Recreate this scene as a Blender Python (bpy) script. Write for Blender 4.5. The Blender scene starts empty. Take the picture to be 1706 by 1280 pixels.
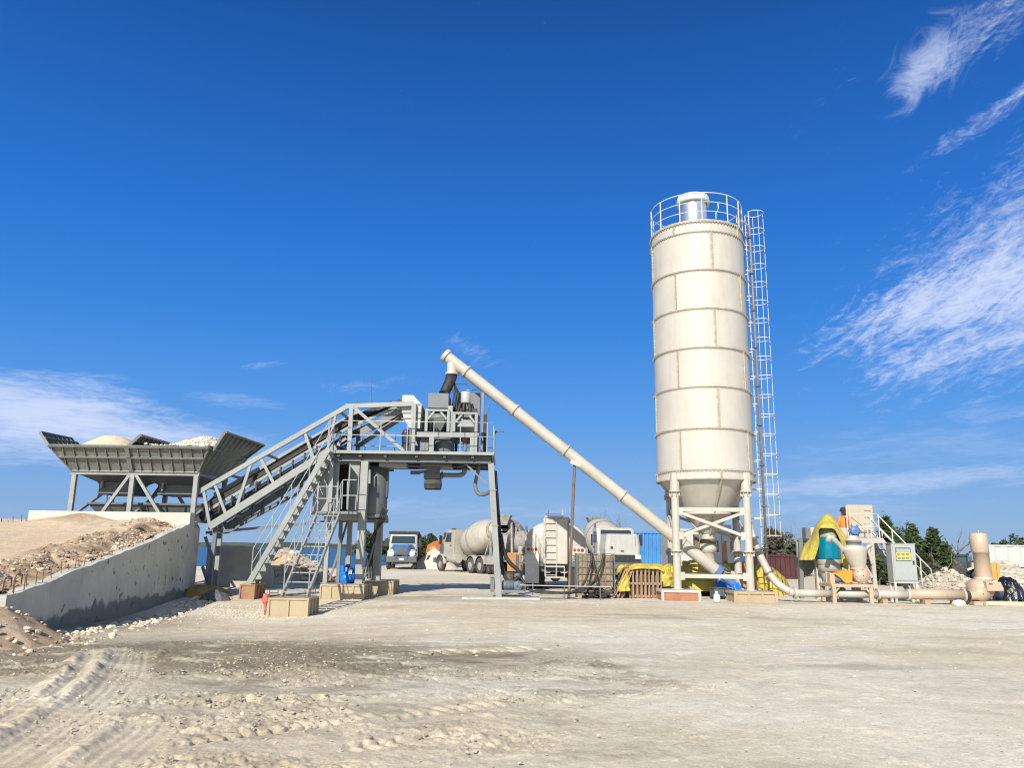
SKY_SAT, SKY_VAL, EXPO = 1.1, 1.0, 0.48
import bpy, math, random
import numpy as np
from mathutils import Vector as V, Matrix as M

random.seed(7)
rng = np.random.default_rng(11)
sc = bpy.context.scene
COL = sc.collection
sin, cos, pi = math.sin, math.cos, math.pi
UP = V((0, 0, 1))

# ------------------------------------------------------------------ camera
FPX, CX, CY, EYE = 1300.0, 853.0, 640.0, 1.6
PITCH, ROLL = math.atan(277 / 1300), 0.0138
FW = V((0, cos(PITCH), sin(PITCH)))
U0 = V((0, -sin(PITCH), cos(PITCH)))
R0 = V((1, 0, 0))
RT = R0 * cos(ROLL) + U0 * sin(ROLL)
UC = U0 * cos(ROLL) - R0 * sin(ROLL)
cam = bpy.data.cameras.new('camera')
camo = bpy.data.objects.new('camera', cam)
COL.objects.link(camo)
m = M((RT, UC, -FW)).transposed().to_4x4()
m.translation = V((0, 0, EYE))
camo.matrix_world = m
cam.sensor_width = 36
cam.sensor_fit = 'HORIZONTAL'
cam.lens = 36 * FPX / 1706
cam.clip_start, cam.clip_end = 0.1, 20000
sc.camera = camo


def ray(px, py):
    return FW + RT * ((px - CX) / FPX) + UC * ((CY - py) / FPX)


def P(px, py, Y):
    """world point seen at photo position (px,py) at distance Y along +y"""
    d = ray(px, py)
    return V((0, 0, EYE)) + d * (Y / d.y)


def G(px, py, z=0.0):
    d = ray(px, py)
    return V((0, 0, EYE)) + d * ((z - EYE) / d.z)


# ------------------------------------------------------------------ materials
def nn(nt, t, **kw):
    n = nt.nodes.new(t)
    for k, v in kw.items():
        if k in n.inputs.keys():
            n.inputs[k].default_value = v
        else:
            setattr(n, k, v)
    return n


MATS = {}


def paint(name, col, rough=0.5, metal=0.0, var=0.12, scale=1.5, dirt=None, dirt_amt=0.35, bump=0.0, bscale=30, streak=False,
          spec=0.5, island=0.0, rust=0.0):
    if name in MATS:
        return MATS[name]
    mt = bpy.data.materials.new(name)
    mt.use_nodes = True
    nt = mt.node_tree
    b = nt.nodes['Principled BSDF']
    b.inputs['Roughness'].default_value = rough
    b.inputs['Metallic'].default_value = metal
    b.inputs['Specular IOR Level'].default_value = spec
    L = nt.links.new
    tc = nn(nt, 'ShaderNodeTexCoord')
    n1 = nn(nt, 'ShaderNodeTexNoise', Scale=scale, Detail=6.0, Roughness=0.65)
    L(tc.outputs['Object'], n1.inputs['Vector'])
    lo = [c * (1 - var) for c in col] + [1]
    hi = [min(1, c * (1 + var)) for c in col] + [1]
    mx = nn(nt, 'ShaderNodeMix', data_type='RGBA')
    mx.inputs[6].default_value = lo
    mx.inputs[7].default_value = hi
    r1 = nn(nt, 'ShaderNodeMapRange')
    r1.inputs[1].default_value, r1.inputs[2].default_value = 0.3, 0.7
    L(n1.outputs[0], r1.inputs[0])
    L(r1.outputs[0], mx.inputs[0])
    out = mx.outputs[2]
    if dirt:
        mp = nn(nt, 'ShaderNodeMapping')
        mp.inputs['Scale'].default_value = (5, 5, 0.7) if streak else (1, 1, 1)
        L(tc.outputs['Object'], mp.inputs[0])
        n2 = nn(nt, 'ShaderNodeTexNoise', Scale=scale * 1.3, Detail=9.0, Roughness=0.7)
        L(mp.outputs[0], n2.inputs['Vector'])
        r2 = nn(nt, 'ShaderNodeMapRange')
        r2.inputs[1].default_value, r2.inputs[2].default_value = 0.48, 0.75
        r2.inputs[4].default_value = dirt_amt
        L(n2.outputs[0], r2.inputs[0])
        m2 = nn(nt, 'ShaderNodeMix', data_type='RGBA')
        m2.inputs[7].default_value = list(dirt) + [1]
        L(out, m2.inputs[6])
        L(r2.outputs[0], m2.inputs[0])
        out = m2.outputs[2]
    if rust:
        n5 = nn(nt, 'ShaderNodeTexNoise', Scale=7.0, Detail=8.0, Roughness=0.75)
        L(tc.outputs['Object'], n5.inputs['Vector'])
        r5 = nn(nt, 'ShaderNodeMapRange')
        r5.inputs[1].default_value, r5.inputs[2].default_value = 0.60, 0.68
        r5.inputs[4].default_value = rust
        L(n5.outputs[0], r5.inputs[0])
        m5 = nn(nt, 'ShaderNodeMix', data_type='RGBA')
        m5.inputs[7].default_value = (0.15, 0.085, 0.045, 1)
        L(out, m5.inputs[6])
        L(r5.outputs[0], m5.inputs[0])
        out = m5.outputs[2]
    if island:
        g = nn(nt, 'ShaderNodeNewGeometry')
        r3 = nn(nt, 'ShaderNodeMapRange')
        r3.inputs[3].default_value, r3.inputs[4].default_value = 1 - island, 1 + island
        L(g.outputs['Random Per Island'], r3.inputs[0])
        m3 = nn(nt, 'ShaderNodeMix', data_type='RGBA', blend_type='MULTIPLY')
        m3.inputs[0].default_value = 1
        L(out, m3.inputs[6])
        L(r3.outputs[0], m3.inputs[7])
        out = m3.outputs[2]
    L(out, b.inputs['Base Color'])
    rr = nn(nt, 'ShaderNodeMapRange')
    rr.inputs[3].default_value, rr.inputs[4].default_value = max(0, rough - 0.12), min(1, rough + 0.15)
    L(n1.outputs[0], rr.inputs[0])
    L(rr.outputs[0], b.inputs['Roughness'])
    if bump:
        n3 = nn(nt, 'ShaderNodeTexNoise', Scale=bscale, Detail=6.0)
        L(tc.outputs['Object'], n3.inputs['Vector'])
        bp = nn(nt, 'ShaderNodeBump', Strength=min(1, bump), Distance=0.05)
        L(n3.outputs[0], bp.inputs['Height'])
        L(bp.outputs[0], b.inputs['Normal'])
    MATS[name] = mt
    return mt


DUST = (0.42, 0.37, 0.29)
RUST = (0.16, 0.07, 0.03)
GREY = paint('grey_green_paint', (0.25, 0.27, 0.265), 0.45, var=0.16, scale=2, dirt=(0.30, 0.275, 0.23), dirt_amt=0.55, streak=True, rust=0.55)
GREYM = paint('mid_grey_paint', (0.15, 0.163, 0.163), 0.5, var=0.15, rust=0.4, scale=2, dirt=(0.33, 0.31, 0.27), dirt_amt=0.3, streak=True)
BING = paint('bin_grey_paint', (0.14, 0.156, 0.148), 0.55, var=0.18, rust=0.5, scale=2, dirt=(0.4, 0.37, 0.31), dirt_amt=0.5, streak=True)
GREYD = paint('dark_grey_paint', (0.085, 0.098, 0.108), 0.5, var=0.15, scale=2, dirt=(0.2, 0.19, 0.17), dirt_amt=0.35)
SLATE = paint('slate_grey_paint', (0.135, 0.15, 0.17), 0.5, var=0.1, scale=2, dirt=(0.25, 0.24, 0.22), dirt_amt=0.25)
BLACK = paint('black_rubber', (0.018, 0.018, 0.02), 0.6, var=0.25, scale=4, dirt=(0.14, 0.125, 0.1), dirt_amt=0.35)
CREAM = paint('cream_paint', (0.46, 0.44, 0.395), 0.55, var=0.06, scale=0.7, dirt=(0.36, 0.325, 0.26), dirt_amt=0.5, streak=True)
CREAMT = paint('cream_tube_paint', (0.44, 0.415, 0.36), 0.45, var=0.07, scale=1.2, dirt=(0.31, 0.26, 0.19), dirt_amt=0.55, rust=0.35)
SEAM = paint('seam_flange_paint', (0.40, 0.37, 0.31), 0.55, var=0.2, scale=6, dirt=(0.22, 0.18, 0.13), dirt_amt=0.6)
PEACH = paint('peach_paint', (0.43, 0.34, 0.245), 0.45, var=0.06, scale=1.5, dirt=(0.45, 0.36, 0.25), dirt_amt=0.4)
TAN = paint('tan_steel_paint', (0.37, 0.30, 0.195), 0.6, var=0.1, scale=2, dirt=(0.36, 0.28, 0.18), dirt_amt=0.55)
PLY = paint('brown_plywood', (0.28, 0.155, 0.085), 0.7, var=0.2, scale=3, dirt=(0.4, 0.3, 0.2), dirt_amt=0.4)
WOOD = paint('weathered_wood', (0.34, 0.235, 0.16), 0.8, var=0.2, scale=4, dirt=(0.2, 0.13, 0.09), dirt_amt=0.5, streak=True, island=0.25)
TIMB = paint('pale_timber', (0.62, 0.50, 0.33), 0.7, var=0.12, scale=4, dirt=(0.35, 0.27, 0.17), dirt_amt=0.4)
GALV = paint('galvanised_steel', (0.42, 0.44, 0.44), 0.45, metal=0.3, var=0.08, scale=3)
WHITEM = paint('white_rail_paint', (0.54, 0.52, 0.46), 0.4, var=0.05, scale=3)
RUSTM = paint('rusty_steel', (0.15, 0.105, 0.078), 0.75, var=0.3, scale=5, dirt=(0.11, 0.06, 0.035), dirt_amt=0.6)
REBAR = paint('rebar_rust', (0.10, 0.065, 0.045), 0.8, var=0.3, scale=9)
YTARP = paint('yellow_tarpaulin', (0.50, 0.41, 0.065), 0.5, var=0.12, scale=3, dirt=(0.30, 0.26, 0.12), dirt_amt=0.7, bump=0.5, bscale=9)
BTARP = paint('blue_tarpaulin', (0.015, 0.16, 0.55), 0.4, var=0.2, scale=3, bump=0.5, bscale=9)
TEAL = paint('teal_fibreglass', (0.0, 0.165, 0.26), 0.16, var=0.1, scale=2, dirt=(0.03, 0.22, 0.3), dirt_amt=0.3)
BLUE = paint('bright_blue_paint', (0.01, 0.16, 0.55), 0.35, var=0.15, scale=3)
BLUEM = paint('motor_blue_paint', (0.09, 0.16, 0.36), 0.45, var=0.15, scale=6)
CBLUE = paint('container_blue_paint', (0.045, 0.20, 0.46), 0.5, var=0.15, scale=0.8, dirt=(0.15, 0.27, 0.42), dirt_amt=0.5, streak=True)
CRED = paint('shaded_container_red', (0.055, 0.016, 0.018), 0.6, var=0.2, scale=0.8, dirt=(0.1, 0.03, 0.03), dirt_amt=0.5, streak=True)  # red darkened evenly to carry the shade the container stands in
CWHITE = paint('container_white_paint', (0.44, 0.455, 0.435), 0.5, var=0.05, scale=0.5, dirt=(0.55, 0.53, 0.47), dirt_amt=0.25, streak=True)
ORANGE = paint('orange_paint', (0.78, 0.27, 0.025), 0.45, var=0.12, scale=3, dirt=(0.5, 0.25, 0.1), dirt_amt=0.35)
ORED = paint('orange_red_paint', (0.36, 0.095, 0.03), 0.6, var=0.15, scale=1, dirt=(0.45, 0.25, 0.15), dirt_amt=0.45)
TWHITE = paint('truck_white_paint', (0.42, 0.42, 0.39), 0.4, var=0.07, scale=1, dirt=(0.30, 0.27, 0.21), dirt_amt=0.55, streak=True)
TCREAM = paint('dusty_white_paint', (0.38, 0.355, 0.30), 0.55, var=0.14, scale=1.2, dirt=(0.22, 0.19, 0.145), dirt_amt=0.75, streak=True)
DUSTM = paint('concrete_caked_steel', (0.30, 0.285, 0.255), 0.85, var=0.3, scale=3, dirt=(0.09, 0.085, 0.08), dirt_amt=0.7, bump=0.6, bscale=12)
TBLUE = paint('truck_blue_paint', (0.02, 0.11, 0.30), 0.3, var=0.08, scale=1, dirt=(0.3, 0.32, 0.33), dirt_amt=0.3)
GLASS = paint('dark_cab_glass', (0.03, 0.045, 0.05), 0.08, var=0.1, scale=1, spec=0.8)
CHROME = paint('chrome', (0.75, 0.76, 0.78), 0.15, metal=1.0, var=0.05)
TYRE = paint('dusty_tyre_rubber', (0.045, 0.043, 0.04), 0.85, var=0.3, scale=5, dirt=(0.30, 0.27, 0.22), dirt_amt=0.65)
LIGHTL = paint('lamp_lens', (0.8, 0.8, 0.75), 0.15, var=0.05)
REDL = paint('red_reflector', (0.22, 0.02, 0.03), 0.3, var=0.1)
AMBERL = paint('amber_reflector', (0.55, 0.12, 0.03), 0.3, var=0.1)
IBCM = paint('stained_tank_plastic', (0.24, 0.19, 0.115), 0.4, var=0.35, scale=3, dirt=(0.13, 0.085, 0.045), dirt_amt=0.85)
PLASTW = paint('clear_plastic', (0.55, 0.68, 0.72), 0.2, var=0.1)
CONC = paint('concrete_pad', (0.46, 0.44, 0.39), 0.85, var=0.12, scale=2, dirt=(0.3, 0.29, 0.26), dirt_amt=0.5, bump=0.3, bscale=20)
ROCK = paint('limestone_rock', (0.50, 0.44, 0.35), 0.9, var=0.15, scale=4, dirt=(0.33, 0.25, 0.17), dirt_amt=0.4, bump=0.4, bscale=25, island=0.3)
ROCKW = paint('white_limestone', (0.54, 0.485, 0.395), 0.9, var=0.1, scale=4, dirt=(0.42, 0.36, 0.28), dirt_amt=0.4, bump=0.4, bscale=25, island=0.25)
CLOD = paint('brown_earth_clods', (0.30, 0.215, 0.145), 0.95, var=0.2, scale=4, dirt=(0.19, 0.13, 0.085), dirt_amt=0.5, bump=0.4, bscale=25, island=0.35)
SANDM = paint('pale_sand', (0.62, 0.50, 0.34), 0.95, var=0.08, scale=6, bump=0.4, bscale=40)
GRAVM = paint('pale_gravel', (0.64, 0.56, 0.46), 0.9, var=0.12, scale=6, island=0.25)
SKIN = paint('skin', (0.18, 0.09, 0.055), 0.55, var=0.05)
HIVIS = paint('hi_vis_orange_cloth', (0.90, 0.20, 0.05), 0.7, var=0.08, scale=8, bump=0.4, bscale=18)
NAVY = paint('navy_cloth', (0.02, 0.025, 0.045), 0.8, var=0.2, scale=8)
CAPM = paint('dark_cap_cloth', (0.02, 0.02, 0.028), 0.8, var=0.2, scale=8)
CLOTHR = paint('faded_red_cloth', (0.62, 0.13, 0.11), 0.8, var=0.2, scale=9)
STICK = paint('yellow_sticker', (0.68, 0.62, 0.12), 0.5, var=0.05)
STICKW = paint('white_sticker', (0.7, 0.72, 0.7), 0.5, var=0.05)
BARK = paint('grey_bark', (0.16, 0.13, 0.115), 0.9, var=0.25, scale=5)
PURPLE = paint('twig_brown', (0.20, 0.165, 0.15), 0.9, var=0.25, scale=5)


def leafmat(name, c1, c2):
    mt = bpy.data.materials.new(name)
    mt.use_nodes = True
    nt = mt.node_tree
    b = nt.nodes['Principled BSDF']
    g = nn(nt, 'ShaderNodeNewGeometry')
    mx = nn(nt, 'ShaderNodeMix', data_type='RGBA')
    mx.inputs[6].default_value = list(c1) + [1]
    mx.inputs[7].default_value = list(c2) + [1]
    nt.links.new(g.outputs['Random Per Island'], mx.inputs[0])
    nt.links.new(mx.outputs[2], b.inputs['Base Color'])
    b.inputs['Roughness'].default_value = 0.65
    b.inputs['Specular IOR Level'].default_value = 0.25
    return mt


LEAF1 = leafmat('dark_green_leaf', (0.022, 0.04, 0.016), (0.06, 0.09, 0.03))
LEAF2 = leafmat('grey_green_leaf', (0.04, 0.05, 0.03), (0.09, 0.10, 0.06))
LEAF3 = leafmat('dry_olive_leaf', (0.05, 0.05, 0.035), (0.11, 0.095, 0.06))


# ------------------------------------------------------------------ mesh building
class MB:
    def __init__(s):
        s.v, s.f, s.sm = [], [], []

    def add(s, vs, fs, smooth=False):
        o = len(s.v)
        s.v.extend(V(p) for p in vs)
        for f in fs:
            s.f.append([i + o for i in f])
            s.sm.append(smooth)
        return s

    def box(s, c, size, R=None, top=1.0):
        c = V(c)
        sx, sy, sz = [q / 2 for q in size]
        vs = []
        for z in (-1, 1):
            t = top if z > 0 else 1.0
            for x, y in ((-1, -1), (1, -1), (1, 1), (-1, 1)):
                p = V((x * sx * t, y * sy * t, z * sz))
                vs.append(c + (R @ p if R else p))
        return s.add(vs, [(0, 3, 2, 1), (4, 5, 6, 7), (0, 1, 5, 4), (1, 2, 6, 5), (2, 3, 7, 6), (3, 0, 4, 7)])

    def bb(s, a, b):
        a, b = V(a), V(b)
        return s.box((a + b) / 2, [abs(q) for q in (b - a)])

    def bar(s, a, b, w, h=None, up=UP):
        a, b = V(a), V(b)
        h = h or w
        d = b - a
        L = d.length
        if L < 1e-6:
            return s
        d = d / L
        if abs(d.dot(up)) > 0.985:
            up = V((0, 1, 0))
        x = d.cross(up).normalized()
        z = x.cross(d)
        R = M((x, d, z)).transposed()
        return s.box((a + b) / 2, (w, L, h), R)

    def ring(s, c, d, r, n):
        d = d.normalized()
        t = UP if abs(d.z) < 0.95 else V((1, 0, 0))
        x = d.cross(t).normalized()
        y = d.cross(x)
        return [c + x * (r * cos(2 * pi * i / n)) + y * (r * sin(2 * pi * i / n)) for i in range(n)]

    def tube(s, a, b, r, r2=None, n=10, caps=True):
        a, b = V(a), V(b)
        r2 = r if r2 is None else r2
        d = b - a
        vs = s.ring(a, d, r, n) + s.ring(b, d, r2, n)
        s.add(vs, [(i, (i + 1) % n, n + (i + 1) % n, n + i) for i in range(n)], n > 6)
        if caps:
            s.add(vs[:n], [tuple(range(n))[::-1]])
            s.add(vs[n:], [tuple(range(n))])
        return s

    def path(s, pts, r, n=6, closed=False, smooth_iter=0):
        pts = [V(p) for p in pts]
        for _ in range(smooth_iter):
            q = [pts[0]]
            for a, b in zip(pts, pts[1:]):
                q += [a * 0.75 + b * 0.25, a * 0.25 + b * 0.75]
            pts = q + [pts[-1]]
        k = len(pts)
        rs = r if isinstance(r, (list, tuple)) else [r] * k
        o = len(s.v)
        prev = None
        for i, p in enumerate(pts):
            if closed:
                d = pts[(i + 1) % k] - pts[i - 1]
            else:
                d = pts[min(i + 1, k - 1)] - pts[max(i - 1, 0)]
            d.normalize()
            if prev is None:
                t = UP if abs(d.z) < 0.9 else V((1, 0, 0))
                x = d.cross(t).normalized()
            else:
                x = (prev - d * prev.dot(d)).normalized()
            prev = x
            y = d.cross(x)
            rr = rs[min(i, len(rs) - 1)]
            s.v += [p + x * (rr * cos(2 * pi * j / n)) + y * (rr * sin(2 * pi * j / n)) for j in range(n)]
        for i in range(k if closed else k - 1):
            i2 = (i + 1) % k
            for j in range(n):
                s.f.append([o + i * n + j, o + i * n + (j + 1) % n, o + i2 * n + (j + 1) % n, o + i2 * n + j])
                s.sm.append(n > 4)
        if not closed:
            s.f.append([o + j for j in range(n)][::-1])
            s.f.append([o + (k - 1) * n + j for j in range(n)])
            s.sm += [False, False]
        return s

    def lathe(s, prof, c=(0, 0, 0), n=40, R=None, smooth=True, a0=0.0, a1=None):
        c = V(c)
        full = a1 is None
        a1 = a0 + 2 * pi if full else a1
        cols = n if full else n + 1
        vs = []
        for r, z in prof:
            for i in range(cols):
                a = a0 + (a1 - a0) * i / n
                p = V((r * cos(a), r * sin(a), z))
                vs.append(c + (R @ p if R else p))
        fs = []
        for k in range(len(prof) - 1):
            for i in range(n):
                j = (i + 1) % cols if full else i + 1
                fs.append((k * cols + i, k * cols + j, (k + 1) * cols + j, (k + 1) * cols + i))
        return s.add(vs, fs, smooth)

    def prism(s, pts, vec):
        pts = [V(p) for p in pts]
        vec = V(vec)
        n = len(pts)
        vs = pts + [p + vec for p in pts]
        return s.add(vs, [tuple(range(n))[::-1], tuple(range(n, 2 * n))] + [(i, (i + 1) % n, n + (i + 1) % n, n + i) for i in range(n)])

    def slab(s, q, t):
        """polygon q thickened by t both ways along its normal"""
        q = [V(p) for p in q]
        nr = (q[1] - q[0]).cross(q[2] - q[0]).normalized()
        return s.prism([p - nr * t / 2 for p in q], nr * t)

    def loft(s, rings, smooth=True, caps=True):
        n = len(rings[0])
        vs = [p for r in rings for p in r]
        fs = []
        for k in range(len(rings) - 1):
            for i in range(n):
                fs.append((k * n + i, k * n + (i + 1) % n, (k + 1) * n + (i + 1) % n, (k + 1) * n + i))
        s.add(vs, fs, smooth)
        if caps:
            s.add(rings[0], [tuple(range(n))[::-1]], smooth)
            s.add(rings[-1], [tuple(range(n))], smooth)
        return s

    def grid(s, fn, nu, nv, smooth=True, thick=None):
        vs = [V(fn(i / nu, j / nv)) for j in range(nv + 1) for i in range(nu + 1)]
        fs = [(j * (nu + 1) + i, j * (nu + 1) + i + 1, (j + 1) * (nu + 1) + i + 1, (j + 1) * (nu + 1) + i) for j in range(nv) for i in range(nu)]
        return s.add(vs, fs, smooth)

    def blob(s, c, r, seed=0, sub=1, rough=0.3, sq=(1, 1, 1)):
        vs, fs = ICO[sub]
        rr = random.Random(seed)
        R = M.Rotation(rr.random() * 6.28, 3, 'Z') @ M.Rotation(rr.random() * 6.28, 3, 'X')
        c = V(c)
        out = []
        for p in vs:
            q = R @ (p * (1 + rr.uniform(-rough, rough)))
            out.append(c + V((q.x * r * sq[0], q.y * r * sq[1], q.z * r * sq[2])))
        return s.add(out, fs)

    def build(s, name, mat, parent=None, solid=0.0, bevel=0.0, world=True):
        me = bpy.data.meshes.new(name)
        off = ORG.get(parent.name, V((0, 0, 0))) if parent else V((0, 0, 0))
        me.from_pydata([tuple(p - off) for p in s.v], [], s.f)
        me.polygons.foreach_set('use_smooth', s.sm)
        me.materials.append(mat)
        me.update()
        o = bpy.data.objects.new(name, me)
        COL.objects.link(o)
        if parent:
            o.parent = parent
            ORG[o.name] = off
        if solid:
            md = o.modifiers.new('thickness', 'SOLIDIFY')
            md.thickness = solid
            md.offset = 0
        if bevel:
            md = o.modifiers.new('edges', 'BEVEL')
            md.width = bevel
            md.segments = 2
            md.limit_method = 'ANGLE'
        return o


ORG = {}


def _ico():
    t = (1 + 5 ** 0.5) / 2
    v = [V(p).normalized() for p in ((-1, t, 0), (1, t, 0), (-1, -t, 0), (1, -t, 0), (0, -1, t), (0, 1, t), (0, -1, -t), (0, 1, -t), (t, 0, -1), (t, 0, 1), (-t, 0, -1), (-t, 0, 1))]
    f = [(0, 11, 5), (0, 5, 1), (0, 1, 7), (0, 7, 10), (0, 10, 11), (1, 5, 9), (5, 11, 4), (11, 10, 2), (10, 7, 6), (7, 1, 8), (3, 9, 4), (3, 4, 2), (3, 2, 6), (3, 6, 8), (3, 8, 9), (4, 9, 5), (2, 4, 11), (6, 2, 10), (8, 6, 7), (9, 8, 1)]
    res = [(v, f)]
    for _ in range(2):
        v, f = list(res[-1][0]), res[-1][1]
        cache, nf = {}, []

        def mid(a, b):
            k = (min(a, b), max(a, b))
            if k not in cache:
                v.append(((v[a] + v[b]) / 2).normalized())
                cache[k] = len(v) - 1
            return cache[k]
        for a, b, c in f:
            x, y, z = mid(a, b), mid(b, c), mid(c, a)
            nf += [(a, x, z), (b, y, x), (c, z, y), (x, y, z)]
        res.append((v, nf))
    return res


ICO = _ico()


def thing(name, label, cat, loc, group=None, rz=0.0, local=False):
    o = bpy.data.objects.new(name, None)
    COL.objects.link(o)
    o.empty_display_size = 0.3
    o.location = V(loc)
    o.rotation_euler = (0, 0, rz)
    o['label'], o['category'] = label, cat
    if group:
        o['group'] = group
    ORG[o.name] = V((0, 0, 0)) if local else V(loc)
    return o


def tag(o, label, cat, group=None, kind=None):
    if label:
        o['label'] = label
    if cat:
        o['category'] = cat
    if group:
        o['group'] = group
    if kind:
        o['kind'] = kind
    return o


def dup(o, parent=None, loc=None, rz=None, label=None):
    c = o.copy()
    COL.objects.link(c)
    if parent:
        c.parent = parent
    if loc is not None:
        c.location = loc
    if rz is not None:
        c.rotation_euler = (0, 0, rz)
    if label:
        c['label'] = label
    for ch in list(o.children):
        dup(ch, c)
    return c


# ------------------------------------------------------------------ noise on arrays
def vnoise(x, y, seed=0):
    xi, yi = np.floor(x), np.floor(y)
    xf, yf = x - xi, y - yi
    u, v = xf * xf * (3 - 2 * xf), yf * yf * (3 - 2 * yf)

    def h(a, b):
        q = np.sin(a * 127.1 + b * 311.7 + seed * 74.7) * 43758.5453
        return q - np.floor(q)
    return (h(xi, yi) * (1 - u) + h(xi + 1, yi) * u) * (1 - v) + (h(xi, yi + 1) * (1 - u) + h(xi + 1, yi + 1) * u) * v


def fbm(x, y, o=4, seed=0, g=0.5):
    t, a, s = 0, 1.0, 0
    for k in range(o):
        t = t + a * vnoise(x * 2 ** k + k * 13.7, y * 2 ** k - k * 7.3, seed + k)
        s += a
        a *= g
    return t / s


def sstep(a, b, x):
    t = np.clip((x - a) / (b - a), 0, 1)
    return t * t * (3 - 2 * t)


def gauss(x, y, cx, cy, sx, sy):
    return np.exp(-0.5 * (((x - cx) / sx) ** 2 + ((y - cy) / sy) ** 2))


def base_h(x, y):
    """large shape of the ground"""
    x, y = np.asarray(x, float), np.asarray(y, float)
    z = -0.24 * gauss(x, y, -7.3, 21, 3.0, 3.4)
    coast = 66 + 46 * sstep(-13.5, -8.5, x) + 30 * sstep(0, 45, x)
    z = z - 3.2 * sstep(coast - 2, coast + 12, y)
    return z


def gz(x, y):
    return float(base_h(x, y))
# ------------------------------------------------------------------ sun and sky
SUN_EL, SUN_AZ = math.radians(33), math.radians(18)     # light travels away from the viewer and a little to the right
tr = V((sin(SUN_AZ) * cos(SUN_EL), cos(SUN_AZ) * cos(SUN_EL), -sin(SUN_EL)))
sl = bpy.data.lights.new('sun', 'SUN')
sl.energy = 4.6
sl.angle = math.radians(0.5)
sl.color = (1.0, 0.93, 0.82)
so = bpy.data.objects.new('sun', sl)
COL.objects.link(so)
so.rotation_euler = tr.to_track_quat('-Z', 'Y').to_euler()
so.location = (-20, -40, 40)

w = bpy.data.worlds.new('World')
sc.world = w
w.use_nodes = True
nt = w.node_tree
nt.nodes.clear()
L = nt.links.new
sky = nn(nt, 'ShaderNodeTexSky', sky_type='NISHITA', sun_disc=False)
sky.sun_elevation = SUN_EL
sky.sun_rotation = math.atan2(-tr.x, -tr.y)
sky.altitude = 0
sky.air_density = 1.0
sky.dust_density = 0.5
sky.ozone_density = 1.5
tc = nn(nt, 'ShaderNodeTexCoord')
sep = nn(nt, 'ShaderNodeSeparateXYZ')
L(tc.outputs['Generated'], sep.inputs[0])


def mth(op, a, b=None, c=None, clamp=False):
    n = nt.nodes.new('ShaderNodeMath')
    n.operation = op
    n.use_clamp = clamp
    for i, q in enumerate((a, b, c)):
        if q is None:
            continue
        if isinstance(q, (int, float)):
            n.inputs[i].default_value = q
        else:
            L(q, n.inputs[i])
    return n.outputs[0]


AZ = mth('ARCTAN2', sep.outputs[0], sep.outputs[1])
EL = mth('ARCSINE', sep.outputs[2])


def azel(px, py):
    d = ray(px, py).normalized()
    return math.atan2(d.x, d.y), math.asin(d.z)


def frame(a0, e0, rot):
    """coordinates along and across a direction of the sky"""
    da, de = mth('SUBTRACT', AZ, a0), mth('SUBTRACT', EL, e0)
    c, s = cos(rot), sin(rot)
    u = mth('ADD', mth('MULTIPLY', da, c), mth('MULTIPLY', de, s))
    v = mth('SUBTRACT', mth('MULTIPLY', de, c), mth('MULTIPLY', da, s))
    return u, v


def streak(rot, su, sv, detail=8.0, dist=0.6, rough=0.62, seed=0.0):
    u, v = frame(0, 0, rot)
    cb = nn(nt, 'ShaderNodeCombineXYZ')
    L(mth('MULTIPLY', u, su), cb.inputs[0])
    L(mth('MULTIPLY', v, sv), cb.inputs[1])
    cb.inputs[2].default_value = seed
    n = nn(nt, 'ShaderNodeTexNoise', Scale=1.0, Detail=detail, Roughness=rough, Distortion=dist)
    L(cb.outputs[0], n.inputs['Vector'])
    return n.outputs[0]


def mapr(x, a, b, lo=0.0, hi=1.0, smooth=True):
    n = nn(nt, 'ShaderNodeMapRange')
    if smooth:
        n.interpolation_type = 'SMOOTHSTEP'
    L(x, n.inputs[0])
    for i, q in enumerate((a, b, lo, hi)):
        n.inputs[i + 1].default_value = q
    return n.outputs[0]


R_ = math.radians
N_UP = streak(R_(30), 13, 36, detail=13.0, dist=1.6, rough=0.68, seed=1.3)
N_FINE = streak(R_(12), 42, 130, detail=13.0, dist=1.2, rough=0.72, seed=4.1)
N_FLAT = streak(R_(3), 6, 30, detail=13.0, dist=1.0, rough=0.68, seed=7.7)
N_FLATF = streak(R_(2), 22, 150, detail=13.0, dist=0.8, rough=0.72, seed=2.2)
N_PUFF = streak(R_(35), 15, 22, detail=13.0, dist=1.4, rough=0.66, seed=9.4)


def cloud(px, py, su, sv, rot, noise, lo, hi, amt):
    a, e = azel(px, py)
    u, v = frame(a, e, R_(rot))
    q = mth('ADD', mth('POWER', mth('ABSOLUTE', mth('DIVIDE', u, su / FPX)), 2.0), mth('POWER', mth('ABSOLUTE', mth('DIVIDE', v, sv / FPX)), 2.0))
    g = mth('EXPONENT', mth('MULTIPLY', q, -1.0))
    k = mth('MULTIPLY_ADD', g, 0.46, mth('SUBTRACT', noise, 0.46))
    return mth('MULTIPLY', mth('MULTIPLY', mapr(k, lo, hi), mapr(g, 0.03, 0.25)), amt)


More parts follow.
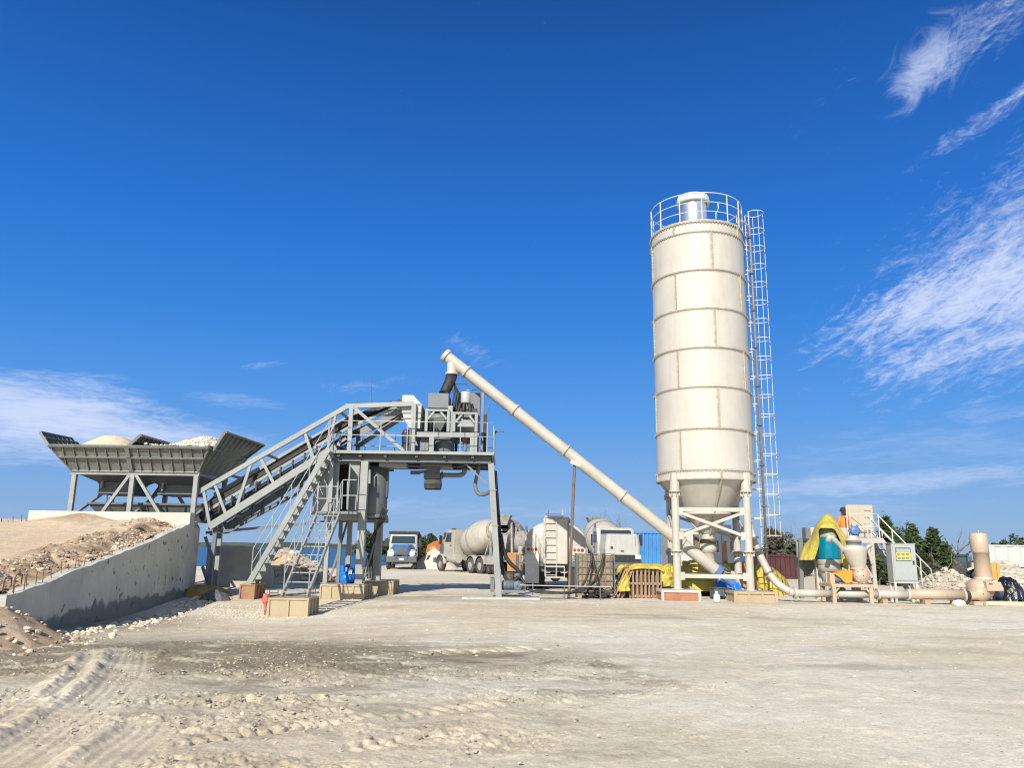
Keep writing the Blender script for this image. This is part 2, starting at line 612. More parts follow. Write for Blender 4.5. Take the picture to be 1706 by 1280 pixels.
NM = mth('ADD', mth('MULTIPLY', N_UP, 0.5), mth('MULTIPLY', N_FINE, 0.5))
NF = mth('ADD', mth('MULTIPLY', N_FLAT, 0.6), mth('MULTIPLY', N_FLATF, 0.4))
parts = [
    cloud(1760, 430, 350, 160, 24, NM, 0.22, 0.62, 0.88),
    cloud(1580, 500, 240, 70, 16, NM, 0.24, 0.62, 0.82),
    cloud(1590, 592, 260, 36, 14, NM, 0.36, 0.70, 0.62),
    cloud(1545, 106, 62, 40, 36, N_PUFF, 0.16, 0.62, 0.72),
    cloud(1600, 78, 130, 50, 36, NM, 0.34, 0.72, 0.60),
    cloud(1690, 20, 100, 50, 36, NM, 0.36, 0.74, 0.50),
    cloud(1630, 205, 170, 26, 22, NM, 0.36, 0.70, 0.60),
    cloud(1700, 150, 80, 20, 24, NM, 0.38, 0.70, 0.5),
    cloud(1340, 200, 220, 60, 30, NM, 0.48, 0.80, 0.20),
    cloud(10, 680, 210, 60, -6, NF, 0.14, 0.52, 0.90),
    cloud(250, 725, 300, 46, -6, NF, 0.24, 0.62, 0.75),
    cloud(60, 745, 260, 50, 0, NF, 0.32, 0.66, 0.55),
    cloud(780, 580, 130, 40, -22, NM, 0.40, 0.74, 0.42),
    cloud(620, 640, 190, 34, 10, NM, 0.42, 0.74, 0.42),
    cloud(430, 610, 80, 18, 10, NM, 0.40, 0.70, 0.4),
    cloud(400, 670, 160, 30, 0, NF, 0.38, 0.70, 0.42),
    cloud(1450, 805, 380, 26, 2, NF, 0.26, 0.62, 0.6),
    cloud(1560, 745, 330, 50, 2, NF, 0.30, 0.75, 0.4),
    cloud(1650, 690, 170, 30, 2, NF, 0.36, 0.70, 0.4),
    cloud(760, 850, 500, 40, 0, NF, 0.36, 0.70, 0.45),
    cloud(1330, 850, 500, 34, 0, NF, 0.36, 0.70, 0.4),
]


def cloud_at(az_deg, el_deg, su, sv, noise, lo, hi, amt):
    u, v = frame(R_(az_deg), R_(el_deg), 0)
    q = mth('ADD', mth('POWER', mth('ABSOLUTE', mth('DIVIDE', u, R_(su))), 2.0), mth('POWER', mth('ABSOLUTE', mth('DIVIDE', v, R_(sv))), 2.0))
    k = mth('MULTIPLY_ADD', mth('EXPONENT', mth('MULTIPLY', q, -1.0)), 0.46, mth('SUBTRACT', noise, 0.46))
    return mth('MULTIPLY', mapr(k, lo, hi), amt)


# unseen clouds added off-frame so their white fill lifts the shaded wall
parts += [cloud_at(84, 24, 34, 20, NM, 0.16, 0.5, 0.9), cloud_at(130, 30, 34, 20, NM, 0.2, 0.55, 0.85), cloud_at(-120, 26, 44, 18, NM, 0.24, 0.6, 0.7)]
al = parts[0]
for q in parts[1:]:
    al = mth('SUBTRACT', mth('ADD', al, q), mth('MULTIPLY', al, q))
hs = nn(nt, 'ShaderNodeHueSaturation')
hs.inputs['Saturation'].default_value = SKY_SAT
hs.inputs['Value'].default_value = SKY_VAL
L(sky.outputs[0], hs.inputs['Color'])
# deep tropical blue: the clear-sky model is drawn towards the colours of this day's air, by height above the horizon
rp = nn(nt, 'ShaderNodeValToRGB')
cr_ = rp.color_ramp


def s2l(c):
    c /= 255
    return c / 12.92 if c < .04045 else ((c + .055) / 1.055) ** 2.4


stops = [(-4, (150, 178, 205)), (0.3, (142, 178, 218)), (3.5, (124, 170, 224)), (9.5, (82, 152, 230)), (16, (52, 132, 222)), (23, (36, 114, 208)), (31, (26, 96, 184)), (39, (20, 78, 154)), (60, (16, 56, 120)), (90, (14, 46, 106))]
while len(cr_.elements) < len(stops):
    cr_.elements.new(0.5)
for e_, (deg, c_) in zip(cr_.elements, stops):
    e_.position = (deg + 10) / 100
for e_, (deg, c_) in zip(cr_.elements, stops):
    e_.color = [s2l(q) / 0.10 / 2 ** EXPO * 0.1 for q in c_] + [1]
L(mth('MULTIPLY_ADD', EL, 180 / pi / 100, 0.1), rp.inputs[0])
sc10 = nn(nt, 'ShaderNodeVectorMath', operation='SCALE')
sc10.inputs['Scale'].default_value = 10.0
L(rp.outputs[0], sc10.inputs[0])
mh = nn(nt, 'ShaderNodeMix', data_type='RGBA')
sdn = nn(nt, 'ShaderNodeVectorMath', operation='DOT_PRODUCT')
L(tc.outputs['Generated'], sdn.inputs[0])
sdn.inputs[1].default_value = tuple(-tr)
L(mapr(sdn.outputs['Value'], -0.2, 0.7, 0.94, 0.25), mh.inputs[0])   # paler and brighter towards the sun
L(hs.outputs[0], mh.inputs[6])
L(sc10.outputs[0], mh.inputs[7])
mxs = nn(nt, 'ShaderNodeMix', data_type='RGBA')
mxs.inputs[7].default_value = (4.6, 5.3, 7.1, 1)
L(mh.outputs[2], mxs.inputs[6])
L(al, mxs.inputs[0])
bg = nn(nt, 'ShaderNodeBackground', Strength=0.10)
L(mxs.outputs[2], bg.inputs[0])
wo = nn(nt, 'ShaderNodeOutputWorld')
L(bg.outputs[0], wo.inputs[0])

sc.view_settings.view_transform = 'Standard'
sc.view_settings.look = 'None'
sc.view_settings.exposure = EXPO
sc.view_settings.gamma = 1
sc.cycles.max_bounces = 6
sc.cycles.use_denoising = True
sc.cycles.filter_width = 1.15

# ------------------------------------------------------------------ ground
def polydist(x, y, pts):
    """signed distance across and length along a line on the ground"""
    best = np.full(x.shape, 1e9)
    sg = np.zeros(x.shape)
    ar = np.zeros(x.shape)
    acc = 0.0
    for a, b in zip(pts, pts[1:]):
        dx, dy = b[0] - a[0], b[1] - a[1]
        Ln = math.hypot(dx, dy)
        t = np.clip(((x - a[0]) * dx + (y - a[1]) * dy) / Ln ** 2, 0, 1)
        qx, qy = x - a[0] - t * dx, y - a[1] - t * dy
        d = np.hypot(qx, qy)
        up = d < best
        best = np.where(up, d, best)
        sg = np.where(up, np.sign(dx * qy - dy * qx), sg)
        ar = np.where(up, acc + t * Ln, ar)
        acc += Ln
    return best * sg, ar, acc


def gl(*px):
    return [tuple(G(a, b).xy) for a, b in px]


def smooth_line(pts, k=2):
    for _ in range(k):
        q = [pts[0]]
        for a, b in zip(pts, pts[1:]):
            q += [(a[0] * .75 + b[0] * .25, a[1] * .75 + b[1] * .25), (a[0] * .25 + b[0] * .75, a[1] * .25 + b[1] * .75)]
        pts = q + [pts[-1]]
    return pts


ys = np.concatenate([[-60, -25, -8, 0, 3], np.geomspace(4.8, 34, 560), np.geomspace(34.6, 150, 60)])
ts = np.concatenate([-np.geomspace(9, 0.86, 16), np.linspace(-0.84, 0.84, 900), np.geomspace(0.86, 9, 16)])
TT, YY = np.meshgrid(ts, ys)
XX = TT * np.maximum(YY, 4.8)
HH = base_h(XX, YY)
near = sstep(3, 6, YY) * (1 - sstep(30, 45, YY))
n_big = fbm(XX * 0.22, YY * 0.22, 4, 3) - 0.5
n_mid = fbm(XX * 1.1, YY * 1.1, 4, 5) - 0.5
n_fin = fbm(XX * 7, YY * 7, 3, 9) - 0.5
# churned, damp soil on the left of the yard
edge = fbm(XX * 0.7, YY * 0.7, 4, 21) - 0.5
churn = sstep(-0.15, 0.55, 1.15 - np.maximum(((XX + 5.2 - 0.12 * YY) / 5.8) ** 2, 0) - ((YY - 9.8) / 4.4) ** 2 + edge * 1.6)
churn2 = gauss(XX, YY, 0.4, 10.6, 1.9, 0.28) + gauss(XX, YY, -0.6, 12.2, 1.5, 0.35) * 0.8
churn = np.clip(churn + churn2 * (0.4 + fbm(XX * 2, YY * 2, 2, 4)), 0, 1)
clod = np.clip(fbm(XX * 5.5, YY * 5.5, 3, 31) - 0.5, 0, 1) * 2.4
clod2 = np.clip(fbm(XX * 13, YY * 13, 2, 41) - 0.55, 0, 1) * 2.0
H2 = n_big * 0.05 + n_mid * 0.02 + n_fin * 0.005
ridged = 1 - np.abs(2 * fbm(XX * 4.2, YY * 4.2, 4, 33, .6) - 1)
patch = .35 + 1.1 * sstep(.42, .62, fbm(XX * .9, YY * 1.6, 3, 36))
H2 = H2 + churn * patch * (n_mid * 0.02 + clod * 0.008 + clod2 * 0.014 + n_fin * 0.014 + .04 * (fbm(XX * 11, YY * 11, 4, 35, .7) - .5) + .012 * ridged ** 6)
H2 = H2 + np.clip(fbm(XX * 3.1, YY * 3.1, 3, 61) - 0.66, 0, 1) * 0.08 * (1 - churn)
smoothmask = np.zeros_like(XX)
# the bulldozed bends at the lower left: pushed-up ridges with combed strips beside them
ridges = [
    (gl((172, 1083), (168, 1100), (152, 1132), (108, 1162), (52, 1196), (0, 1225), (-60, 1262)), 0.10, 0.13),
    (gl((128, 1086), (122, 1105), (98, 1136), (60, 1166), (10, 1196), (-40, 1215)), 0.09, 0.12),
    (gl((192, 1200), (182, 1216), (150, 1238), (118, 1262), (80, 1290)), 0.07, 0.10),
]
strips = [
    (gl((200, 1083), (192, 1110), (170, 1142), (128, 1172), (70, 1207), (10, 1245), (-40, 1275)), 0.42),
    (gl((150, 1084), (146, 1105), (125, 1134), (84, 1164), (30, 1196), (-30, 1226)), 0.22),
    (gl((232, 1196), (215, 1218), (180, 1242), (150, 1265), (120, 1290)), 0.36),
]
for pts, wd in strips:
    d, s_, acc = polydist(XX, YY, smooth_line(pts))
    mk = (1 - sstep(wd * 0.8, wd * 1.25, np.abs(d))) * sstep(0, 0.6, s_) * sstep(0, 0.4, acc - s_ + 0.3)
    H2 = H2 * (1 - mk * 0.85) + mk * ((0.001 + 0.005 * fbm(s_ * 1.3, d * 6, 2, 88)) * np.sin(d * 2 * np.pi / 0.10 + 3.5 * n_mid + 6 * fbm(d * 3, s_ * .3, 2, 89)) - 0.02 + n_fin * .006)
    smoothmask = np.maximum(smoothmask, mk)
for pts, hgt, wd in ridges:
    d, s_, acc = polydist(XX, YY, smooth_line(pts))
    wob = 0.5 + 0.9 * fbm(s_ * 2.2, d * 2, 2, 8)
    ends = sstep(0, 0.5, s_) * sstep(0, 0.4, acc - s_ + 0.3)
    wob = wob * (.6 + .8 * fbm(s_ * 9, d * 9, 3, 18)) + .35 * clod
    H2 = H2 + np.exp(-(d / wd) ** 2) * hgt * .8 * wob * ends
# cleated tyre and crawler marks
for pts, wd, sp, dep, sk in (
        (gl((640, 1096), (780, 1084), (930, 1078)), 0.30, 0.26, 0.05, 1.4),
        (gl((225, 1172), (330, 1167), (470, 1165), (560, 1160)), 0.14, 0.36, 0.08, 0.6),
        (gl((400, 1216), (500, 1209), (610, 1199)), 0.16, 0.14, 0.025, 2.5),
        (gl((540, 1247), (640, 1238), (760, 1224)), 0.18, 0.15, 0.025, -2.5),
        (gl((230, 1243), (350, 1228), (470, 1214)), 0.15, 0.14, 0.025, 2.5),
        (gl((560, 1200), (700, 1186), (850, 1170)), 0.2, 0.16, 0.018, 2.0),
        (gl((860, 1121), (960, 1116), (1055, 1116)), 0.22, 0.21, 0.03, 1.0),
        (gl((300, 1132), (430, 1118), (560, 1108)), 0.28, 0.3, 0.04, 1.2)):
    d, s_, acc = polydist(XX, YY, smooth_line(pts, 1))
    mk = (1 - sstep(wd * 0.75, wd * 1.1, np.abs(d))) * sstep(0, 0.4, s_) * sstep(0, 0.3, acc - s_ + 0.15)
    mk = mk * sstep(0.3, 0.5, fbm(XX * 1.7, YY * 1.7, 2, 77))
    ph = (s_ + np.abs(d) * sk * 0.15) / sp + 0.25 * n_mid
    H2 = H2 - mk * dep * 1.35 * (0.5 + 0.5 * np.tanh(5 * np.sin(2 * np.pi * ph)))
# faint long wheel marks across the compacted yard
for pts in (gl((700, 1290), (980, 1120), (1200, 1010)), gl((1000, 1290), (1150, 1100), (1240, 1012)), gl((1350, 1290), (1400, 1120), (1350, 1020)),
            gl((350, 1060), (900, 1040), (1300, 1035), (1706, 1060))):
    d, s_, acc = polydist(XX, YY, smooth_line(pts, 2))
    for off in (-0.9, 0.9):
        H2 = H2 - 0.016 * np.exp(-((d - off) / 0.2) ** 2) * (0.4 + fbm(XX * 0.8, YY * 0.8, 2, 14))
grit = fbm(XX * 26, YY * 26, 3, 95, .6) - .5
H2 = H2 + grit * (.006 + .026 * churn * patch * (1 - smoothmask * .8))
HH = HH + H2 * near
dn = fbm(XX * 1.1, YY * 2.4, 5, 48, .6)
dampm = np.clip((0.12 * churn + 1.05 * gauss(XX, YY, -4.4, 12.5, 4.0, 1.7) * sstep(.3, .6, dn + .1) + .35 * churn * sstep(.5, .66, fbm(XX * 1.6, YY * 3, 4, 49, .6))) * (1 - smoothmask * 0.6), 0, .95)
dampm = np.maximum(dampm, 0.55 * gauss(XX, YY, 3.6, 20.5, 3.2, 0.55) * sstep(0.36, 0.62, fbm(XX * 0.8, YY * 2.4, 3, 51)))
dampm = np.maximum(dampm, 0.5 * gauss(XX, YY, 5.0, 12.0, 1.3, 0.35) * sstep(0.3, 0.6, fbm(XX * 1.5, YY * 3, 3, 52)))
dampm = np.maximum(dampm, 0.6 * gauss(XX, YY, -1.0, 27.5, 3.2, 1.6) * sstep(0.3, 0.55, fbm(XX * 0.8, YY * 1.4, 3, 53)))
dampm = np.maximum(dampm, 0.35 * gauss(XX, YY, 5, 27.0, 9, 1.2) * sstep(0.4, 0.6, fbm(XX * 0.6, YY * 1.4, 3, 57)))
dampm = np.maximum(dampm, 0.7 * gauss(XX, YY, -8.6, 17.5, 0.9, 2.6))
dampm = np.maximum(dampm, 0.2 * sstep(0.55, 0.72, fbm(XX * 0.5, YY * 1.1, 5, 55, .6)) * near)
tanm = np.clip(gauss(XX, YY, 0.2, 23.2, 3.4, 0.9) * 0.9 + gauss(XX, YY, -6.5, 18.5, 5, 1.6) * 0.45 + 0.5 * sstep(0.5, 0.72, fbm(XX * 0.3, YY * 0.3, 4, 71)) * (XX < 0), 0, 1)
palem = sstep(0.4, 0.68, fbm(XX * 0.22, YY * 0.3, 4, 91))


def npmesh(name, vs, quads, smooth=True):
    me = bpy.data.meshes.new(name)
    me.vertices.add(len(vs))
    me.vertices.foreach_set('co', vs.astype(np.float32).ravel())
    me.loops.add(quads.size)
    me.loops.foreach_set('vertex_index', quads.astype(np.int32).ravel())
    k = quads.shape[1]
    me.polygons.add(len(quads))
    me.polygons.foreach_set('loop_start', np.arange(0, quads.size, k, dtype=np.int32))
    me.polygons.foreach_set('use_smooth', np.full(len(quads), smooth))
    me.update(calc_edges=True)
    me.validate()
    return me


def gridquads(nr, nc):
    i = np.arange(nr * nc).reshape(nr, nc)
    return np.stack([i[:-1, :-1], i[:-1, 1:], i[1:, 1:], i[1:, :-1]], -1).reshape(-1, 4)


def setmask(me, r, g, b):
    at = me.color_attributes.new('mask', 'FLOAT_COLOR', 'POINT')
    at.data.foreach_set('color', np.stack([r.ravel(), g.ravel(), b.ravel(), np.ones(r.size)], -1).astype(np.float32).ravel())


def soilmat(name, base, dark, tan, pale, bump=0.35):
    mt = bpy.data.materials.new(name)
    mt.use_nodes = True
    t = mt.node_tree
    b = t.nodes['Principled BSDF']
    b.inputs['Roughness'].default_value = 0.95
    b.inputs['Specular IOR Level'].default_value = 0.15
    K = t.links.new
    at = nn(t, 'ShaderNodeVertexColor', layer_name='mask')
    sp = nn(t, 'ShaderNodeSeparateColor')
    K(at.outputs[0], sp.inputs[0])
    co = nn(t, 'ShaderNodeTexCoord')

    def noise(sc_, det=8.0, r=0.7):
        n = nn(t, 'ShaderNodeTexNoise', Scale=sc_, Detail=det, Roughness=r)
        K(co.outputs['Object'], n.inputs['Vector'])
        return n.outputs[0]

    def mr(x, a, c, lo=0.0, hi=1.0):
        n = nn(t, 'ShaderNodeMapRange')
        K(x, n.inputs[0])
        for i, q in enumerate((a, c, lo, hi)):
            n.inputs[i + 1].default_value = q
        return n.outputs[0]

    def mix(a, bcol, f, mode='MIX'):
        n = nn(t, 'ShaderNodeMix', data_type='RGBA', blend_type=mode)
        for i, q in ((6, a), (7, bcol)):
            if isinstance(q, tuple):
                n.inputs[i].default_value = q + (1,)
            else:
                K(q, n.inputs[i])
        if isinstance(f, float):
            n.inputs[0].default_value = f
        else:
            K(f, n.inputs[0])
        return n.outputs[2]
    c = mix(base, pale, sp.outputs[2])
    c = mix(c, tan, sp.outputs[1])
    c = mix(c, dark, sp.outputs[0])
    g1 = mr(noise(1.3), 0.3, 0.7, 0.90, 1.08)
    g2 = mr(noise(9.0), 0.3, 0.7, 0.86, 1.12)
    g3 = mr(noise(48.0, 4.0, .75), 0.3, 0.7, 0.76, 1.2)
    g4 = mr(noise(3.2, 10.0, .75), 0.35, 0.65, 0.88, 1.09)
    for g in (g1, g2, g3, g4):
        c = mix(c, g, 1.0, 'MULTIPLY')
    vo = nn(t, 'ShaderNodeTexVoronoi', Scale=5.0)
    K(co.outputs['Object'], vo.inputs['Vector'])
    spk = mr(vo.outputs['Distance'], 0.045, 0.075, 1.0, 0.0)
    c = mix(c, (0.2, 0.18, 0.15), spk)
    K(c, b.inputs['Base Color'])
    nb = noise(22.0, 9.0, 0.75)
    bp = nn(t, 'ShaderNodeBump', Strength=bump, Distance=0.06)
    K(nb, bp.inputs['Height'])
    K(bp.outputs[0], b.inputs['Normal'])
    return mt


SOIL = soilmat('limestone_yard_soil', (0.605, 0.535, 0.40), (0.225, 0.19, 0.135), (0.57, 0.475, 0.33), (0.67, 0.615, 0.50))
gm = npmesh('ground', np.stack([XX.ravel(), YY.ravel(), HH.ravel()], -1), gridquads(*XX.shape))
setmask(gm, dampm, tanm, palem)
gm.materials.append(SOIL)
go = bpy.data.objects.new('ground', gm)
COL.objects.link(go)
go['kind'] = 'structure'

# ------------------------------------------------------------------ sea and far shore
sm_ = bpy.data.materials.new('sea_water')
sm_.use_nodes = True
t = sm_.node_tree
b = t.nodes['Principled BSDF']
b.inputs['Roughness'].default_value = 0.28
co = nn(t, 'ShaderNodeTexCoord')
n1 = nn(t, 'ShaderNodeTexNoise', Scale=0.02, Detail=5.0)
t.links.new(co.outputs['Object'], n1.inputs['Vector'])
mx = nn(t, 'ShaderNodeMix', data_type='RGBA')
mx.inputs[6].default_value = (0.004, 0.05, 0.115, 1)
mx.inputs[7].default_value = (0.012, 0.10, 0.17, 1)
t.links.new(n1.outputs[0], mx.inputs[0])
t.links.new(mx.outputs[2], b.inputs['Base Color'])
n2 = nn(t, 'ShaderNodeTexNoise', Scale=0.9, Detail=8.0)
t.links.new(co.outputs['Object'], n2.inputs['Vector'])
bp = nn(t, 'ShaderNodeBump', Strength=0.6, Distance=0.5)
t.links.new(n2.outputs[0], bp.inputs['Height'])
t.links.new(bp.outputs[0], b.inputs['Normal'])
mb = MB()
mb.add([(-9000, 55, -1.6), (9000, 55, -1.6), (9000, 12000, -1.6), (-9000, 12000, -1.6)], [(0, 1, 2, 3)])
s_o = mb.build('sea', sm_)
s_o['kind'] = 'structure'
mb = MB()
fl = paint('far_scrub_land', (0.06, 0.075, 0.05), 0.95, var=0.4, scale=0.01)
N = 90
prof = []
for i in range(N + 1):
    x = -1500 + 1650 * i / N
    prof.append((x, 2400 + 300 * sin(i * .11), 1.5 + 13 * (0.35 + float(fbm(np.array([i * 0.23]), np.array([0.5]), 4, 6)[0])) * min(1, i / 8, (N - i) / 30)))
vs, fs = [], []
for x, y, h in prof:
    vs += [(x, y, -2), (x, y + 60, h - 1.6), (x, y + 500, h - 1.6), (x, y + 600, -2)]
for i in range(N):
    for k in range(3):
        fs.append((i * 4 + k, i * 4 + 4 + k, i * 4 + 5 + k, i * 4 + 1 + k))
mb.add(vs, fs)
o = mb.build('far_shore', fl)
o['kind'] = 'structure'

# ------------------------------------------------------------------ earth ramp and its retaining wall
A = V((-8.70, 14.5, 0))
B = V((-10.80, 27.4, 0))
WD = (B - A).normalized()
WN = V((WD.y, -WD.x, 0))          # points to the yard


def wallpt(px, py):
    d = ray(px, py)
    e = V((0, 0, EYE))
    t_ = (A - e).dot(WN) / d.dot(WN)
    return e + d * t_


wtop = [wallpt(*q) for q in ((18, 992), (40, 985), (70, 974.5), (98, 963.5), (126, 950.5), (161, 938.5), (190, 926), (220, 915.5), (255, 900.5), (287, 886), (318, 873), (340, 866), (347, 856))]
wtop[-1].z += 0.02
sY = np.array([p.y for p in wtop])
sZ = np.array([p.z for p in wtop])


def wallx(y):
    return A.x + (y - A.y) * WD.x / WD.y


def ztop(y):
    return np.interp(y, sY, sZ)


CONW = bpy.data.materials.new('stained_concrete')
CONW.use_nodes = True
t = CONW.node_tree
b = t.nodes['Principled BSDF']
b.inputs['Roughness'].default_value = 0.88
co = nn(t, 'ShaderNodeTexCoord')
K = t.links.new


def tn(sc_, det=8.0, mp=None, r=0.65):
    n = nn(t, 'ShaderNodeTexNoise', Scale=sc_, Detail=det, Roughness=r)
    if mp:
        m_ = nn(t, 'ShaderNodeMapping')
        m_.inputs['Scale'].default_value = mp
        K(co.outputs['Object'], m_.inputs[0])
        K(m_.outputs[0], n.inputs['Vector'])
    else:
        K(co.outputs['Object'], n.inputs['Vector'])
    return n.outputs[0]


def tm(x, a, c, lo=0.0, hi=1.0):
    n = nn(t, 'ShaderNodeMapRange')
    K(x, n.inputs[0])
    for i, q in enumerate((a, c, lo, hi)):
        n.inputs[i + 1].default_value = q
    return n.outputs[0]


def tx(a, bcol, f):
    n = nn(t, 'ShaderNodeMix', data_type='RGBA')
    for i, q in ((6, a), (7, bcol)):
        if isinstance(q, tuple):
            n.inputs[i].default_value = q + (1,)
        else:
            K(q, n.inputs[i])
    K(f, n.inputs[0])
    return n.outputs[2]


c = tx((0.42, 0.41, 0.34), (0.58, 0.565, 0.475), tm(tn(0.8), 0.32, 0.68))
c = tx(c, (0.27, 0.265, 0.22), tm(tn(1.0, 8.0, (4, 4, 0.35)), 0.55, 0.8, 0, 0.6))
c = tx(c, (0.64, 0.62, 0.54), tm(tn(2.6), 0.58, 0.75, 0, 0.5))
pit = tm(tn(2.9, 4.0, (1, 1, 1.4), 0.5), 0.615, 0.65, 0, 0.85)
c = tx(c, (0.13, 0.13, 0.12), pit)
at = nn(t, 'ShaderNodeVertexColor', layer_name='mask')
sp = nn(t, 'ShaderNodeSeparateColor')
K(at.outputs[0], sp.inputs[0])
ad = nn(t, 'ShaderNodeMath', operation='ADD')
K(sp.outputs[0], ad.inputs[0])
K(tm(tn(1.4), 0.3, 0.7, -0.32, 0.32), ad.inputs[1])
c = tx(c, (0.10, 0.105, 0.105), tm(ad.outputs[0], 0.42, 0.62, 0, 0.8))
K(c, b.inputs['Base Color'])
bp = nn(t, 'ShaderNodeBump', Strength=0.35, Distance=0.05)
K(tn(9.0), bp.inputs['Height'])
K(bp.outputs[0], b.inputs['Normal'])
CONC_W = CONW

# wall body: fine grid on the yard face so that the damp foot can be marked, plus top and back
nu, nv = 120, 26
YA = 13.85
yy = np.linspace(YA, B.y, nu + 1)
zt = ztop(yy) + 0.025 * (fbm(yy * 2.1, yy * 0, 3, 4) - 0.5) * 2
zb = np.array([gz(wallx(q) + .3, q) for q in yy]) - 0.35
F_ = np.zeros((nv + 1, nu + 1, 3))
dm = np.zeros((nv + 1, nu + 1))
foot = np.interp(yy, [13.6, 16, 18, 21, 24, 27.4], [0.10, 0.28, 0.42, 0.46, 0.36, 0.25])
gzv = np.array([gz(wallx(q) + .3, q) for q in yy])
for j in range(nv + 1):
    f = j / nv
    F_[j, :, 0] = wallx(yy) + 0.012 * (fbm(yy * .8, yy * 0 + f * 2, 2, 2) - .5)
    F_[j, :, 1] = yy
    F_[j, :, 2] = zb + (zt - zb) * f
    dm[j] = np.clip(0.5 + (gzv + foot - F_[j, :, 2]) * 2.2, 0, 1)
back = F_[::-1].copy()
back[:, :, 0] -= 0.26
W3 = np.concatenate([F_, back], 0)
dm3 = np.concatenate([dm, dm[::-1]], 0)
q1 = gridquads(2 * nv + 2, nu + 1)
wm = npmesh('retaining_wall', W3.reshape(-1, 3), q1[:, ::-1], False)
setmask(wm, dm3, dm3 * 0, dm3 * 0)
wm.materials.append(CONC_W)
wo_ = bpy.data.objects.new('retaining_wall', wm)
COL.objects.link(wo_)
tag(wo_, 'long grey concrete retaining wall with sloping top holding the earth ramp', 'retaining wall', kind='thing')
ORG[wo_.name] = V((0, 0, 0))
for yq, sgn in ((YA, -1), (B.y, 1)):
    k = 0 if sgn < 0 else -1
    endc = MB()
    endc.bb((wallx(yq) - 0.26, yq - 0.01 if sgn < 0 else yq - 0.002, zb[k]), (wallx(yq), yq + 0.002 if sgn < 0 else yq + 0.01, zt[k]))
    endc.build('end_face', CONC, wo_)
# reinforcing bars standing out of the wall top
for i, (px, py, h) in enumerate(((20, 985, .34), (38, 976, .34), (57, 968, .3), (73, 960, .28), (84, 955, .30), (98, 952, .22), (114, 946, .3), (127, 942, .18), (136, 940, .22), (143, 938, .2), (150, 937, .24), (163, 930, .16), (178, 923, .16), (196, 916, .14), (214, 908, .16), (232, 900, .15), (248, 894, .16), (262, 888, .14), (280, 880, .15), (300, 872, .16))):
    p = wallpt(px, py)
    x0 = wallx(p.y) - 0.13
    z0 = float(ztop(p.y)) - 0.05
    q = MB()
    if i < 2:
        for s in (-1,):
            q.path([(x0, p.y - .05, z0), (x0, p.y - .05, z0 + h * .8), (x0 + .01, p.y - .03, z0 + h), (x0 + .02, p.y + .05, z0 + h * 1.05), (x0 + .02, p.y + .12, z0 + h), (x0 + .02, p.y + .13, z0 + h * .5)], 0.011, 5)
            q.path([(x0 + .1, p.y + .1, z0 - .3), (x0 + .1, p.y + .1, z0 + h * .9), (x0 + .1, p.y + .16, z0 + h)], 0.009, 5)
    else:
        q.tube((x0, p.y, z0), (x0 + random.uniform(-.03, .03), p.y + random.uniform(-.03, .03), z0 + h), 0.008, n=5)
    q.build('rebar', REBAR, wo_)

# the ramp itself
ys2 = np.concatenate([np.linspace(10.4, 13.75, 40), np.linspace(13.8, 27.0, 250)])
us = np.concatenate([np.linspace(0, 3.0, 90), np.geomspace(3.05, 24, 70)])
UU, Y2 = np.meshgrid(us, ys2)
X2 = wallx(Y2) - 0.22 - UU
yc = np.clip(Y2, 13.85, 27.2)
zr = ztop(yc)
smo = ztop(np.clip(Y2 + 0.0, 13.85, 27.2)) * 0.97 + 0.05 + 0.10 * sstep(2, 6, UU)
zr = zr - 0.03 + 0.16 * sstep(0.25, 0.9, UU) * (1 - sstep(1.3, 2.4, UU)) + (smo - zr) * sstep(1.0, 2.6, UU)
left = sstep(6.0, 12.0, UU)
zr = zr - left * 0.55 * sstep(18, 27, Y2)
rough = 1 - sstep(1.0, 2.2, UU + 1.2 * (fbm(X2 * .9, Y2 * .9, 3, 12) - .5))
rough = np.maximum(rough, gauss(X2, Y2, -14.3, 26.6, 1.0, 0.9))
rough = np.maximum(rough, 1 - sstep(12.9, 14.1, Y2))
zr = zr + rough * (0.22 * (fbm(X2 * 2.2, Y2 * 2.2, 4, 17) - .5) + 0.14 * np.clip(fbm(X2 * 6, Y2 * 6, 3, 18) - .5, 0, 1))
zr = zr + (1 - rough) * (0.05 * (fbm(X2 * .9, Y2 * .9, 4, 19) - .5) + 0.012 * (fbm(X2 * 7, Y2 * 7, 3, 20) - .5))
zr = zr + 0.30 * gauss(X2, Y2, -14.2, 26.4, 0.9, 1.0)
fall = sstep(11.0, 13.8, Y2)
zr = zr * fall + (1 - fall) * (-0.12)
cr = 0.10 * (fbm(X2 * 1.5, Y2 * 1.5, 4, 44) - 0.3) * (1 - fall) * fall * 6
zr = zr + cr
rm = npmesh('dirt_ramp', np.stack([X2.ravel(), Y2.ravel(), zr.ravel()], -1), gridquads(*X2.shape)[:, ::-1])
brown = np.clip(rough * (0.25 + 0.75 * sstep(0.38, 0.62, fbm(X2 * 1.6, Y2 * 1.6, 4, 23))), 0, 1)
setmask(rm, brown * 0.85, np.clip(0.5 + (fbm(X2 * .4, Y2 * .4, 3, 33) - .5) * 2, 0, 1), np.zeros_like(X2))
rm.materials.append(soilmat('ramp_soil', (0.56, 0.46, 0.335), (0.27, 0.185, 0.12), (0.58, 0.45, 0.31), (0.66, 0.58, 0.48)))
ro = bpy.data.objects.new('dirt_ramp', rm)
COL.objects.link(ro)
ro['kind'] = 'structure'


def zramp(x, y):
    j = min(len(ys2) - 1, max(0, int(np.searchsorted(ys2, y))))
    u = max(0, wallx(y) - .22 - x)
    return float(np.interp(u, us, zr[j]))


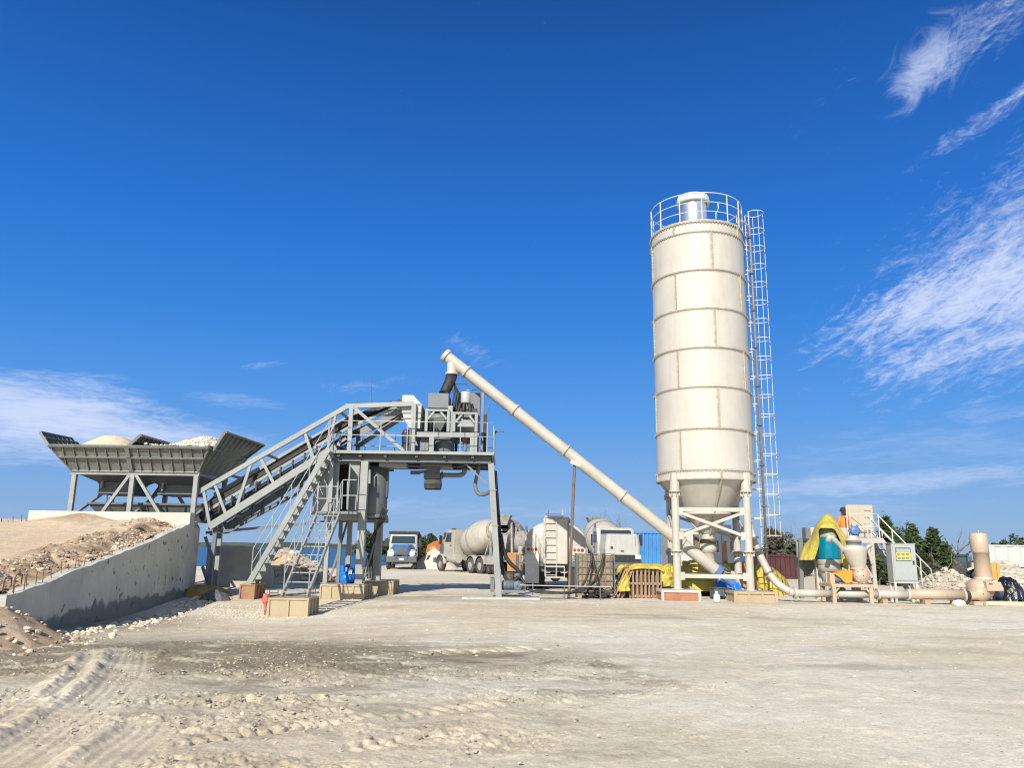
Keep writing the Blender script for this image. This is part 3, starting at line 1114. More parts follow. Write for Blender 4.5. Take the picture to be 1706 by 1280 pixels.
# rubble along the ramp edge, stones at the wall foot, loose stones over the yard
mb, mbc = MB(), MB()
for i in range(3600):
    y = random.uniform(13.6, 27)
    u = abs(random.gauss(0.35, 0.55)) + 0.02
    if u > 2.2 or float(fbm(np.array([u * 2.0]), np.array([y * 2.0]), 2, 5)[0]) < .42:
        continue
    x = wallx(y) - .24 - u
    r = random.choice((.008, .01, .014, .018, .022, .03, .04)) * random.uniform(.7, 1.3)
    if random.random() < .012:
        r = random.uniform(.07, .11)
    (mb if random.random() < .3 else mbc).blob((x, y, zramp(x, y) + r * .25), r, i, 1 if r > .05 else 0, .28, (1.2, 1, .75))
# low mound of dug earth burying the near end of the wall
gu, gv = np.meshgrid(np.linspace(-1, 1, 70), np.linspace(-1, 1, 50))
mx_, my_ = -8.55 + gu * 1.35, 13.3 + gv * 1.3
mz_ = 0.74 * np.clip(1 - (np.abs(gu) ** 2.2 + np.abs(gv) ** 2.2), 0, 1) ** 0.9 * (1 - .35 * sstep(-.2, .9, gu)) + .22 * (fbm(mx_ * 2.4, my_ * 2.4, 4, 27) - .5) - .16
me = npmesh('earth_mound', np.stack([mx_.ravel(), my_.ravel(), mz_.ravel()], -1), gridquads(50, 70))
setmask(me, np.clip(.35 + 1.2 * (fbm(mx_ * 2, my_ * 2, 3, 28) - .3), 0, 1), np.ones_like(gu) * .4, np.zeros_like(gu))
me.materials.append(bpy.data.materials['ramp_soil'])
o = bpy.data.objects.new('earth_mound', me)
COL.objects.link(o)
tag(o, 'brown mound of dug earth burying the low near end of the retaining wall', 'earth mound', kind='thing')
for i in range(420):
    gu_, gv_ = random.uniform(-1, 1.25), random.uniform(-1.1, 1)
    j, k = min(49, max(0, int((gv_ + 1) * 24.5))), min(69, max(0, int((gu_ + 1) * 34.5)))
    x, y = -8.55 + gu_ * 1.35, 13.3 + gv_ * 1.3
    r = random.choice((.01, .012, .016, .02, .03, .045)) * random.uniform(.6, 1.3)
    (mbc if random.random() < .5 else mb).blob((x, y, max(mz_[j, k], gz(x, y)) + r * .3), r, i + 7000, 1 if r > .05 else 0, .28, (1.2, 1, .75))
tag(mb.build('ramp_rubble', ROCK), 'pale stones strewn along the broken edge of the ramp', 'rubble', kind='stuff')
tag(mbc.build('earth_clods', CLOD), 'brown earth clods heaped along the edge of the ramp', 'rubble', kind='stuff')
mb = MB()
for i in range(520):
    y = random.uniform(14.6, 26.5)
    edge_ = np.interp(y, [14.5, 17, 21, 26.5], [.25, .55, .6, .5])
    x = wallx(y) + edge_ + abs(random.gauss(0, .4)) - .05
    r = random.choice((.015, .02, .025, .03, .04, .06)) * random.uniform(.6, 1.3)
    if random.random() < .012:
        r = random.uniform(.06, .09)
    mb.blob((x, y, gz(x, y) + r * .3), r, i, 1 if r > .05 else 0, .28, (1.25, 1, .75))
for i in range(700):
    y = 5.5 + 24 * random.random() ** 1.2
    x = random.uniform(-.72, .72) * y
    if x < wallx(y) + .2 and y > 12:
        continue
    r = random.choice((.005, .006, .008, .01, .014)) * random.uniform(.7, 1.3) * (1.0 if y < 12 else 1.2)
    mb.blob((x, y, gz(x, y) + .004), r, i, 0, .3, (1.3, 1, .7))
for i in range(900):
    x, y = random.gauss(-6.9, 1.1), random.gauss(22.6, 1.0)
    r = random.choice((.012, .016, .024)) * random.uniform(.7, 1.3)
    mb.blob((x, y, gz(x, y) + r * .2), r, i, 0, .3, (1.2, 1, .8))
mbs = MB()
for i in range(3600):
    x, y = random.gauss(-4.2, 2.6), random.gauss(10.2, 2.3)
    if float(fbm(np.array([x * .9]), np.array([y * 1.6]), 3, 36)[0]) < .46:
        continue
    r = random.choice((.004, .006, .008, .010, .013, .018)) * random.uniform(.7, 1.3)
    if y > 5:
        mbs.blob((x, y, gz(x, y) + .01), r, i, 0, .3, (1.2, 1, .8))
tag(mbs.build('soil_clods', paint('damp_soil_clod', (.40, .355, .275), .95, var=.15, scale=5, dirt=(.22, .185, .13), dirt_amt=.6, bump=.4, bscale=30, island=.4)), 'small grey-brown soil clods strewn over the churned left foreground', 'soil clods', kind='stuff')
tag(mb.build('loose_stones', paint('yard_stone', (.56, .50, .39), .92, var=.12, scale=4, dirt=(.38, .33, .25), dirt_amt=.4, bump=.4, bscale=25, island=.22)), 'pale loose stones scattered over the yard and along the wall foot', 'stones', kind='stuff')
# ------------------------------------------------------------------ concrete of the bin foundation and the far wall
HY0, HY1 = 27.0, 29.7            # front and rear planes of the aggregate bins
zt_ = P(200, 853, 26.35).z
t_ = MB()
xa, xb = P(47, 860, 26.35).x, wallx(26.35) - 0.02
t_.bb((xa, 26.35, 0.2), (xb, 26.75, zt_))
o = t_.build('foundation_wall', paint('pale_concrete', (0.50, 0.485, 0.43), 0.85, var=0.08, scale=1.5, dirt=(0.42, 0.37, 0.30), dirt_amt=0.5, bump=0.3, bscale=14))
tag(o, 'sunlit whitish concrete wall below the aggregate bins at the top of the ramp', 'wall', kind='thing')
t_ = MB()
t_.bb((xa + .2, 26.752, 0.0), (xb - .02, 27.35, zt_ - 0.45))
t_.bb((xa + .2, 29.3, -0.2), (xb - 1.3, 30.2, zt_ - 0.45))
o = t_.build('foundation_block', CONC)
tag(o, 'broad concrete foundation block carrying the legs of the aggregate bins', 'foundation', kind='thing')
t_ = MB()
f0, f1 = P(340, 975, 32.0), P(452, 968, 32.0)
za, zb_ = P(345, 909, 32.0).z, P(430, 914, 32.0).z
t_.prism([(f0.x, 32, -.3), (f1.x, 32, -.3), (f1.x, 32, za - 1.0), (f1.x - .45, 32, za - .18), (f1.x - 1.2, 32, za), (f0.x, 32, za)], (0, .3, 0))
o = t_.build('retaining_wall', CONC)
tag(o, 'low shaded concrete wall with sloping end beyond the conveyor tail', 'retaining wall', kind='thing')
# earth and rubble heap behind that wall
nu, nv = 60, 40
us_, vs_ = np.meshgrid(np.linspace(-1, 1, nu + 1), np.linspace(-1, 1, nv + 1))
hx, hy = P(470, 960, 37).x, 37.5
rr_ = np.hypot(us_, vs_)
hz = 1.75 * np.clip(1 - rr_, 0, 1) ** 0.8 + .25 * (fbm(us_ * 5 + 3, vs_ * 5, 4, 3) - .5) - .12
hm = npmesh('rubble_heap', np.stack([(hx + us_ * 2.6).ravel(), (hy + vs_ * 2.2).ravel(), hz.ravel()], -1), gridquads(nv + 1, nu + 1))
setmask(hm, np.clip(fbm(us_ * 3, vs_ * 3, 3, 8), 0, 1) * .7, np.ones_like(us_) * .6, np.zeros_like(us_))
hm.materials.append(bpy.data.materials['ramp_soil'])
o = bpy.data.objects.new('rubble_heap', hm)
COL.objects.link(o)
tag(o, 'brown heap of earth and broken limestone behind the far concrete wall', 'heap', kind='thing')
ORG[o.name] = V((0, 0, 0))
mb = MB()
for i in range(330):
    u, v = random.uniform(-1, 1.5), random.uniform(-1.1, 0.6)
    r0 = math.hypot(u, v)
    r = random.uniform(.03, .12)
    mb.blob((hx + u * 2.6, hy + v * 2.2, max(0, 1.6 * max(0, 1 - r0) ** .8) + r * .3), r, i, 1, .25, (1.2, 1, .8))
tag(mb.build('broken_limestone', ROCK), 'broken limestone lumps lying over and beside the brown heap', 'stones', kind='stuff')
# the second heap, nearer the stair (low, pale)
# ------------------------------------------------------------------ aggregate bins
bx = (P(83, 743, 26.4).x + P(345, 743, 26.4).x) / 2
ab = thing('aggregate_bin', 'grey steel twin aggregate bin with ribbed sides and raised wings on a braced frame', 'aggregate bin', (bx, 28.3, zt_ - .45))
YT = 26.45        # top rim stands nearer than the frame below
TL, TR = P(81, 744, YT), P(349, 742.5, YT)
BL, BR = P(121, 785.5, HY0), P(331, 785.5, HY0)
ztop_b, zbot_b = (TL.z + TR.z) / 2, (BL.z + BR.z) / 2
TL.z = TR.z = ztop_b
BL.z = BR.z = zbot_b
YTB, YBB = HY1 + .55, HY1          # rear rim and rear foot
TLb, TRb, BLb, BRb = V((TL.x, YTB, ztop_b)), V((TR.x, YTB, ztop_b)), V((BL.x, YBB, zbot_b)), V((BR.x, YBB, zbot_b))


def lerp(a, b, t):
    return a + (b - a) * t


def ribbed(name, tl, tr_, br, bl, n, mids=(0.45,), out=1, lean=None, mat=BING, rim=True, dep=.07):
    """steel panel with flat-bar ribs on its outer face"""
    q = MB()
    q.slab([tl, tr_, br, bl], 0.03)
    nr = (tr_ - tl).cross(bl - tl).normalized() * out
    for i in range(n + 1):
        t = i / n
        a, c = lerp(tl, tr_, t), lerp(bl, br, t)
        if lean is not None:
            xc = lerp(TL.x, TR.x, t)
        q.bar(a + nr * dep / 2, c + nr * dep / 2, 0.03, dep, nr) if abs((c - a).normalized().dot(nr)) < .9 else None
    for mm in mids:
        q.bar(lerp(tl, bl, mm) + nr * dep * .62, lerp(tr_, br, mm) + nr * dep * .62, 0.045, dep * 1.25, nr)
    if rim:
        q.bar(tl + nr * .03, tr_ + nr * .03, 0.06, 0.07, nr)
    return q.build(name, mat, ab)


# front panel: ribs run straight down the slope, the slanted ends cut them
q = MB()
q.slab([TL, TR, BR, BL], 0.03)
nr = (TR - TL).cross(BL - TL).normalized()
if nr.y > 0:
    nr = -nr
nrib = 15
for i in range(-3, nrib + 6):
    xt = TL.x + (TR.x - TL.x) * (i + .3) / nrib
    pa, pb = V((xt, YT, ztop_b)), V((xt, HY0, zbot_b))
    lo_, hi_ = 0.0, 1.0
    # clip to the trapezoid
    best = None
    for k in range(41):
        f = k / 40
        x0, x1 = TL.x + (BL.x - TL.x) * f, TR.x + (BR.x - TR.x) * f
        if x0 <= xt <= x1:
            best = (f, f) if best is None else (best[0], f)
    if best and best[1] - best[0] > .1:
        q.bar(lerp(pa, pb, best[0]) + nr * .035, lerp(pa, pb, best[1]) + nr * .035, 0.022, 0.07, nr)
for mm, w_ in ((0.43, .05), (0.0, .06), (1.0, .05)):
    q.bar(lerp(TL, BL, mm) + nr * .05, lerp(TR, BR, mm) + nr * .05, w_, 0.1, nr)
for a, c in ((TL, BL), (TR, BR)):
    q.bar(a + nr * .03, c + nr * .03, 0.05, 0.07, nr)
mid = lerp(TL, TR, .49)
midb = V((mid.x, HY0, zbot_b))
q.bar(mid + nr * .05, midb + nr * .05, 0.14, 0.1, nr)
q.build('front_panel', BING, ab)
q = MB()
q.slab([TLb, TRb, BRb, BLb], 0.03)
q.build('rear_panel', BING, ab)
for name, a, b_, c, d in (('side_panel', TL, TLb, BLb, BL), ('side_panel', TR, TRb, BRb, BR)):
    q = MB()
    q.slab([a, b_, c, d], 0.03)
    for k in range(7):
        f = k / 6
        q.bar(lerp(a, b_, f), lerp(d, c, f), .05, .05, V((1, 0, .6)))
    q.build(name, BING, ab)
# divider between the two bins
q = MB()
q.slab([V((mid.x - .02, YT + .05, ztop_b)), V((mid.x - .02, YTB - .05, ztop_b)), V((mid.x, YBB, zbot_b)), V((mid.x, HY0, zbot_b))], 0.05)
q.build('divider_panel', BING, ab)
# raised wings
for (n_, a, b_, c, d, cnt) in (('wing_panel', P(65, 722, YT), P(117.5, 732.5, YTB), P(140, 750, YTB), P(80, 744, YT), 7),
                               ('wing_panel', P(233, 724, YT), P(281, 737.5, YTB), P(262, 756, YTB), P(211, 744, YT), 7),
                               ('wing_panel', P(374, 718.5, YT), P(439, 741, YTB), P(366, 796, YTB - .3), P(331, 785, HY0), 9)):
    q = MB()
    q.slab([a, b_, c, d], 0.03)
    nrm = (b_ - a).cross(d - a).normalized()
    if nrm.x < 0:
        nrm = -nrm
    for sgn in ((1,) if n_ else (1,)):
        for k in range(cnt + 1):
            f = k / cnt
            q.bar(lerp(a, b_, f) + nrm * .04, lerp(d, c, f) + nrm * .04, .03, .07, nrm)
        for f in (0.0, .42, 1.0):
            q.bar(lerp(a, d, f) + nrm * .05, lerp(b_, c, f) + nrm * .05, .05, .09, nrm)
    q.build(n_, BING, ab)
# frame
zf = zbot_b - .06
zbase = zt_ - .45
fl_ = P(125, 790, HY0).x
fr_ = P(328, 790, HY0).x
fm_ = P(222, 790, HY0).x
for y_ in (HY0, HY1):
    q = MB()
    q.bar((fl_ - .12, y_, zf), (fr_ + .1, y_, zf), .12, .15)
    q.build('top_beam', GREY, ab)
    for x_ in (fl_, fm_, fr_):
        q = MB()
        zb2 = .02 if y_ == HY1 and x_ == fr_ else zbase
        q.bar((x_, y_, zf - .076), (x_, y_, zb2), .15, .13)
        q.bb((x_ - .14, y_ - .14, zb2 - .002), (x_ + .14, y_ + .14, zb2 + .02))
        q.build('post', GREY, ab)
    for x0, x1 in ((fm_ - .12, P(158, 850, HY0).x), (fm_ + .12, P(281, 850, HY0).x)):
        q = MB()
        q.bar((x0, y_, zf - .08), (x1, y_, zbase + .02), .10, .10)
        q.build('brace', GREY, ab)
for x_ in (fl_, fm_, fr_):
    q = MB()
    q.bar((x_, HY0 + .07, zf), (x_, HY1 - .07, zf), .10, .12)
    q.bar((x_, HY0 + .1, zbase + .3), (x_, HY1 - .1, zf - .3), .08, .08)
    q.build('cross_beam', GREY, ab)
# lower hoppers and discharge gates
for x0, x1, xm0, xm1, ztp in ((121, 219, 165, 216, 805), (226, 331, 265, 321, 808)):
    ym0, ym1 = HY0 + .75, HY1 - .65
    zg = P(200, ztp, ym0).z
    zg2 = P(200, 824, ym0).z
    a0, a1 = P(x0, 790, HY0).x + .05, P(x1, 790, HY0).x - .05
    b0, b1 = P(xm0, 810, ym0).x, P(xm1, 810, ym0).x
    r0 = [V((a0, HY0 + .1, zf)), V((a1, HY0 + .1, zf)), V((a1, HY1 - .1, zf)), V((a0, HY1 - .1, zf))]
    r1 = [V((b0, ym0, zg)), V((b1, ym0, zg)), V((b1, ym1, zg)), V((b0, ym1, zg))]
    q = MB()
    q.loft([r0, r1], False, False)
    o = q.build('hopper_cone', GREYD, ab, solid=.02)
    q = MB()
    q.bb((b0, ym0, zg2), (b1, ym1, zg))
    q.bb((b0 - .03, ym0 - .03, zg2 + .02), (b1 + .03, ym1 + .03, zg2 + .07))
    q.bb((b0 - .03, ym0 - .03, zg - .04), (b1 + .03, ym1 + .03, zg + .01))
    q.build('discharge_gate', GREYD, ab)
    q = MB()
    xv = lerp(V((b0, 0, 0)), V((b1, 0, 0)), .15).x
    q.tube((xv, ym0 - .12, zg + .25), (xv, ym0 - .12, zg - .2), .045)
    q.bb((xv - .1, ym0 - .14, zg + .05), (xv + .15, ym0 - .032, zg + .12))
    q.build('gate_cylinder', GREY, ab)
# weigh hopper below
wh = thing('weigh_hopper', 'pale grey trough-shaped weigh hopper hanging between the bin legs above the white wall', 'weigh hopper', (bx, 28.3, zbase))
yw0, yw1 = HY0 + .5, HY1 - .4
w0, w1 = P(146, 839, yw0), P(342, 841, yw0)
zw = (w0.z + w1.z) / 2
q = MB()
rA = [V((w0.x, yw0, zw)), V((w1.x, yw0, zw)), V((w1.x, yw1, zw)), V((w0.x, yw1, zw))]
rB = [V((w0.x + .45, yw0 + .45, zw - .6)), V((w1.x - .3, yw0 + .45, zw - .6)), V((w1.x - .3, yw1 - .45, zw - .6)), V((w0.x + .45, yw1 - .45, zw - .6))]
q.loft([rA, rB], False, False)
q.build('trough', GREYM, wh, solid=.02)
q = MB()
for a, c in zip(rA, rA[1:] + rA[:1]):
    q.bar(a, c, .07, .07)
q.build('rim', GREYD, wh)
q = MB()
for k in range(1, 6):
    f = k / 6
    q.bar(lerp(rA[0], rA[1], f) + V((0, -.02, 0)), lerp(rB[0], rB[1], f) + V((0, -.02, 0)), .03, .05)
for x_ in (w0.x + .5, w1.x - .5):
    q.tube((x_, yw0 + .3, zw), (x_, yw0 + .3, zw + .62), .02)
q.build('hanger_rib', GREYD, wh)
# material in the bins
for nm, lb, cat, px0, px1, apex, mat_, hh, sd in (('sand_heap', 'smooth pale yellow sand heaped in the bin between dark wings', 'sand heap', 96, 206, 146, SANDM, .62, 3),
                                                  ('gravel_heap', 'lumpy whitish gravel heaped in the bin beside the ribbed wing', 'gravel heap', 236, 349, 318, GRAVM, .58, 5)):
    x0, x1 = P(px0, 743, YT).x, P(px1, 743, YT).x
    xa_ = P(apex, 735, YT).x
    gxs, gys = np.meshgrid(np.linspace(x0, x1, 70), np.linspace(YT + .1, YTB - .1, 50))
    fx = np.where(gxs < xa_, (gxs - x0) / (xa_ - x0), (x1 - gxs) / (x1 - xa_))
    fy = sstep(-.05, 1.5, gys - YT - .1) * sstep(-.05, 1.9, YTB - .1 - gys)
    zz = ztop_b - .04 + hh * np.sin(np.clip(fx, 0, 1) * pi / 2) ** 1.1 * np.clip(fy, 0, 1) + (.09 if mat_ is SANDM else .09) * (fbm(gxs * 3, gys * 3, 4, sd) - .5)
    if mat_ is GRAVM:
        zz = np.maximum(zz, ztop_b + .03 + .05 * fbm(gxs * 4, gys * 4, 2, 8))
    me = npmesh(nm, np.stack([gxs.ravel(), gys.ravel(), zz.ravel()], -1), gridquads(*gxs.shape))
    me.materials.append(mat_)
    o = bpy.data.objects.new(nm, me)
    COL.objects.link(o)
    tag(o, lb, cat, kind='thing')
    ORG[o.name] = V((0, 0, 0))
    if mat_ is GRAVM:
        mb = MB()
        for i in range(900):
            a, c = random.randrange(50), random.randrange(70)
            r = random.uniform(.02, .05)
            mb.blob((gxs[a, c], gys[a, c], zz[a, c] + r * .4), r, i, 0, .25)
        mb.build('gravel_stones', GRAVM, o)

# ------------------------------------------------------------------ belt conveyor
FYc, RYc = 27.2, 28.7
cv = thing('belt_conveyor', 'inclined belt conveyor with black belt inside a pale grey lattice truss rising to the platform', 'conveyor', (P(440, 900, 27.9).x, 27.9, 0))
U_ = [P(331, 820.5, FYc), P(579, 677.5, FYc), P(688, 673, FYc)]
L_ = [P(349, 878, FYc), P(548, 752, FYc)]


def onU(px):
    t = (px - 331) / (579 - 331)
    return lerp(U_[0], U_[1], t)


def onL(px):
    t = (px - 349) / (548 - 349)
    return lerp(L_[0], L_[1], t)


def sh(p, y):
    return V((p.x, y, p.z))


for y_, nm in ((FYc, 'front'), (RYc, 'rear')):
    q = MB()
    q.bar(sh(U_[0], y_), sh(U_[1], y_), .13, .16)
    q.bar(sh(U_[1], y_) + V((-.06, 0, 0)), sh(U_[2], y_), .128, .16)
    q.build('top_chord', GREY, cv)
    q = MB()
    q.bar(sh(L_[0], y_), sh(onL(560), y_), .12, .24)
    q.build('bottom_chord', GREY, cv)
    nodes = [('v', 339, 350), ('d', 357, 377), ('d', 418, 392), ('d', 432, 457), ('d', 506, 523), ('d', 560, 545)]
    for _, pu, pl_ in nodes:
        q = MB()
        q.bar(sh(onU(pu), y_), sh(onL(pl_), y_), .075, .10)
        q.build('lattice_bar', GREY, cv)
    q = MB()
    a = P(586, 677, FYc)
    c = P(586, 752, FYc)
    q.bar(sh(a, y_), V((a.x, y_, c.z)), .14, .14)
    q.build('lattice_post', GREY, cv)
    q = MB()
    q.bar(sh(P(591, 680, FYc), y_), sh(P(673, 752, FYc), y_), .12, .11)
    q.build('lattice_bar', GREY, cv)
    q = MB()
    a = P(690, 673, FYc)
    q.bar(sh(a, y_), V((a.x, y_, c.z)), .16, .13)
    q.build('lattice_post', GREY, cv)
# cross ties between both trusses
for px in (345, 380, 440, 500, 565):
    for fn_ in (onU, onL):
        q = MB()
        q.bar(fn_(px), sh(fn_(px), RYc), .08, .08)
        q.build('cross_tie', GREY, cv)
# belt and its frame
Bt = [P(338, 850, 27.6), P(579, 708, 27.6), P(669, 673, 27.6)]
bd = (Bt[1] - Bt[0]).normalized()
q = MB()
yb0, yb1 = 27.55, 28.35
path_t = [Bt[0], Bt[1], Bt[2]]
ring_ = []
cross = [(-.0, .10), (.2, .02), (.6, .02), (.8, .10)]
vs, fs = [], []
for p in path_t:
    for dy, dz in cross:
        vs.append(V((p.x, yb0 + dy, p.z + dz)))
for p in path_t:
    for dy, dz in cross:
        vs.append(V((p.x + .1, yb0 + dy, p.z - .34)))
n_ = len(cross)
for o_ in (0, 3 * n_):
    for k in range(2):
        for i in range(n_ - 1):
            fs.append((o_ + k * n_ + i, o_ + k * n_ + i + 1, o_ + (k + 1) * n_ + i + 1, o_ + (k + 1) * n_ + i))
q.add(vs, fs)
q.build('belt', BLACK, cv, solid=.035)
# skirt boards (black) along the belt side as seen
q = MB()
q.slab([Bt[0] + V((.1, -.03, .0)), Bt[1] + V((0, -.03, .0)), Bt[1] + V((0, -.03, .26)), Bt[0] + V((.1, -.03, .26))], .02)
q.slab([Bt[1] + V((0, -.03, .0)), Bt[2] + V((-.35, -.03, .05)), Bt[2] + V((-.35, -.03, .12)), Bt[1] + V((0, -.03, .26))], .02)
q.build('belt_skirt', BLACK, cv)
q = MB()
for dy in (-.05, .87):
    q.bar(Bt[0] + V((0, dy, -.14)), Bt[1] + V((0, dy, -.14)), .06, .10)
    q.bar(Bt[1] + V((0, dy, -.14)), Bt[2] + V((-.1, dy, -.10)), .06, .10)
    q.bar(Bt[0] + V((.25, dy, -.52)), Bt[1] + V((0, dy, -.5)), .06, .09)
q.build('belt_frame', GREY, cv)
for k in range(12):
    t = (k + .5) / 12
    p = lerp(Bt[0], Bt[1], t)
    q = MB()
    q.tube(V((p.x, yb0 + .05, p.z - .36)), V((p.x, yb1 - .05, p.z - .36)), .06, n=8)
    q.bar(V((p.x, yb0 - .06, p.z - .14)), V((p.x, yb0 - .06, p.z - .50)), .05, .05)
    q.build('idler_roller', BLACK, cv)
# head drum end with chute plating below the upper belt
q = MB()
pa, pb = P(590, 742, 27.6), P(672, 690, 27.6)
q.slab([pa, pb, pb + V((0, .75, 0)), pa + V((0, .75, 0))], .04)
q.slab([P(600, 728, 27.55), P(668, 690, 27.55), P(668, 678, 27.55), P(600, 715, 27.55)], .03)
q.build('return_tray', GREYM, cv)
q = MB()
q.tube(P(666, 673, 27.5), P(666, 673, 27.5) + V((0, .95, 0)), .16, n=18)
q.build('head_drum', BLACK, cv)
# lower support beam, stay and tail legs
q = MB()
q.bar(P(379, 886, 28.4), P(520, 808, 28.4), .10, .14)
for a, c in (((420, 862), (424, 838)), ((436, 852), (442, 832)), ((470, 836), (470, 815)), ((500, 820), (506, 790)), ((400, 873), (391, 855))):
    q.bar(P(*a, 28.4), P(*c, 28.3), .08, .08)
q.build('support_beam', SLATE, cv)
q = MB()
q.bar(P(343, 888, 27.9), P(552, 869, 28.3), .07, .09)
q.bar(P(350, 890, 27.9), P(382, 886, 28.4), .07, .12)
q.build('stay_bar', SLATE, cv)
for y_ in (27.4, 28.6):
    q = MB()
    p = P(360, 878, y_)
    q.bar(p, V((p.x - .05, y_, .05)), .13, .13)
    q.bar(V((p.x - .35, y_, p.z - .35)), V((p.x - .02, y_, p.z - 1.1)), .07, .07)
    q.bar(V((p.x - .35, y_, .9)), V((p.x, y_, .1)), .07, .07)
    q.bb((p.x - .25, y_ - .16, -.05), (p.x + .2, y_ + .16, .05))
    q.build('tail_leg', SLATE, cv)
q = MB()
pt = P(345, 858, 27.7)
q.tube((pt.x, 27.45, pt.z - .05), (pt.x, 28.45, pt.z - .05), .18, n=16)
q.build('tail_drum', BLACK, cv)
# ------------------------------------------------------------------ hood over the conveyor head
hd = thing('feed_hood', 'boxy pale grey sheet-metal hood over the upper end of the conveyor', 'feed hood', P(686, 750, 28.0))
pts = [(670.5, 658.5), (688.5, 658.5), (702.5, 674), (700.5, 700), (699.5, 714), (681, 713), (672.5, 696), (668, 680)]
q = MB()
q.prism([P(a, c, 27.32) for a, c in pts], (0, 1.25, 0))
q.build('hood_shell', paint('light_hood_paint', (0.37, 0.40, 0.385), 0.45, var=0.08, scale=2, dirt=(0.3, 0.29, 0.26), dirt_amt=0.4, streak=True), hd)
q = MB()
for yy_ in (674.5, 688, 697.5):
    a, c = P(669, yy_, 27.31), P(700.5, yy_, 27.31)
    q.bar(a, c, .02, .05)
q.build('seam_strip', GREYM, hd)
q = MB()
q.prism([P(a, c, 27.9) for a, c in ((703, 674), (709, 684), (708, 722), (703, 722))], (0, .6, 0))
q.build('rubber_skirt', GREYD, hd)
# ------------------------------------------------------------------ mixing platform (deck, legs, railing)
PY0, PY1 = 26.8, 29.9
dk = thing('mixing_platform', 'high grey steel platform on tall columns with thin white railing', 'platform', (P(700, 990, 28.4).x, 28.4, 0))
dL, dR = P(547, 757, PY0), P(823, 757, PY0)
zd = (P(690, 752, PY0).z)
q = MB()
q.bb((dL.x, PY0, zd - .10), (dR.x, PY0 + .08, zd))
q.bb((dL.x, PY1 - .08, zd - .14), (dR.x, PY1, zd))
q.bb((dR.x - .08, PY0 + .082, zd - .14), (dR.x, PY1 - .082, zd))
q.bb((dL.x, PY0 + .082, zd - .14), (dL.x + .08, PY1 - .082, zd))
q.build('edge_beam', GREY, dk)
q = MB()
q.bb((dL.x + .082, PY0 + .082, zd - .03), (dR.x - .082, PY1 - .082, zd - .004))
q.build('deck_plate', GREYD, dk)
# main girders under the deck
for y_ in (27.15, 28.4, 29.5):
    q = MB()
    q.bb((dL.x + .1, y_ - .07, zd - .34), (dR.x - .1, y_ + .07, zd - .032))
    q.bb((dL.x + .1, y_ - .12, zd - .36), (dR.x - .1, y_ + .12, zd - .338))
    q.build('girder', GREYD, dk)
for px in (575, 610, 650, 700, 745, 790):
    q = MB()
    x_ = P(px, 760, 28).x
    for ya, yb in ((PY0 + .1, 27.075), (27.225, 28.325), (28.475, 29.425)):
        q.bb((x_ - .05, ya, zd - .2), (x_ + .05, yb, zd - .032))
    q.build('joist', GREYD, dk)
q = MB()
a, c = P(632, 764, 27.3), P(677, 769, 27.3)
q.bb((a.x, 27.3, zd - .5), (c.x, 27.9, zd - .36))
q.build('underside_panel', GREY, dk)
# legs: broad columns at the left, slim legs at the right
zped = .42


def column(px_t, px_b, y_, w_, d_, z0, mat=GREY, nm='column'):
    xt, xb_ = P(px_t, 860, y_).x, P(px_b, 970, y_).x
    x_ = (xt + xb_) / 2
    q = MB()
    q.bb((x_ - w_ / 2, y_ - d_ / 2, z0 + .02), (x_ + w_ / 2, y_ + d_ / 2, zd - .362))
    q.bb((x_ - w_ / 2 - .07, y_ - d_ / 2 - .05, z0), (x_ + w_ / 2 + .07, y_ + d_ / 2 + .05, z0 + .02))
    q.build(nm, mat, dk)
    return x_


cx1 = column(604, 598.5, 27.0, .25, .3, zped)
cx2 = column(632, 626, 29.3, .30, .3, zped)
column(547, 543, 27.0, .14, .14, zped)
column(583, 579, 29.3, .16, .16, zped)
for y_, lab in ((27.15, 0), (29.4, 1)):
    x_ = P(827.5, 880, 27.15).x + (.02 if lab else 0)
    q = MB()
    lt_, lb2 = P(818, 772, 27.15), P(831, 986, 27.15)
    q.bar(V((lt_.x, y_, zd - .35)), V((lb2.x, y_, .05)), .20, .21)
    q.bb((lb2.x - .2, y_ - .18, .04), (lb2.x + .2, y_ + .18, .06))
    for z_ in (2.4, 3.6):
        xx_ = lb2.x + (lt_.x - lb2.x) * z_ / zd
        q.bb((xx_ - .12, y_ - .12, z_), (xx_ + .12, y_ + .12, z_ + .03))
    q.build('slim_leg', GREY if not lab else GREYM, dk)
q = MB()
xr = P(819, 780, 27.15).x
q.bar((xr, 27.27, zd - 1.2), (xr, 29.28, zd - .45), .07, .08)
q.bar((xr - .12, 27.2, zd - 1.1), (xr - .9, 27.2, zd - .38), .06, .06)
q.bb((xr + .12, 27.27, 1.9), (xr + .22, 29.28, 2.0))
q.build('leg_brace', GREYM, dk)
# railing
zr1, zr2 = P(690, 702.5, PY0).z, P(690, 726, PY0).z
yr = PY0 + .04
for px in (549, 585.5, 634, 678.5, 722.5, 767, 811.5):
    x_ = P(px, 726, yr).x
    q = MB()
    q.tube((x_, yr, zd), (x_, yr, zr1), .017, n=6)
    q.build('rail_post', GALV, dk)
for k in range(1, 6):
    y_ = yr + (PY1 - .08 - yr) * k / 5
    q = MB()
    q.tube((dR.x - .04, y_, zd), (dR.x - .04, y_, zr1), .017, n=6)
    q.build('rail_post', GALV, dk)
    if k in (2, 4, 5):
        for f in (.2, .4, .6, .8, .95):
            x_ = dL.x + (dR.x - dL.x) * f
        pass
for f in (0.03, .12, .22, .32, .42, .55, .68, .8, .9):
    x_ = dL.x + (dR.x - dL.x) * f
    q = MB()
    q.tube((x_, PY1 - .08, zd), (x_, PY1 - .08, zr1), .017, n=6)
    q.build('rail_post', GALV, dk)
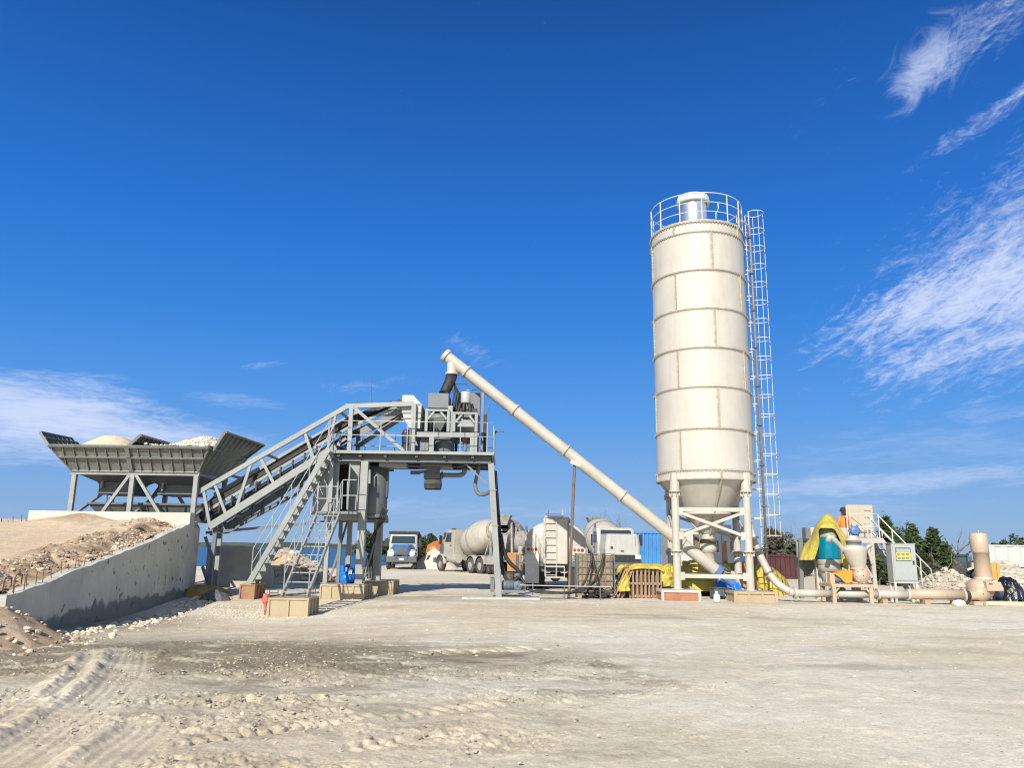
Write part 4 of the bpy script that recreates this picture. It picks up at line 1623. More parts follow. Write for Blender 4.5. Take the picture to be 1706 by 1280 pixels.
for z_ in (zr1, zr2):
    q = MB()
    q.path([(dL.x + .03, yr, z_), (dR.x - .04, yr, z_), (dR.x - .04, PY1 - .08, z_), (dL.x + .03, PY1 - .08, z_)], .016, 6)
    q.build('handrail', GALV, dk)
q = MB()
q.tube((dR.x - .04, PY1 - .08, zr1), (dR.x + .0, PY1 - .08, zr1 + .18), .02, n=6)
q.bb((dR.x - .04, PY1 - .2, zr1 + .1), (dR.x + .3, PY1 - .12, zr1 + .13))
q.build('lamp_bracket', GREYD, dk)

# ------------------------------------------------------------------ machines on the platform
mxr = thing('concrete_mixer', 'squat dark grey mixer drum on the platform deck with black discharge sleeve below', 'mixer', (P(738, 750, 28.1).x, 28.1, zd))
c = P(740, 740, 28.1)
r_ = (P(757, 740, 28.1).x - P(723, 740, 28.1).x) / 2
zt2 = P(740, 727, 27.6).z
q = MB()
q.lathe([(0.05, zd + .03), (r_ * .96, zd + .03), (r_, zd + .08), (r_, zt2 - .06), (r_ * .97, zt2), (.05, zt2 + .03)], (c.x, 28.1, 0), 40)
q.build('drum', SLATE, mxr)
q = MB()
q.lathe([(r_ + .02, zt2 - .1), (r_ + .06, zt2 - .1), (r_ + .06, zt2 - .05), (r_ + .02, zt2 - .05)], (c.x, 28.1, 0), 40)
q.build('rim_flange', GREYM, mxr)
# gearbox cabinet beside the drum
q = MB()
a, e = P(700.5, 749, 27.5), P(714, 729, 27.5)
q.bb((a.x, 27.5, zd + .02), (e.x, 28.6, e.z))
q.bb((a.x + .13, 27.48, zd + .05), (a.x + .15, 27.5, e.z - .03))
q.build('drive_cabinet', GREYM, mxr)
q = MB()
a, e = P(705, 772, 27.7), P(741, 764, 27.7)
q.bb((a.x, 27.7, a.z - .02), (e.x, 28.5, zd - .37))
q.bb((a.x - .1, 27.66, a.z - .12), (e.x + .25, 28.54, a.z - .022))
q.build('mixer_bottom', GREYM, mxr)
q = MB()
for (xa_, ya_, xb2, yb2, yy) in ((711, 778, 730, 788, 27.75), (706, 788, 733, 797, 27.72)):
    a, e = P(xa_, ya_, yy), P(xb2, yb2, yy)
    q.bb((a.x, yy, e.z), (e.x, yy + .7, a.z))
q.build('discharge_gate', GREYD, mxr)
q = MB()
a, e = P(707, 797.5, 27.75), P(732.5, 814.5, 27.75)
xm_ = (a.x + e.x) / 2
hw = (e.x - a.x) / 2
q.loft([[V((xm_ + sx * hw * k, 28.1 + sy * .3 * k, z_)) for sx, sy in ((-1, -1), (-.3, -1.08), (.3, -1.08), (1, -1), (1, 1), (-1, 1))] for z_, k in ((a.z, .98), (lerp(a, e, .5).z, 1.03), (e.z, .97))], False, False)
q.build('rubber_sleeve', BLACK, mxr, solid=.02)
q = MB()
p1, p2 = P(686, 785, 27.9), P(710, 792, 27.9)
q.bar(P(686, 788, 27.9), P(712, 786, 27.9), .09, .09)
q.bar(P(698, 781, 27.9), P(712, 778, 27.9), .06, .06)
q.tube(P(684, 788, 27.9), P(700, 788, 27.9), .07, n=8)
q.build('gate_cylinder', GREYD, mxr)
# pipe and hose under the deck
pp = thing('water_pipe', 'grey bent water pipe hanging under the platform deck', 'pipe', P(775, 792, 27.9))
q = MB()
q.path([P(731, 792, 27.9), P(760, 792.5, 27.9), P(768, 792, 27.9), P(773, 789, 27.9), P(774.5, 783, 27.9), P(773.5, 765, 27.9)], .085, 10, smooth_iter=1)
q.build('bent_pipe', GREYM, pp)
q = MB()
for a, e in (((735, 792), (738, 792)), ((774.4, 782), (774.2, 779))):
    q.tube(P(*a, 27.9), P(*e, 27.9), .12, n=12)
q.build('coupling', GREYD, pp)
hs_ = MB()
hs_.path([P(798.5, 765, 28.0), P(797, 785, 28.0), P(792.5, 800, 28.0), P(791.5, 812, 28.0), P(795, 822, 28.0), P(803, 825.5, 28.0), P(815, 822, 27.6), P(822, 815, 27.3)], .065, 8, smooth_iter=2)
o = hs_.build('hanging_hose', GREYM)
tag(o, 'grey hose hanging in a loop below the platform beside the slim leg', 'hose', kind='thing')
ca = MB()
ca.path([P(757, 777, 27.6), P(765, 781, 27.6), P(775, 779, 27.6), P(788, 781, 27.6), P(800, 776, 27.6), P(812, 777, 27.6)], .02, 5, smooth_iter=1)
tag(ca.build('sagging_cable', paint('blue_black_cable', (.012, .02, .05), .5)), 'dark cable sagging along the underside of the platform', 'cable', kind='thing')

# weighing frame with cement weigh hopper and water tank
wf = thing('weighing_frame', 'pale grey steel frame standing over the mixer drum and carrying the weighing vessels', 'steel frame', (P(742, 750, 27.6).x, 27.6, zd))
q = MB()
a, e = P(694, 728, 27.25), P(790, 721, 27.25)
q.bb((a.x, 27.25, a.z), (e.x, 27.4, e.z))
q.build('long_beam', GREY, wf)
q = MB()
q.bb((a.x, 28.9, a.z), (e.x, 29.05, e.z))
q.bb((a.x, 27.402, a.z + .02), (a.x + .14, 28.898, e.z - .02))
q.bb((e.x - .14, 27.402, a.z + .02), (e.x, 28.898, e.z - .02))
q.build('rear_beam', GREYM, wf)
for px0, px1 in ((714.5, 721.5), (783, 789.5)):
    for y_ in (27.25, 28.9):
        u, v_ = P(px0, 740, 27.25), P(px1, 740, 27.25)
        q = MB()
        q.bb((u.x, y_ + .004, zd + .002), (v_.x, y_ + .146, a.z - .002))
        q.bb((u.x - .05, y_ - .03, zd + .002), (v_.x + .05, y_ + .003, zd + .05))
        q.build('frame_leg', GREY, wf)
fz = e.z
for px0, px1, ztop_px in ((709, 748.5, 682), (755, 795, 687)):
    for y_ in (27.3, 28.75):
        for pxx in (px0 + 1.5, px1 - 1.5):
            x_ = P(pxx, 700, 27.3).x
            zt3 = P(pxx, ztop_px + 3, 27.3).z
            q = MB()
            q.bb((x_ - .05, y_ - .05, fz + .002 if x_ < e.x - .05 else zd), (x_ + .05, y_ + .05, zt3))
            q.build('upright', GREY, wf)
        u, v_ = P(px0 - .5, ztop_px, 27.3), P(px1 + .5, ztop_px + 4, 27.3)
        q = MB()
        q.bb((u.x, y_ - .06, v_.z), (v_.x, y_ + .06, u.z))
        d_ = (v_.x - u.x)
        q.bar((u.x + .1, y_, v_.z - .28), (u.x + .34, y_, v_.z + .02), .05, .07)
        q.bar((v_.x - .1, y_, v_.z - .28), (v_.x - .34, y_, v_.z + .02), .05, .07)
        q.build('top_beam', GREY, wf)
q = MB()
x0, x1 = P(745.5, 700, 27.3).x, P(753.5, 700, 27.3).x
q.bb((x0, 27.34, fz + .002), (x1, 27.5, P(750, 676, 27.3).z))
q.build('middle_post', GREY, wf)
for p0_, p1_, yt_, yb_2 in ((704, 749, 688, 724), (752, 798, 690, 738)):
    q = MB()
    a_, e_ = P(p0_, yb_2, 28.95), P(p1_, yt_, 28.95)
    q.bb((a_.x, 29.06, a_.z), (e_.x, 29.14, e_.z))
    q.build('back_panel', GREYD, wf)
for k in range(6):
    q = MB()
    xa_ = P(752 + k * 1.5, 700, 28.6).x
    q.path([(xa_, 28.2 + k * .05, fz), (xa_ + .04 * (-1) ** k, 28.25, fz + .6), (xa_ + .1, 28.4, P(750, 640 + 3 * k, 28.6).z)], .028, 6, smooth_iter=1)
    q.build('hose', BLACK, wf)
cw = thing('cement_weigh_hopper', 'grey conical weigh hopper with dark square cover under the black feed sleeve', 'weigh hopper', P(730, 720, 28.0))
q = MB()
x0, x1 = P(711, 700, 27.45).x, P(746, 700, 27.45).x
xm_ = (x0 + x1) / 2
zc0, zc1 = P(730, 693, 27.45).z, P(733, 722, 27.9).z
R2 = (x1 - x0) / 2
q.lathe([(.08, zc1 + .01), (.1, zc1 + .1), (R2 * .95, zc0 - .12), (R2 * .97, zc0 + .12), (R2 * .6, zc0 + .16), (.05, zc0 + .18)], (xm_, 28.05, 0), 28)
q.build('cone', GREYM, cw)
q = MB()
q.prism([P(716, 697, 27.4), P(746, 696, 27.4), P(733.5, 719, 27.75)], (0, .02, 0))
q.build('stiffener_plate', GREY, cw)
q = MB()
u, v_ = P(713, 679.5, 27.5), P(747.5, 655.5, 27.5)
q.bb((u.x, 27.5, u.z), (v_.x, 28.7, v_.z))
q.bb((u.x + .02, 27.495, u.z + .45), (v_.x - .02, 27.5, u.z + .46))
q.build('cover_box', SLATE, cw)
q = MB()
q.tube(P(723, 655, 27.8), P(723, 632, 27.8), .012, n=5)
q.build('whip_antenna', GREYD, cw)
wt = thing('water_weigh_tank', 'horizontal pale grey water weighing drum inside the right-hand frame on the platform', 'tank', P(775, 720, 27.9))
q = MB()
u, v_ = P(759.5, 719, 27.5), P(791.5, 697, 27.5)
rz_ = (v_.z - u.z) / 2
q.lathe([(.03, u.x - .0), (rz_ * .7, u.x + .02), (rz_, u.x + .12), (rz_, v_.x - .12), (rz_ * .7, v_.x - .02), (.03, v_.x)], (0, 28.0, (u.z + v_.z) / 2), 26, M.Rotation(pi / 2, 3, 'Y') @ M.Rotation(0, 3, 'Z'))
# lathe axis z -> x
q.build('drum_shell', GREY, wt)
q = MB()
u2, v2 = P(762, 711, 27.38), P(790, 700, 27.38)
q.bb((u2.x, 27.4, u2.z), (v2.x, 27.56, v2.z))
q.build('front_plate', GREY, wt)
q = MB()
q.path([P(760, 699, 27.6), P(768, 694, 27.6), P(776, 697, 27.6), P(785, 696, 27.6), P(790, 702, 27.6)], .03, 6, smooth_iter=1)
q.build('hose_piece', BLACK, wt)
# filter, pump group, rear cabinet, tall column, upper rail
df = thing('dust_filter', 'small pale grey cylindrical dust filter standing on black machinery above the frame', 'filter', P(775, 687, 28.0))
u, v_ = P(767, 671, 27.7), P(783.5, 652, 27.7)
rr2 = (v_.x - u.x) / 2
q = MB()
q.lathe([(.02, u.z), (rr2 * .9, u.z), (rr2, u.z + .04), (rr2, v_.z - .02), (rr2 * .92, v_.z), (.02, v_.z + .03)], ((u.x + v_.x) / 2, 27.7 + rr2, 0), 28)
q.build('filter_drum', paint('filter_grey', (.42, .42, .41), .5), df)
q = MB()
zb3 = P(775, 686.5, 27.9).z
for k in range(7):
    a_ = k * .9
    q.tube(((u.x + v_.x) / 2 + .3 * cos(a_), 28.0 + .25 * sin(a_), zb3), ((u.x + v_.x) / 2 + .2 * cos(a_), 28.0 + .2 * sin(a_), u.z), .07, n=8)
q.bb((u.x - .05, 27.85, zb3 - .02), (v_.x + .25, 28.4, zb3 + .12))
q.build('base_machinery', BLACK, df)
rc = thing('control_box', 'large dark slate cabinet standing at the rear of the platform behind the filter', 'cabinet', P(780, 700, 29.0))
q = MB()
u, v_ = P(757.5, 697, 28.95), P(800, 655, 28.95)
q.bb((u.x, 28.95, zd + .9), (v_.x, 29.55, v_.z))
q.build('box_shell', SLATE, rc)
q = MB()
q.bb((u.x + .02, 29.1, zd), (u.x + .12, 29.2, zd + .898))
q.bb((v_.x - .12, 29.1, zd), (v_.x - .02, 29.2, zd + .898))
q.build('stand', GREYD, rc)
q = MB()
q.path([P(753, 655, 28.95), P(754, 618, 28.95), P(755, 640, 28.95), P(757, 640, 28.95), P(778, 640, 28.95), P(778, 650, 28.95), P(800, 649, 28.95), P(800, 660, 28.95)], .02, 5)
q.build('guard_rail', WHITEM, rc)
tcx = MB()
u, v_ = P(800.5, 750, 28.2), P(806.5, 654, 28.2)
tcx.bb((u.x, 28.2, zd + .002), (v_.x, 28.5, v_.z))
o = tcx.build('tall_column', GREYM)
tag(o, 'tall narrow grey column rising from the platform deck to the slanting white tube', 'column', kind='thing')
tt = MB()
tt.bb((v_.x + .01, 28.22, zd + .002), (v_.x + .12, 28.45, P(806, 690, 28.2).z))
ORG[o.name] = V((0, 0, 0))
tt.build('cable_tray', BLACK, o)
gt = thing('gear_motor', 'dark blue and black drive motor with red cap beside the conveyor head on the deck', 'motor', P(676, 750, 27.9))
q = MB()
u = P(676, 730, 27.9)
q.tube(P(676, 747, 27.9), P(676, 722, 27.9), .14, n=14)
q.bb((u.x - .2, 27.75, zd), (u.x + .22, 28.1, zd + .28))
q.build('motor_body', paint('blue_black_paint', (.015, .02, .05), .45), gt)
q = MB()
q.lathe([(.13, 0), (.13, .06), (.10, .12), (.02, .14)], P(676.5, 722, 27.9), 16)
q.build('motor_cap', paint('dark_red_paint', (.11, .03, .03), .5), gt)
q = MB()
q.tube(P(684, 745, 27.9), P(684, 718, 27.9), .1, n=12)
q.build('reducer', GREYD, gt)
rv = thing('water_valve', 'small red valve on a pipe below the water drum on the platform', 'valve', P(775, 750, 27.6))
q = MB()
q.tube(P(775, 751, 27.6), P(775, 736, 27.6), .07, n=10)
q.build('valve_pipe', GREYM, rv)
q = MB()
q.lathe([(.1, -.12), (.17, -.06), (.17, .06), (.1, .12), (.02, .13)], P(775.5, 732, 27.6), 14)
q.build('valve_body', paint('valve_red', (.28, .07, .04), .5), rv)
for nm, px, pt_, pb_, lab in (('whip_antenna', 618, 633, 676, 'tall thin whip antenna on the conveyor truss corner'), ('whip_antenna', 594.5, 666, 676, 'short thin whip antenna near the conveyor truss bend')):
    q = MB()
    q.tube(P(px, pb_, 27.25), P(px, pt_, 27.25), .014, n=5)
    tag(q.build(nm, GREYD), lab, 'antenna', kind='thing')

# ------------------------------------------------------------------ control cabin and tank under the deck
cbn = thing('control_cabin', 'grey control cabin with open dark doorway hung under the platform behind the stairs', 'cabin', (P(562, 858, 27.3).x, 27.6, 2.7))
yc0 = 27.2
zc_b, zc_t = P(560, 852, yc0).z, zd - .37
xl, xr_ = P(522, 820, yc0).x, P(597, 820, yc0).x
xd0, xd1 = P(563.5, 815, yc0).x, P(580.5, 815, yc0).x
q = MB()
q.bb((xl, yc0, zc_b), (xd0, yc0 + .06, zc_t))
q.bb((xd0 + .0, yc0, P(570, 771, yc0).z), (xd1, yc0 + .06, zc_t))
q.bb((xd1, yc0, zc_b), (xr_, yc0 + .06, zc_t))
q.build('front_panel', GREY, cbn)
q = MB()
q.bb((xl, yc0 + .062, zc_b), (xl + .05, yc0 + 2.0, zc_t))
q.bb((xr_ - .05, yc0 + .062, zc_b), (xr_, yc0 + 2.0, zc_t))
q.bb((xl + .052, yc0 + 1.95, zc_b), (xr_ - .052, yc0 + 2.0, zc_t))
q.bb((xl + .052, yc0 + .064, zc_t - .06), (xr_ - .052, yc0 + 1.948, zc_t - .004))
q.build('cabin_shell', GREYM, cbn)
q = MB()
q.bb((xl - .05, yc0 - .02, zc_b - .12), (xr_ + .05, yc0 + 2.05, zc_b - .002))
q.build('floor_frame', GREY, cbn)
q = MB()
q.slab([V((xd1, yc0 - .01, zc_b + .03)), V((xd1 + .12, yc0 - .55, zc_b + .03)), V((xd1 + .12, yc0 - .55, zc_t - .12)), V((xd1, yc0 - .01, zc_t - .12))], .04)
q.build('door_leaf', GREY, cbn)
q = MB()
for a, e in (((529, 812), (529, 851)), ((545, 810), (545, 851)), ((563, 811), (563, 851)), ((571, 801), (569, 849)), ((579, 802), (578, 849)), ((594, 825), (592, 850))):
    q.tube(P(*a, 26.2), P(*e, 26.2), .016, n=6)
for a, e in (((529, 811), (563, 811)), ((529, 831), (563, 831)), ((571, 800), (594, 800)), ((570, 826), (593, 826))):
    q.tube(P(*a, 26.2), P(*e, 26.2), .015, n=6)
q.build('landing_rail', GALV, cbn)
q = MB()
a, e = P(527, 852, 26.1), P(594, 855, 26.1)
q.bb((a.x, 26.1, a.z - .08), (e.x, yc0 - .022, a.z))
q.build('landing', GREYM, cbn)
tk = thing('additive_tank', 'upright round grey tank beside the cabin under the platform', 'tank', (P(620, 858, 28).x, 28.0, 2.7))
x0, x1 = P(592, 815, 28.0).x, P(645.5, 815, 28.0).x
rt = (x1 - x0) / 2
zb4, zt4 = P(620, 858, 27.2).z, zd - .372
q = MB()
q.lathe([(.03, zb4), (rt * .97, zb4), (rt, zb4 + .03), (rt, zt4 - .06), (.03, zt4)], ((x0 + x1) / 2, 28.05, 0), 44)
q.build('tank_shell', paint('tank_grey_paint', (.12, .13, .136), .45, var=.1, scale=1.5, dirt=(.16, .155, .145), dirt_amt=.5, streak=True), tk)
q = MB()
q.lathe([(rt, zb4 - .10), (rt + .05, zb4 - .10), (rt + .05, zb4 + .02), (rt, zb4 + .02)], ((x0 + x1) / 2, 28.05, 0), 44)
q.build('base_ring', GREYM, tk)
q = MB()
u = P(611, 783, 26.86)
q.prism([P(606, 783, 26.92), P(617, 783, 26.92), P(617, 806, 26.92), P(609, 806, 26.92)], (0, .10, 0))
q.build('bracket', GREY, tk)
q = MB()
q.path([P(624, 812, 26.96), P(624, 795, 26.96), P(627, 792, 26.96), P(630, 795, 26.96), P(630, 822, 26.96)], .03, 6)
q.build('level_pipe', GREYM, tk)
q = MB()
a = P(646, 785, 28.0)
q.bb((a.x - .08, 27.9, a.z - .02), (a.x + .22, 28.0, a.z + .05))
q.bb((a.x - .06, 27.9, P(640, 830, 28).z), (a.x + .03, 28.2, a.z + .0))
q.build('side_box', GREYD, tk)
bcx = MB()
pz = zc_b - .12
bcx.bb((P(541, 862, 27.0).x, 26.9, P(560, 867, 26.9).z), (P(606, 862, 27.0).x, 27.05, pz - .002))
bcx.build('cabin_beam', GREY, dk)
bcx = MB()
bcx.bb((P(541, 862, 27.0).x, 29.2, P(560, 867, 26.9).z), (P(630, 862, 27.0).x, 29.35, pz - .002))
bcx.build('cabin_beam', GREY, dk)
q = MB()
q.bar(P(580, 866, 28.3), P(549, 968, 28.3), .06, .07)
q.bar(P(606, 968, 27.8), P(624, 905, 27.8), .05, .05)
q.build('diagonal_brace', GREYM, dk)
q = MB()
x_ = P(557, 866, 27.05).x
q.bb((x_ - .06, 28.1, zped), (x_ + .06, 28.2, P(557, 866, 26.9).z))
q.build('slim_leg', GREYM, dk)

# cables strapped to the wide rear column and to the right leg
for i, (px, k, lab) in enumerate(((618, 0, 'black cable bundle hanging down the broad grey column below the round tank'), (835, 1, 'black hoses and cables strapped down the slim right-hand platform leg'))):
    q = MB()
    for j in range(4):
        dx = j * 2.0 - 3
        if k == 0:
            q.path([P(646 - j * 2, 850 - j * 3, 27.4), P(638 - j * 3, 872, 27.6), P(622 + dx, 890 + j * 4, 28.7), P(617 + dx, 930, 28.9), P(616 + dx * 1.2, 965, 28.9)], .022, 6, smooth_iter=1)
        else:
            q.path([P(824 + dx, 785, 27.6), P(827 + dx, 830, 27.6), P(833 + dx * .8, 900, 27.6), P(836 + dx * 1.2, 940 + j * 5, 27.6), P(841 + j * 4, 968 + j * 3, 27.5), P(852 + j * 6, 985 + j, 27.4)], .022, 6, smooth_iter=1)
    if k == 0:
        q.path([P(612, 958, 28.9), P(604, 967, 28.7), P(609, 945, 28.6), P(613, 925, 28.8)], .02, 5, smooth_iter=2)
    else:
        q.path([P(834, 890, 27.7), P(839, 922, 27.7), P(850, 940, 27.7), P(861, 948, 27.7), P(866, 956, 27.7), P(867, 968, 27.7)], .07, 8, smooth_iter=2)
    tag(q.build('cable_bundle', BLACK), lab, 'cables', kind='thing')

# ------------------------------------------------------------------ stairs
def stair(name, label, bl, br, tl, tr_, n, w_, h_, rails, mat=GREY, tread=.2, rail_side=(0, 1)):
    root = thing(name, label, 'stairs', (bl + br) / 2)
    for a, e in ((bl, tl), (br, tr_)):
        q = MB()
        q.bar(a, e, w_, h_)
        q.build('stringer', mat, root)
    d = (tl - bl)
    run = V((d.x, d.y, 0)).normalized()
    for k in range(n):
        f = (k + .6) / n
        a, e = lerp(bl, tl, f), lerp(br, tr_, f)
        q = MB()
        side = (e - a).normalized()
        R = M((side, side.cross(UP).normalized() * -1, UP)).transposed()
        q.box((a + e) / 2, ((e - a).length - .02, tread, .03), R)
        q.build('tread', mat, root)
    for s_, (a, e) in enumerate(((bl, tl), (br, tr_))):
        if s_ not in rail_side:
            continue
        off = rails
        q = MB()
        for hh in (1.0, .52):
            q.tube(lerp(a, e, .04) + V((0, 0, hh)), e + V((0, 0, hh)), .013, n=6)
        q.build('handrail', GALV, root)
        for k in range(5):
            f = .04 + .94 * k / 4
            q = MB()
            p = lerp(a, e, f)
            q.tube(p, p + V((0, 0, 1.0)), .014, n=6)
            q.build('rail_post', GALV, root)
    return root


# stair to the cabin, standing on the near pedestal
zpn = -0.2
ped_y = 21.6
pa = P(469, 996, 21.9)
pb_ = P(511, 997, 21.9)
z0 = (pa.z + pb_.z) / 2
pa.z = pb_.z = z0
ta, tb = P(529, 853, 25.6), P(566, 857, 25.6)
ta.z = tb.z = (ta.z + tb.z) / 2
stair('steel_stair', 'lower steel stair with thin rails climbing from the tan pedestal to the cabin door', pa, pb_, ta, tb, 10, .05, .14, 1, tread=.22)
# stair up the front left of the platform
qa, qb = P(416, 973, 26.35), P(420, 977, 27.15)
qa.z = qb.z = .34
xx0 = P(413, 975, 26.35).x
xx1 = P(548, 756, 26.35).x
stair('steel_stair', 'long steep grey stair rising from the brown box to the platform deck', V((xx0, 26.3, .36)), V((xx0, 27.1, .36)), V((xx1, 26.3, zd)), V((xx1, 27.1, zd)), 17, .05, .17, 1, tread=.22)

# ------------------------------------------------------------------ pedestals and small ground things
def pedestal(name, label, px0, px1, ytop, ybot, Y, depth, npan, mat=TAN, group=None, zb_=None, cat='pedestal'):
    a, e = P(px0, ybot, Y), P(px1, ybot, Y)
    zt5 = P((px0 + px1) / 2, ytop, Y).z
    zb5 = min((a.z + e.z) / 2, gz((a.x + e.x) / 2, Y)) - .06 if zb_ is None else zb_
    root = thing(name, label, cat, ((a.x + e.x) / 2, Y + depth / 2, zb5), group)
    x0, x1 = a.x, e.x
    q = MB()
    q.bb((x0 + .03, Y + .03, zb5), (x1 - .03, Y + depth - .03, zt5 - .03))
    q.build('infill', mat, root)
    q = MB()
    q.bb((x0, Y, zt5 - .05), (x1, Y + depth, zt5))
    q.bb((x0, Y, zb5), (x1, Y + .028, zb5 + .09))
    for k in range(npan + 1):
        x_ = x0 + (x1 - x0) * k / npan
        x_ = min(max(x_, x0 + .025), x1 - .025)
        q.bb((x_ - .025, Y - .012, zb5 + .002), (x_ + .025, Y + .026, zt5 - .052))
    for k in range(4):
        y_ = Y + .05 + (depth - .1) * k / 3
        q.bb((x1 - .026, y_ - .025, zb5 + .002), (x1 + .012, y_ + .025, zt5 - .052))
    q.build('edge_frame', mat, root)
    return root, zt5, x0, x1


pd, zp1, x0, x1 = pedestal('steel_pedestal', 'near tan steel pedestal with two plain panels under the lower stair', 445, 513, 997, 1022, 21.35, 1.15, 2)
q = MB()
for px in (449, 463, 508):
    q.tube((P(px, 995, 21.5).x, 21.5, zp1), (P(px, 985, 21.5).x, 21.5, zp1 + .2), .012, n=5)
q.tube((P(449, 990, 21.5).x, 21.5, zp1 + .12), (P(463, 990, 21.5).x, 21.5, zp1 + .12), .012, n=5)
for dy in (.2, .45, .7):
    q.tube((x1 - .05, 21.5 + dy, zp1), (x1 - .05, 21.5 + dy, zp1 + .28), .012, n=5)
q.build('anchor_bolt', REBAR, pd)
pedestal('steel_pedestal', 'long tan steel pedestal with three panels under the tower columns', 532, 606, 974.5, 992.5, 26.25, 1.5, 4)
pedestal('steel_pedestal', 'dark shaded steel pedestal under the rear tower column', 606, 655, 968.5, 985, 28.7, 1.5, 2)
pedestal('wooden_box', 'small brown plywood box at the foot of the long stair', 398, 424, 974, 990, 26.15, 1.1, 1, PLY, cat='box')
ak = thing('air_compressor', 'bright blue air compressor with motor above a round tank on the pedestal', 'compressor', (P(579, 975, 27.4).x, 27.4, .45))
q = MB()
c = P(579, 965, 27.4)
q.lathe([(.02, -.42), (.16, -.40), (.25, -.30), (.25, .30), (.16, .40), (.02, .42)], (c.x, 27.55, c.z), 22, M.Rotation(pi / 2, 3, 'X'))
q.build('air_tank', BLUE, ak)
q = MB()
for a, e, r in (((571, 957), (571, 943), .09), ((587, 956), (587, 946), .10), ((579, 950), (589, 950), .08)):
    q.tube(P(*a, 27.4), P(*e, 27.4), r, n=12)
q.bb((P(568, 957, 27.4).x, 27.25, P(568, 959, 27.4).z), (P(591, 957, 27.4).x, 27.6, P(591, 955, 27.4).z))
q.build('pump_motor', BLUE, ak)
q = MB()
q.bb((P(582, 957, 27.3).x, 27.18, P(582, 957, 27.3).z), (P(587, 957, 27.3).x, 27.24, P(586, 949, 27.3).z))
q.build('data_plate', STICKW, ak)
q = MB()
q.lathe([(.02, -.05), (.07, -.05), (.07, .05), (.02, .05)], P(580, 943, 27.4), 12)
q.tube(P(574, 943, 27.4), P(586, 947, 27.4), .03, n=8)
q.build('air_filter', BLACK, ak)
for dx in (-.15, .15):
    q = MB()
    q.bb((c.x + dx - .03, 27.3, zp1 * 0 + .44), (c.x + dx + .03, 27.8, c.z - .2))
    q.build('foot', BLUE, ak)
ms = thing('marker_stake', 'short stake wrapped in faded red cloth beside the near tan pedestal', 'stake', G(442, 1024, -.2))
pbm = G(441.5, 1024, -.2)
q = MB()
q.tube(pbm + V((0, 0, -.1)), P(443, 989, pbm.y), .022, n=7)
q.build('stake', RUSTM, ms)
q = MB()
pt5 = P(443, 990, pbm.y)
rings_ = []
for k in range(9):
    f = k / 8
    c_ = lerp(pt5, pbm, f * .82)
    r = .055 + .05 * sin(f * 5 + .6) * .6 + (.02 if 2 < k < 5 else 0)
    rings_.append([c_ + V((r * cos(a_) * (1 + .3 * sin(3 * a_ + k)), r * sin(a_), 0)) for a_ in [j * pi / 6 for j in range(12)]])
q.loft(rings_)
q.build('cloth_wrap', CLOTHR, ms)
# crumpled tarp at the end of the retaining wall
def heap_sheet(name, label, cat, mat, c, sx, sy, h, seed, nx=22, ny=17, rz=0.0, flat=2.0, wr=.25, soft=False):
    gu, gv = np.meshgrid(np.linspace(-1, 1, nx), np.linspace(-1, 1, ny))
    env = np.clip(1 - np.abs(gu) ** flat - np.abs(gv) ** flat * .9, 0, 1)
    zz = h * env ** .6 * (1 - wr + 2 * wr * fbm(gu * 2.5 + seed, gv * 2.5, 4, seed)) + .22 * h * (fbm(gu * 9, gv * 9, 3, seed + 2) - .5) * env ** .3
    x, y = gu * sx, gv * sy
    ed = 1 + .12 * (fbm(gu * 2, gv * 2, 3, seed + 5) - .5) * 2
    x, y = x * ed, y * ed
    X_ = c[0] + x * cos(rz) - y * sin(rz)
    Y_ = c[1] + x * sin(rz) + y * cos(rz)
    me = npmesh(name, np.stack([X_.ravel(), Y_.ravel(), (zz + c[2]).ravel()], -1), gridquads(ny, nx), soft)
    me.materials.append(mat)
    o = bpy.data.objects.new(name, me)
    COL.objects.link(o)
    ORG[o.name] = V((0, 0, 0))
    return tag(o, label, cat, kind='thing')


g_ = G(336, 992)
heap_sheet('crumpled_tarp', 'dull olive crumpled tarpaulin on the ground at the far end of the long wall', 'tarpaulin', paint('olive_tarp', (.34, .25, .06), .7, var=.3, scale=4, dirt=(.12, .1, .07), dirt_amt=.7), (g_.x, g_.y + .3, -.12), .95, .7, .42, 3)
g_ = G(358, 996)
heap_sheet('crumpled_sheet', 'small dark grey crumpled plastic sheet beside the olive tarpaulin', 'plastic sheet', paint('dark_sheet', (.09, .095, .1), .5, var=.4, scale=5, dirt=(.3, .3, .3), dirt_amt=.5), (g_.x, g_.y, -.1), .5, .4, .3, 8)
# small rebars standing at the far left of the ramp
for px, pyt, pyb in ((2, 864, 884), (13, 868, 882), (21, 860, 881), (36, 858, 876), (44, 862, 873)):
    q = MB()
    a, e = P(px, pyb + 6, 25.6), P(px + random.uniform(-1, 1), pyt, 25.6)
    q.tube(a, e, .012, n=5)
    tag(q.build('rebar_stake', REBAR), 'thin rebar stake standing against the sky on the far edge of the earth ramp', 'rebar stake', 'rebar stakes on the ramp edge', 'thing')
# ------------------------------------------------------------------ silo
SY = 28.6
ax = (P(1173.5, 782, SY).x + P(1160.5, 384, SY).x) / 2
RS = 1.735


def zfront(py, px=1168):
    return P(px, py, SY - RS).z


silo = thing('cement_silo', 'tall cream bolted cement silo on four legs with guard rail and caged ladder', 'silo', (ax, SY, 0))
ringz = [zfront(384.5, 1161), zfront(448, 1163), zfront(512.5, 1165), zfront(577.5, 1167), zfront(643, 1169), zfront(712.5, 1171), zfront(782, 1173)]
z_top = zfront(368, 1160)
z_sk = zfront(797, 1174)
lev = [z_top] + ringz + [z_sk]


def sang(a):
    """point on the shell, a measured from the front, positive to the right (degrees)"""
    t = math.radians(a)
    return V((sin(t), -cos(t), 0))


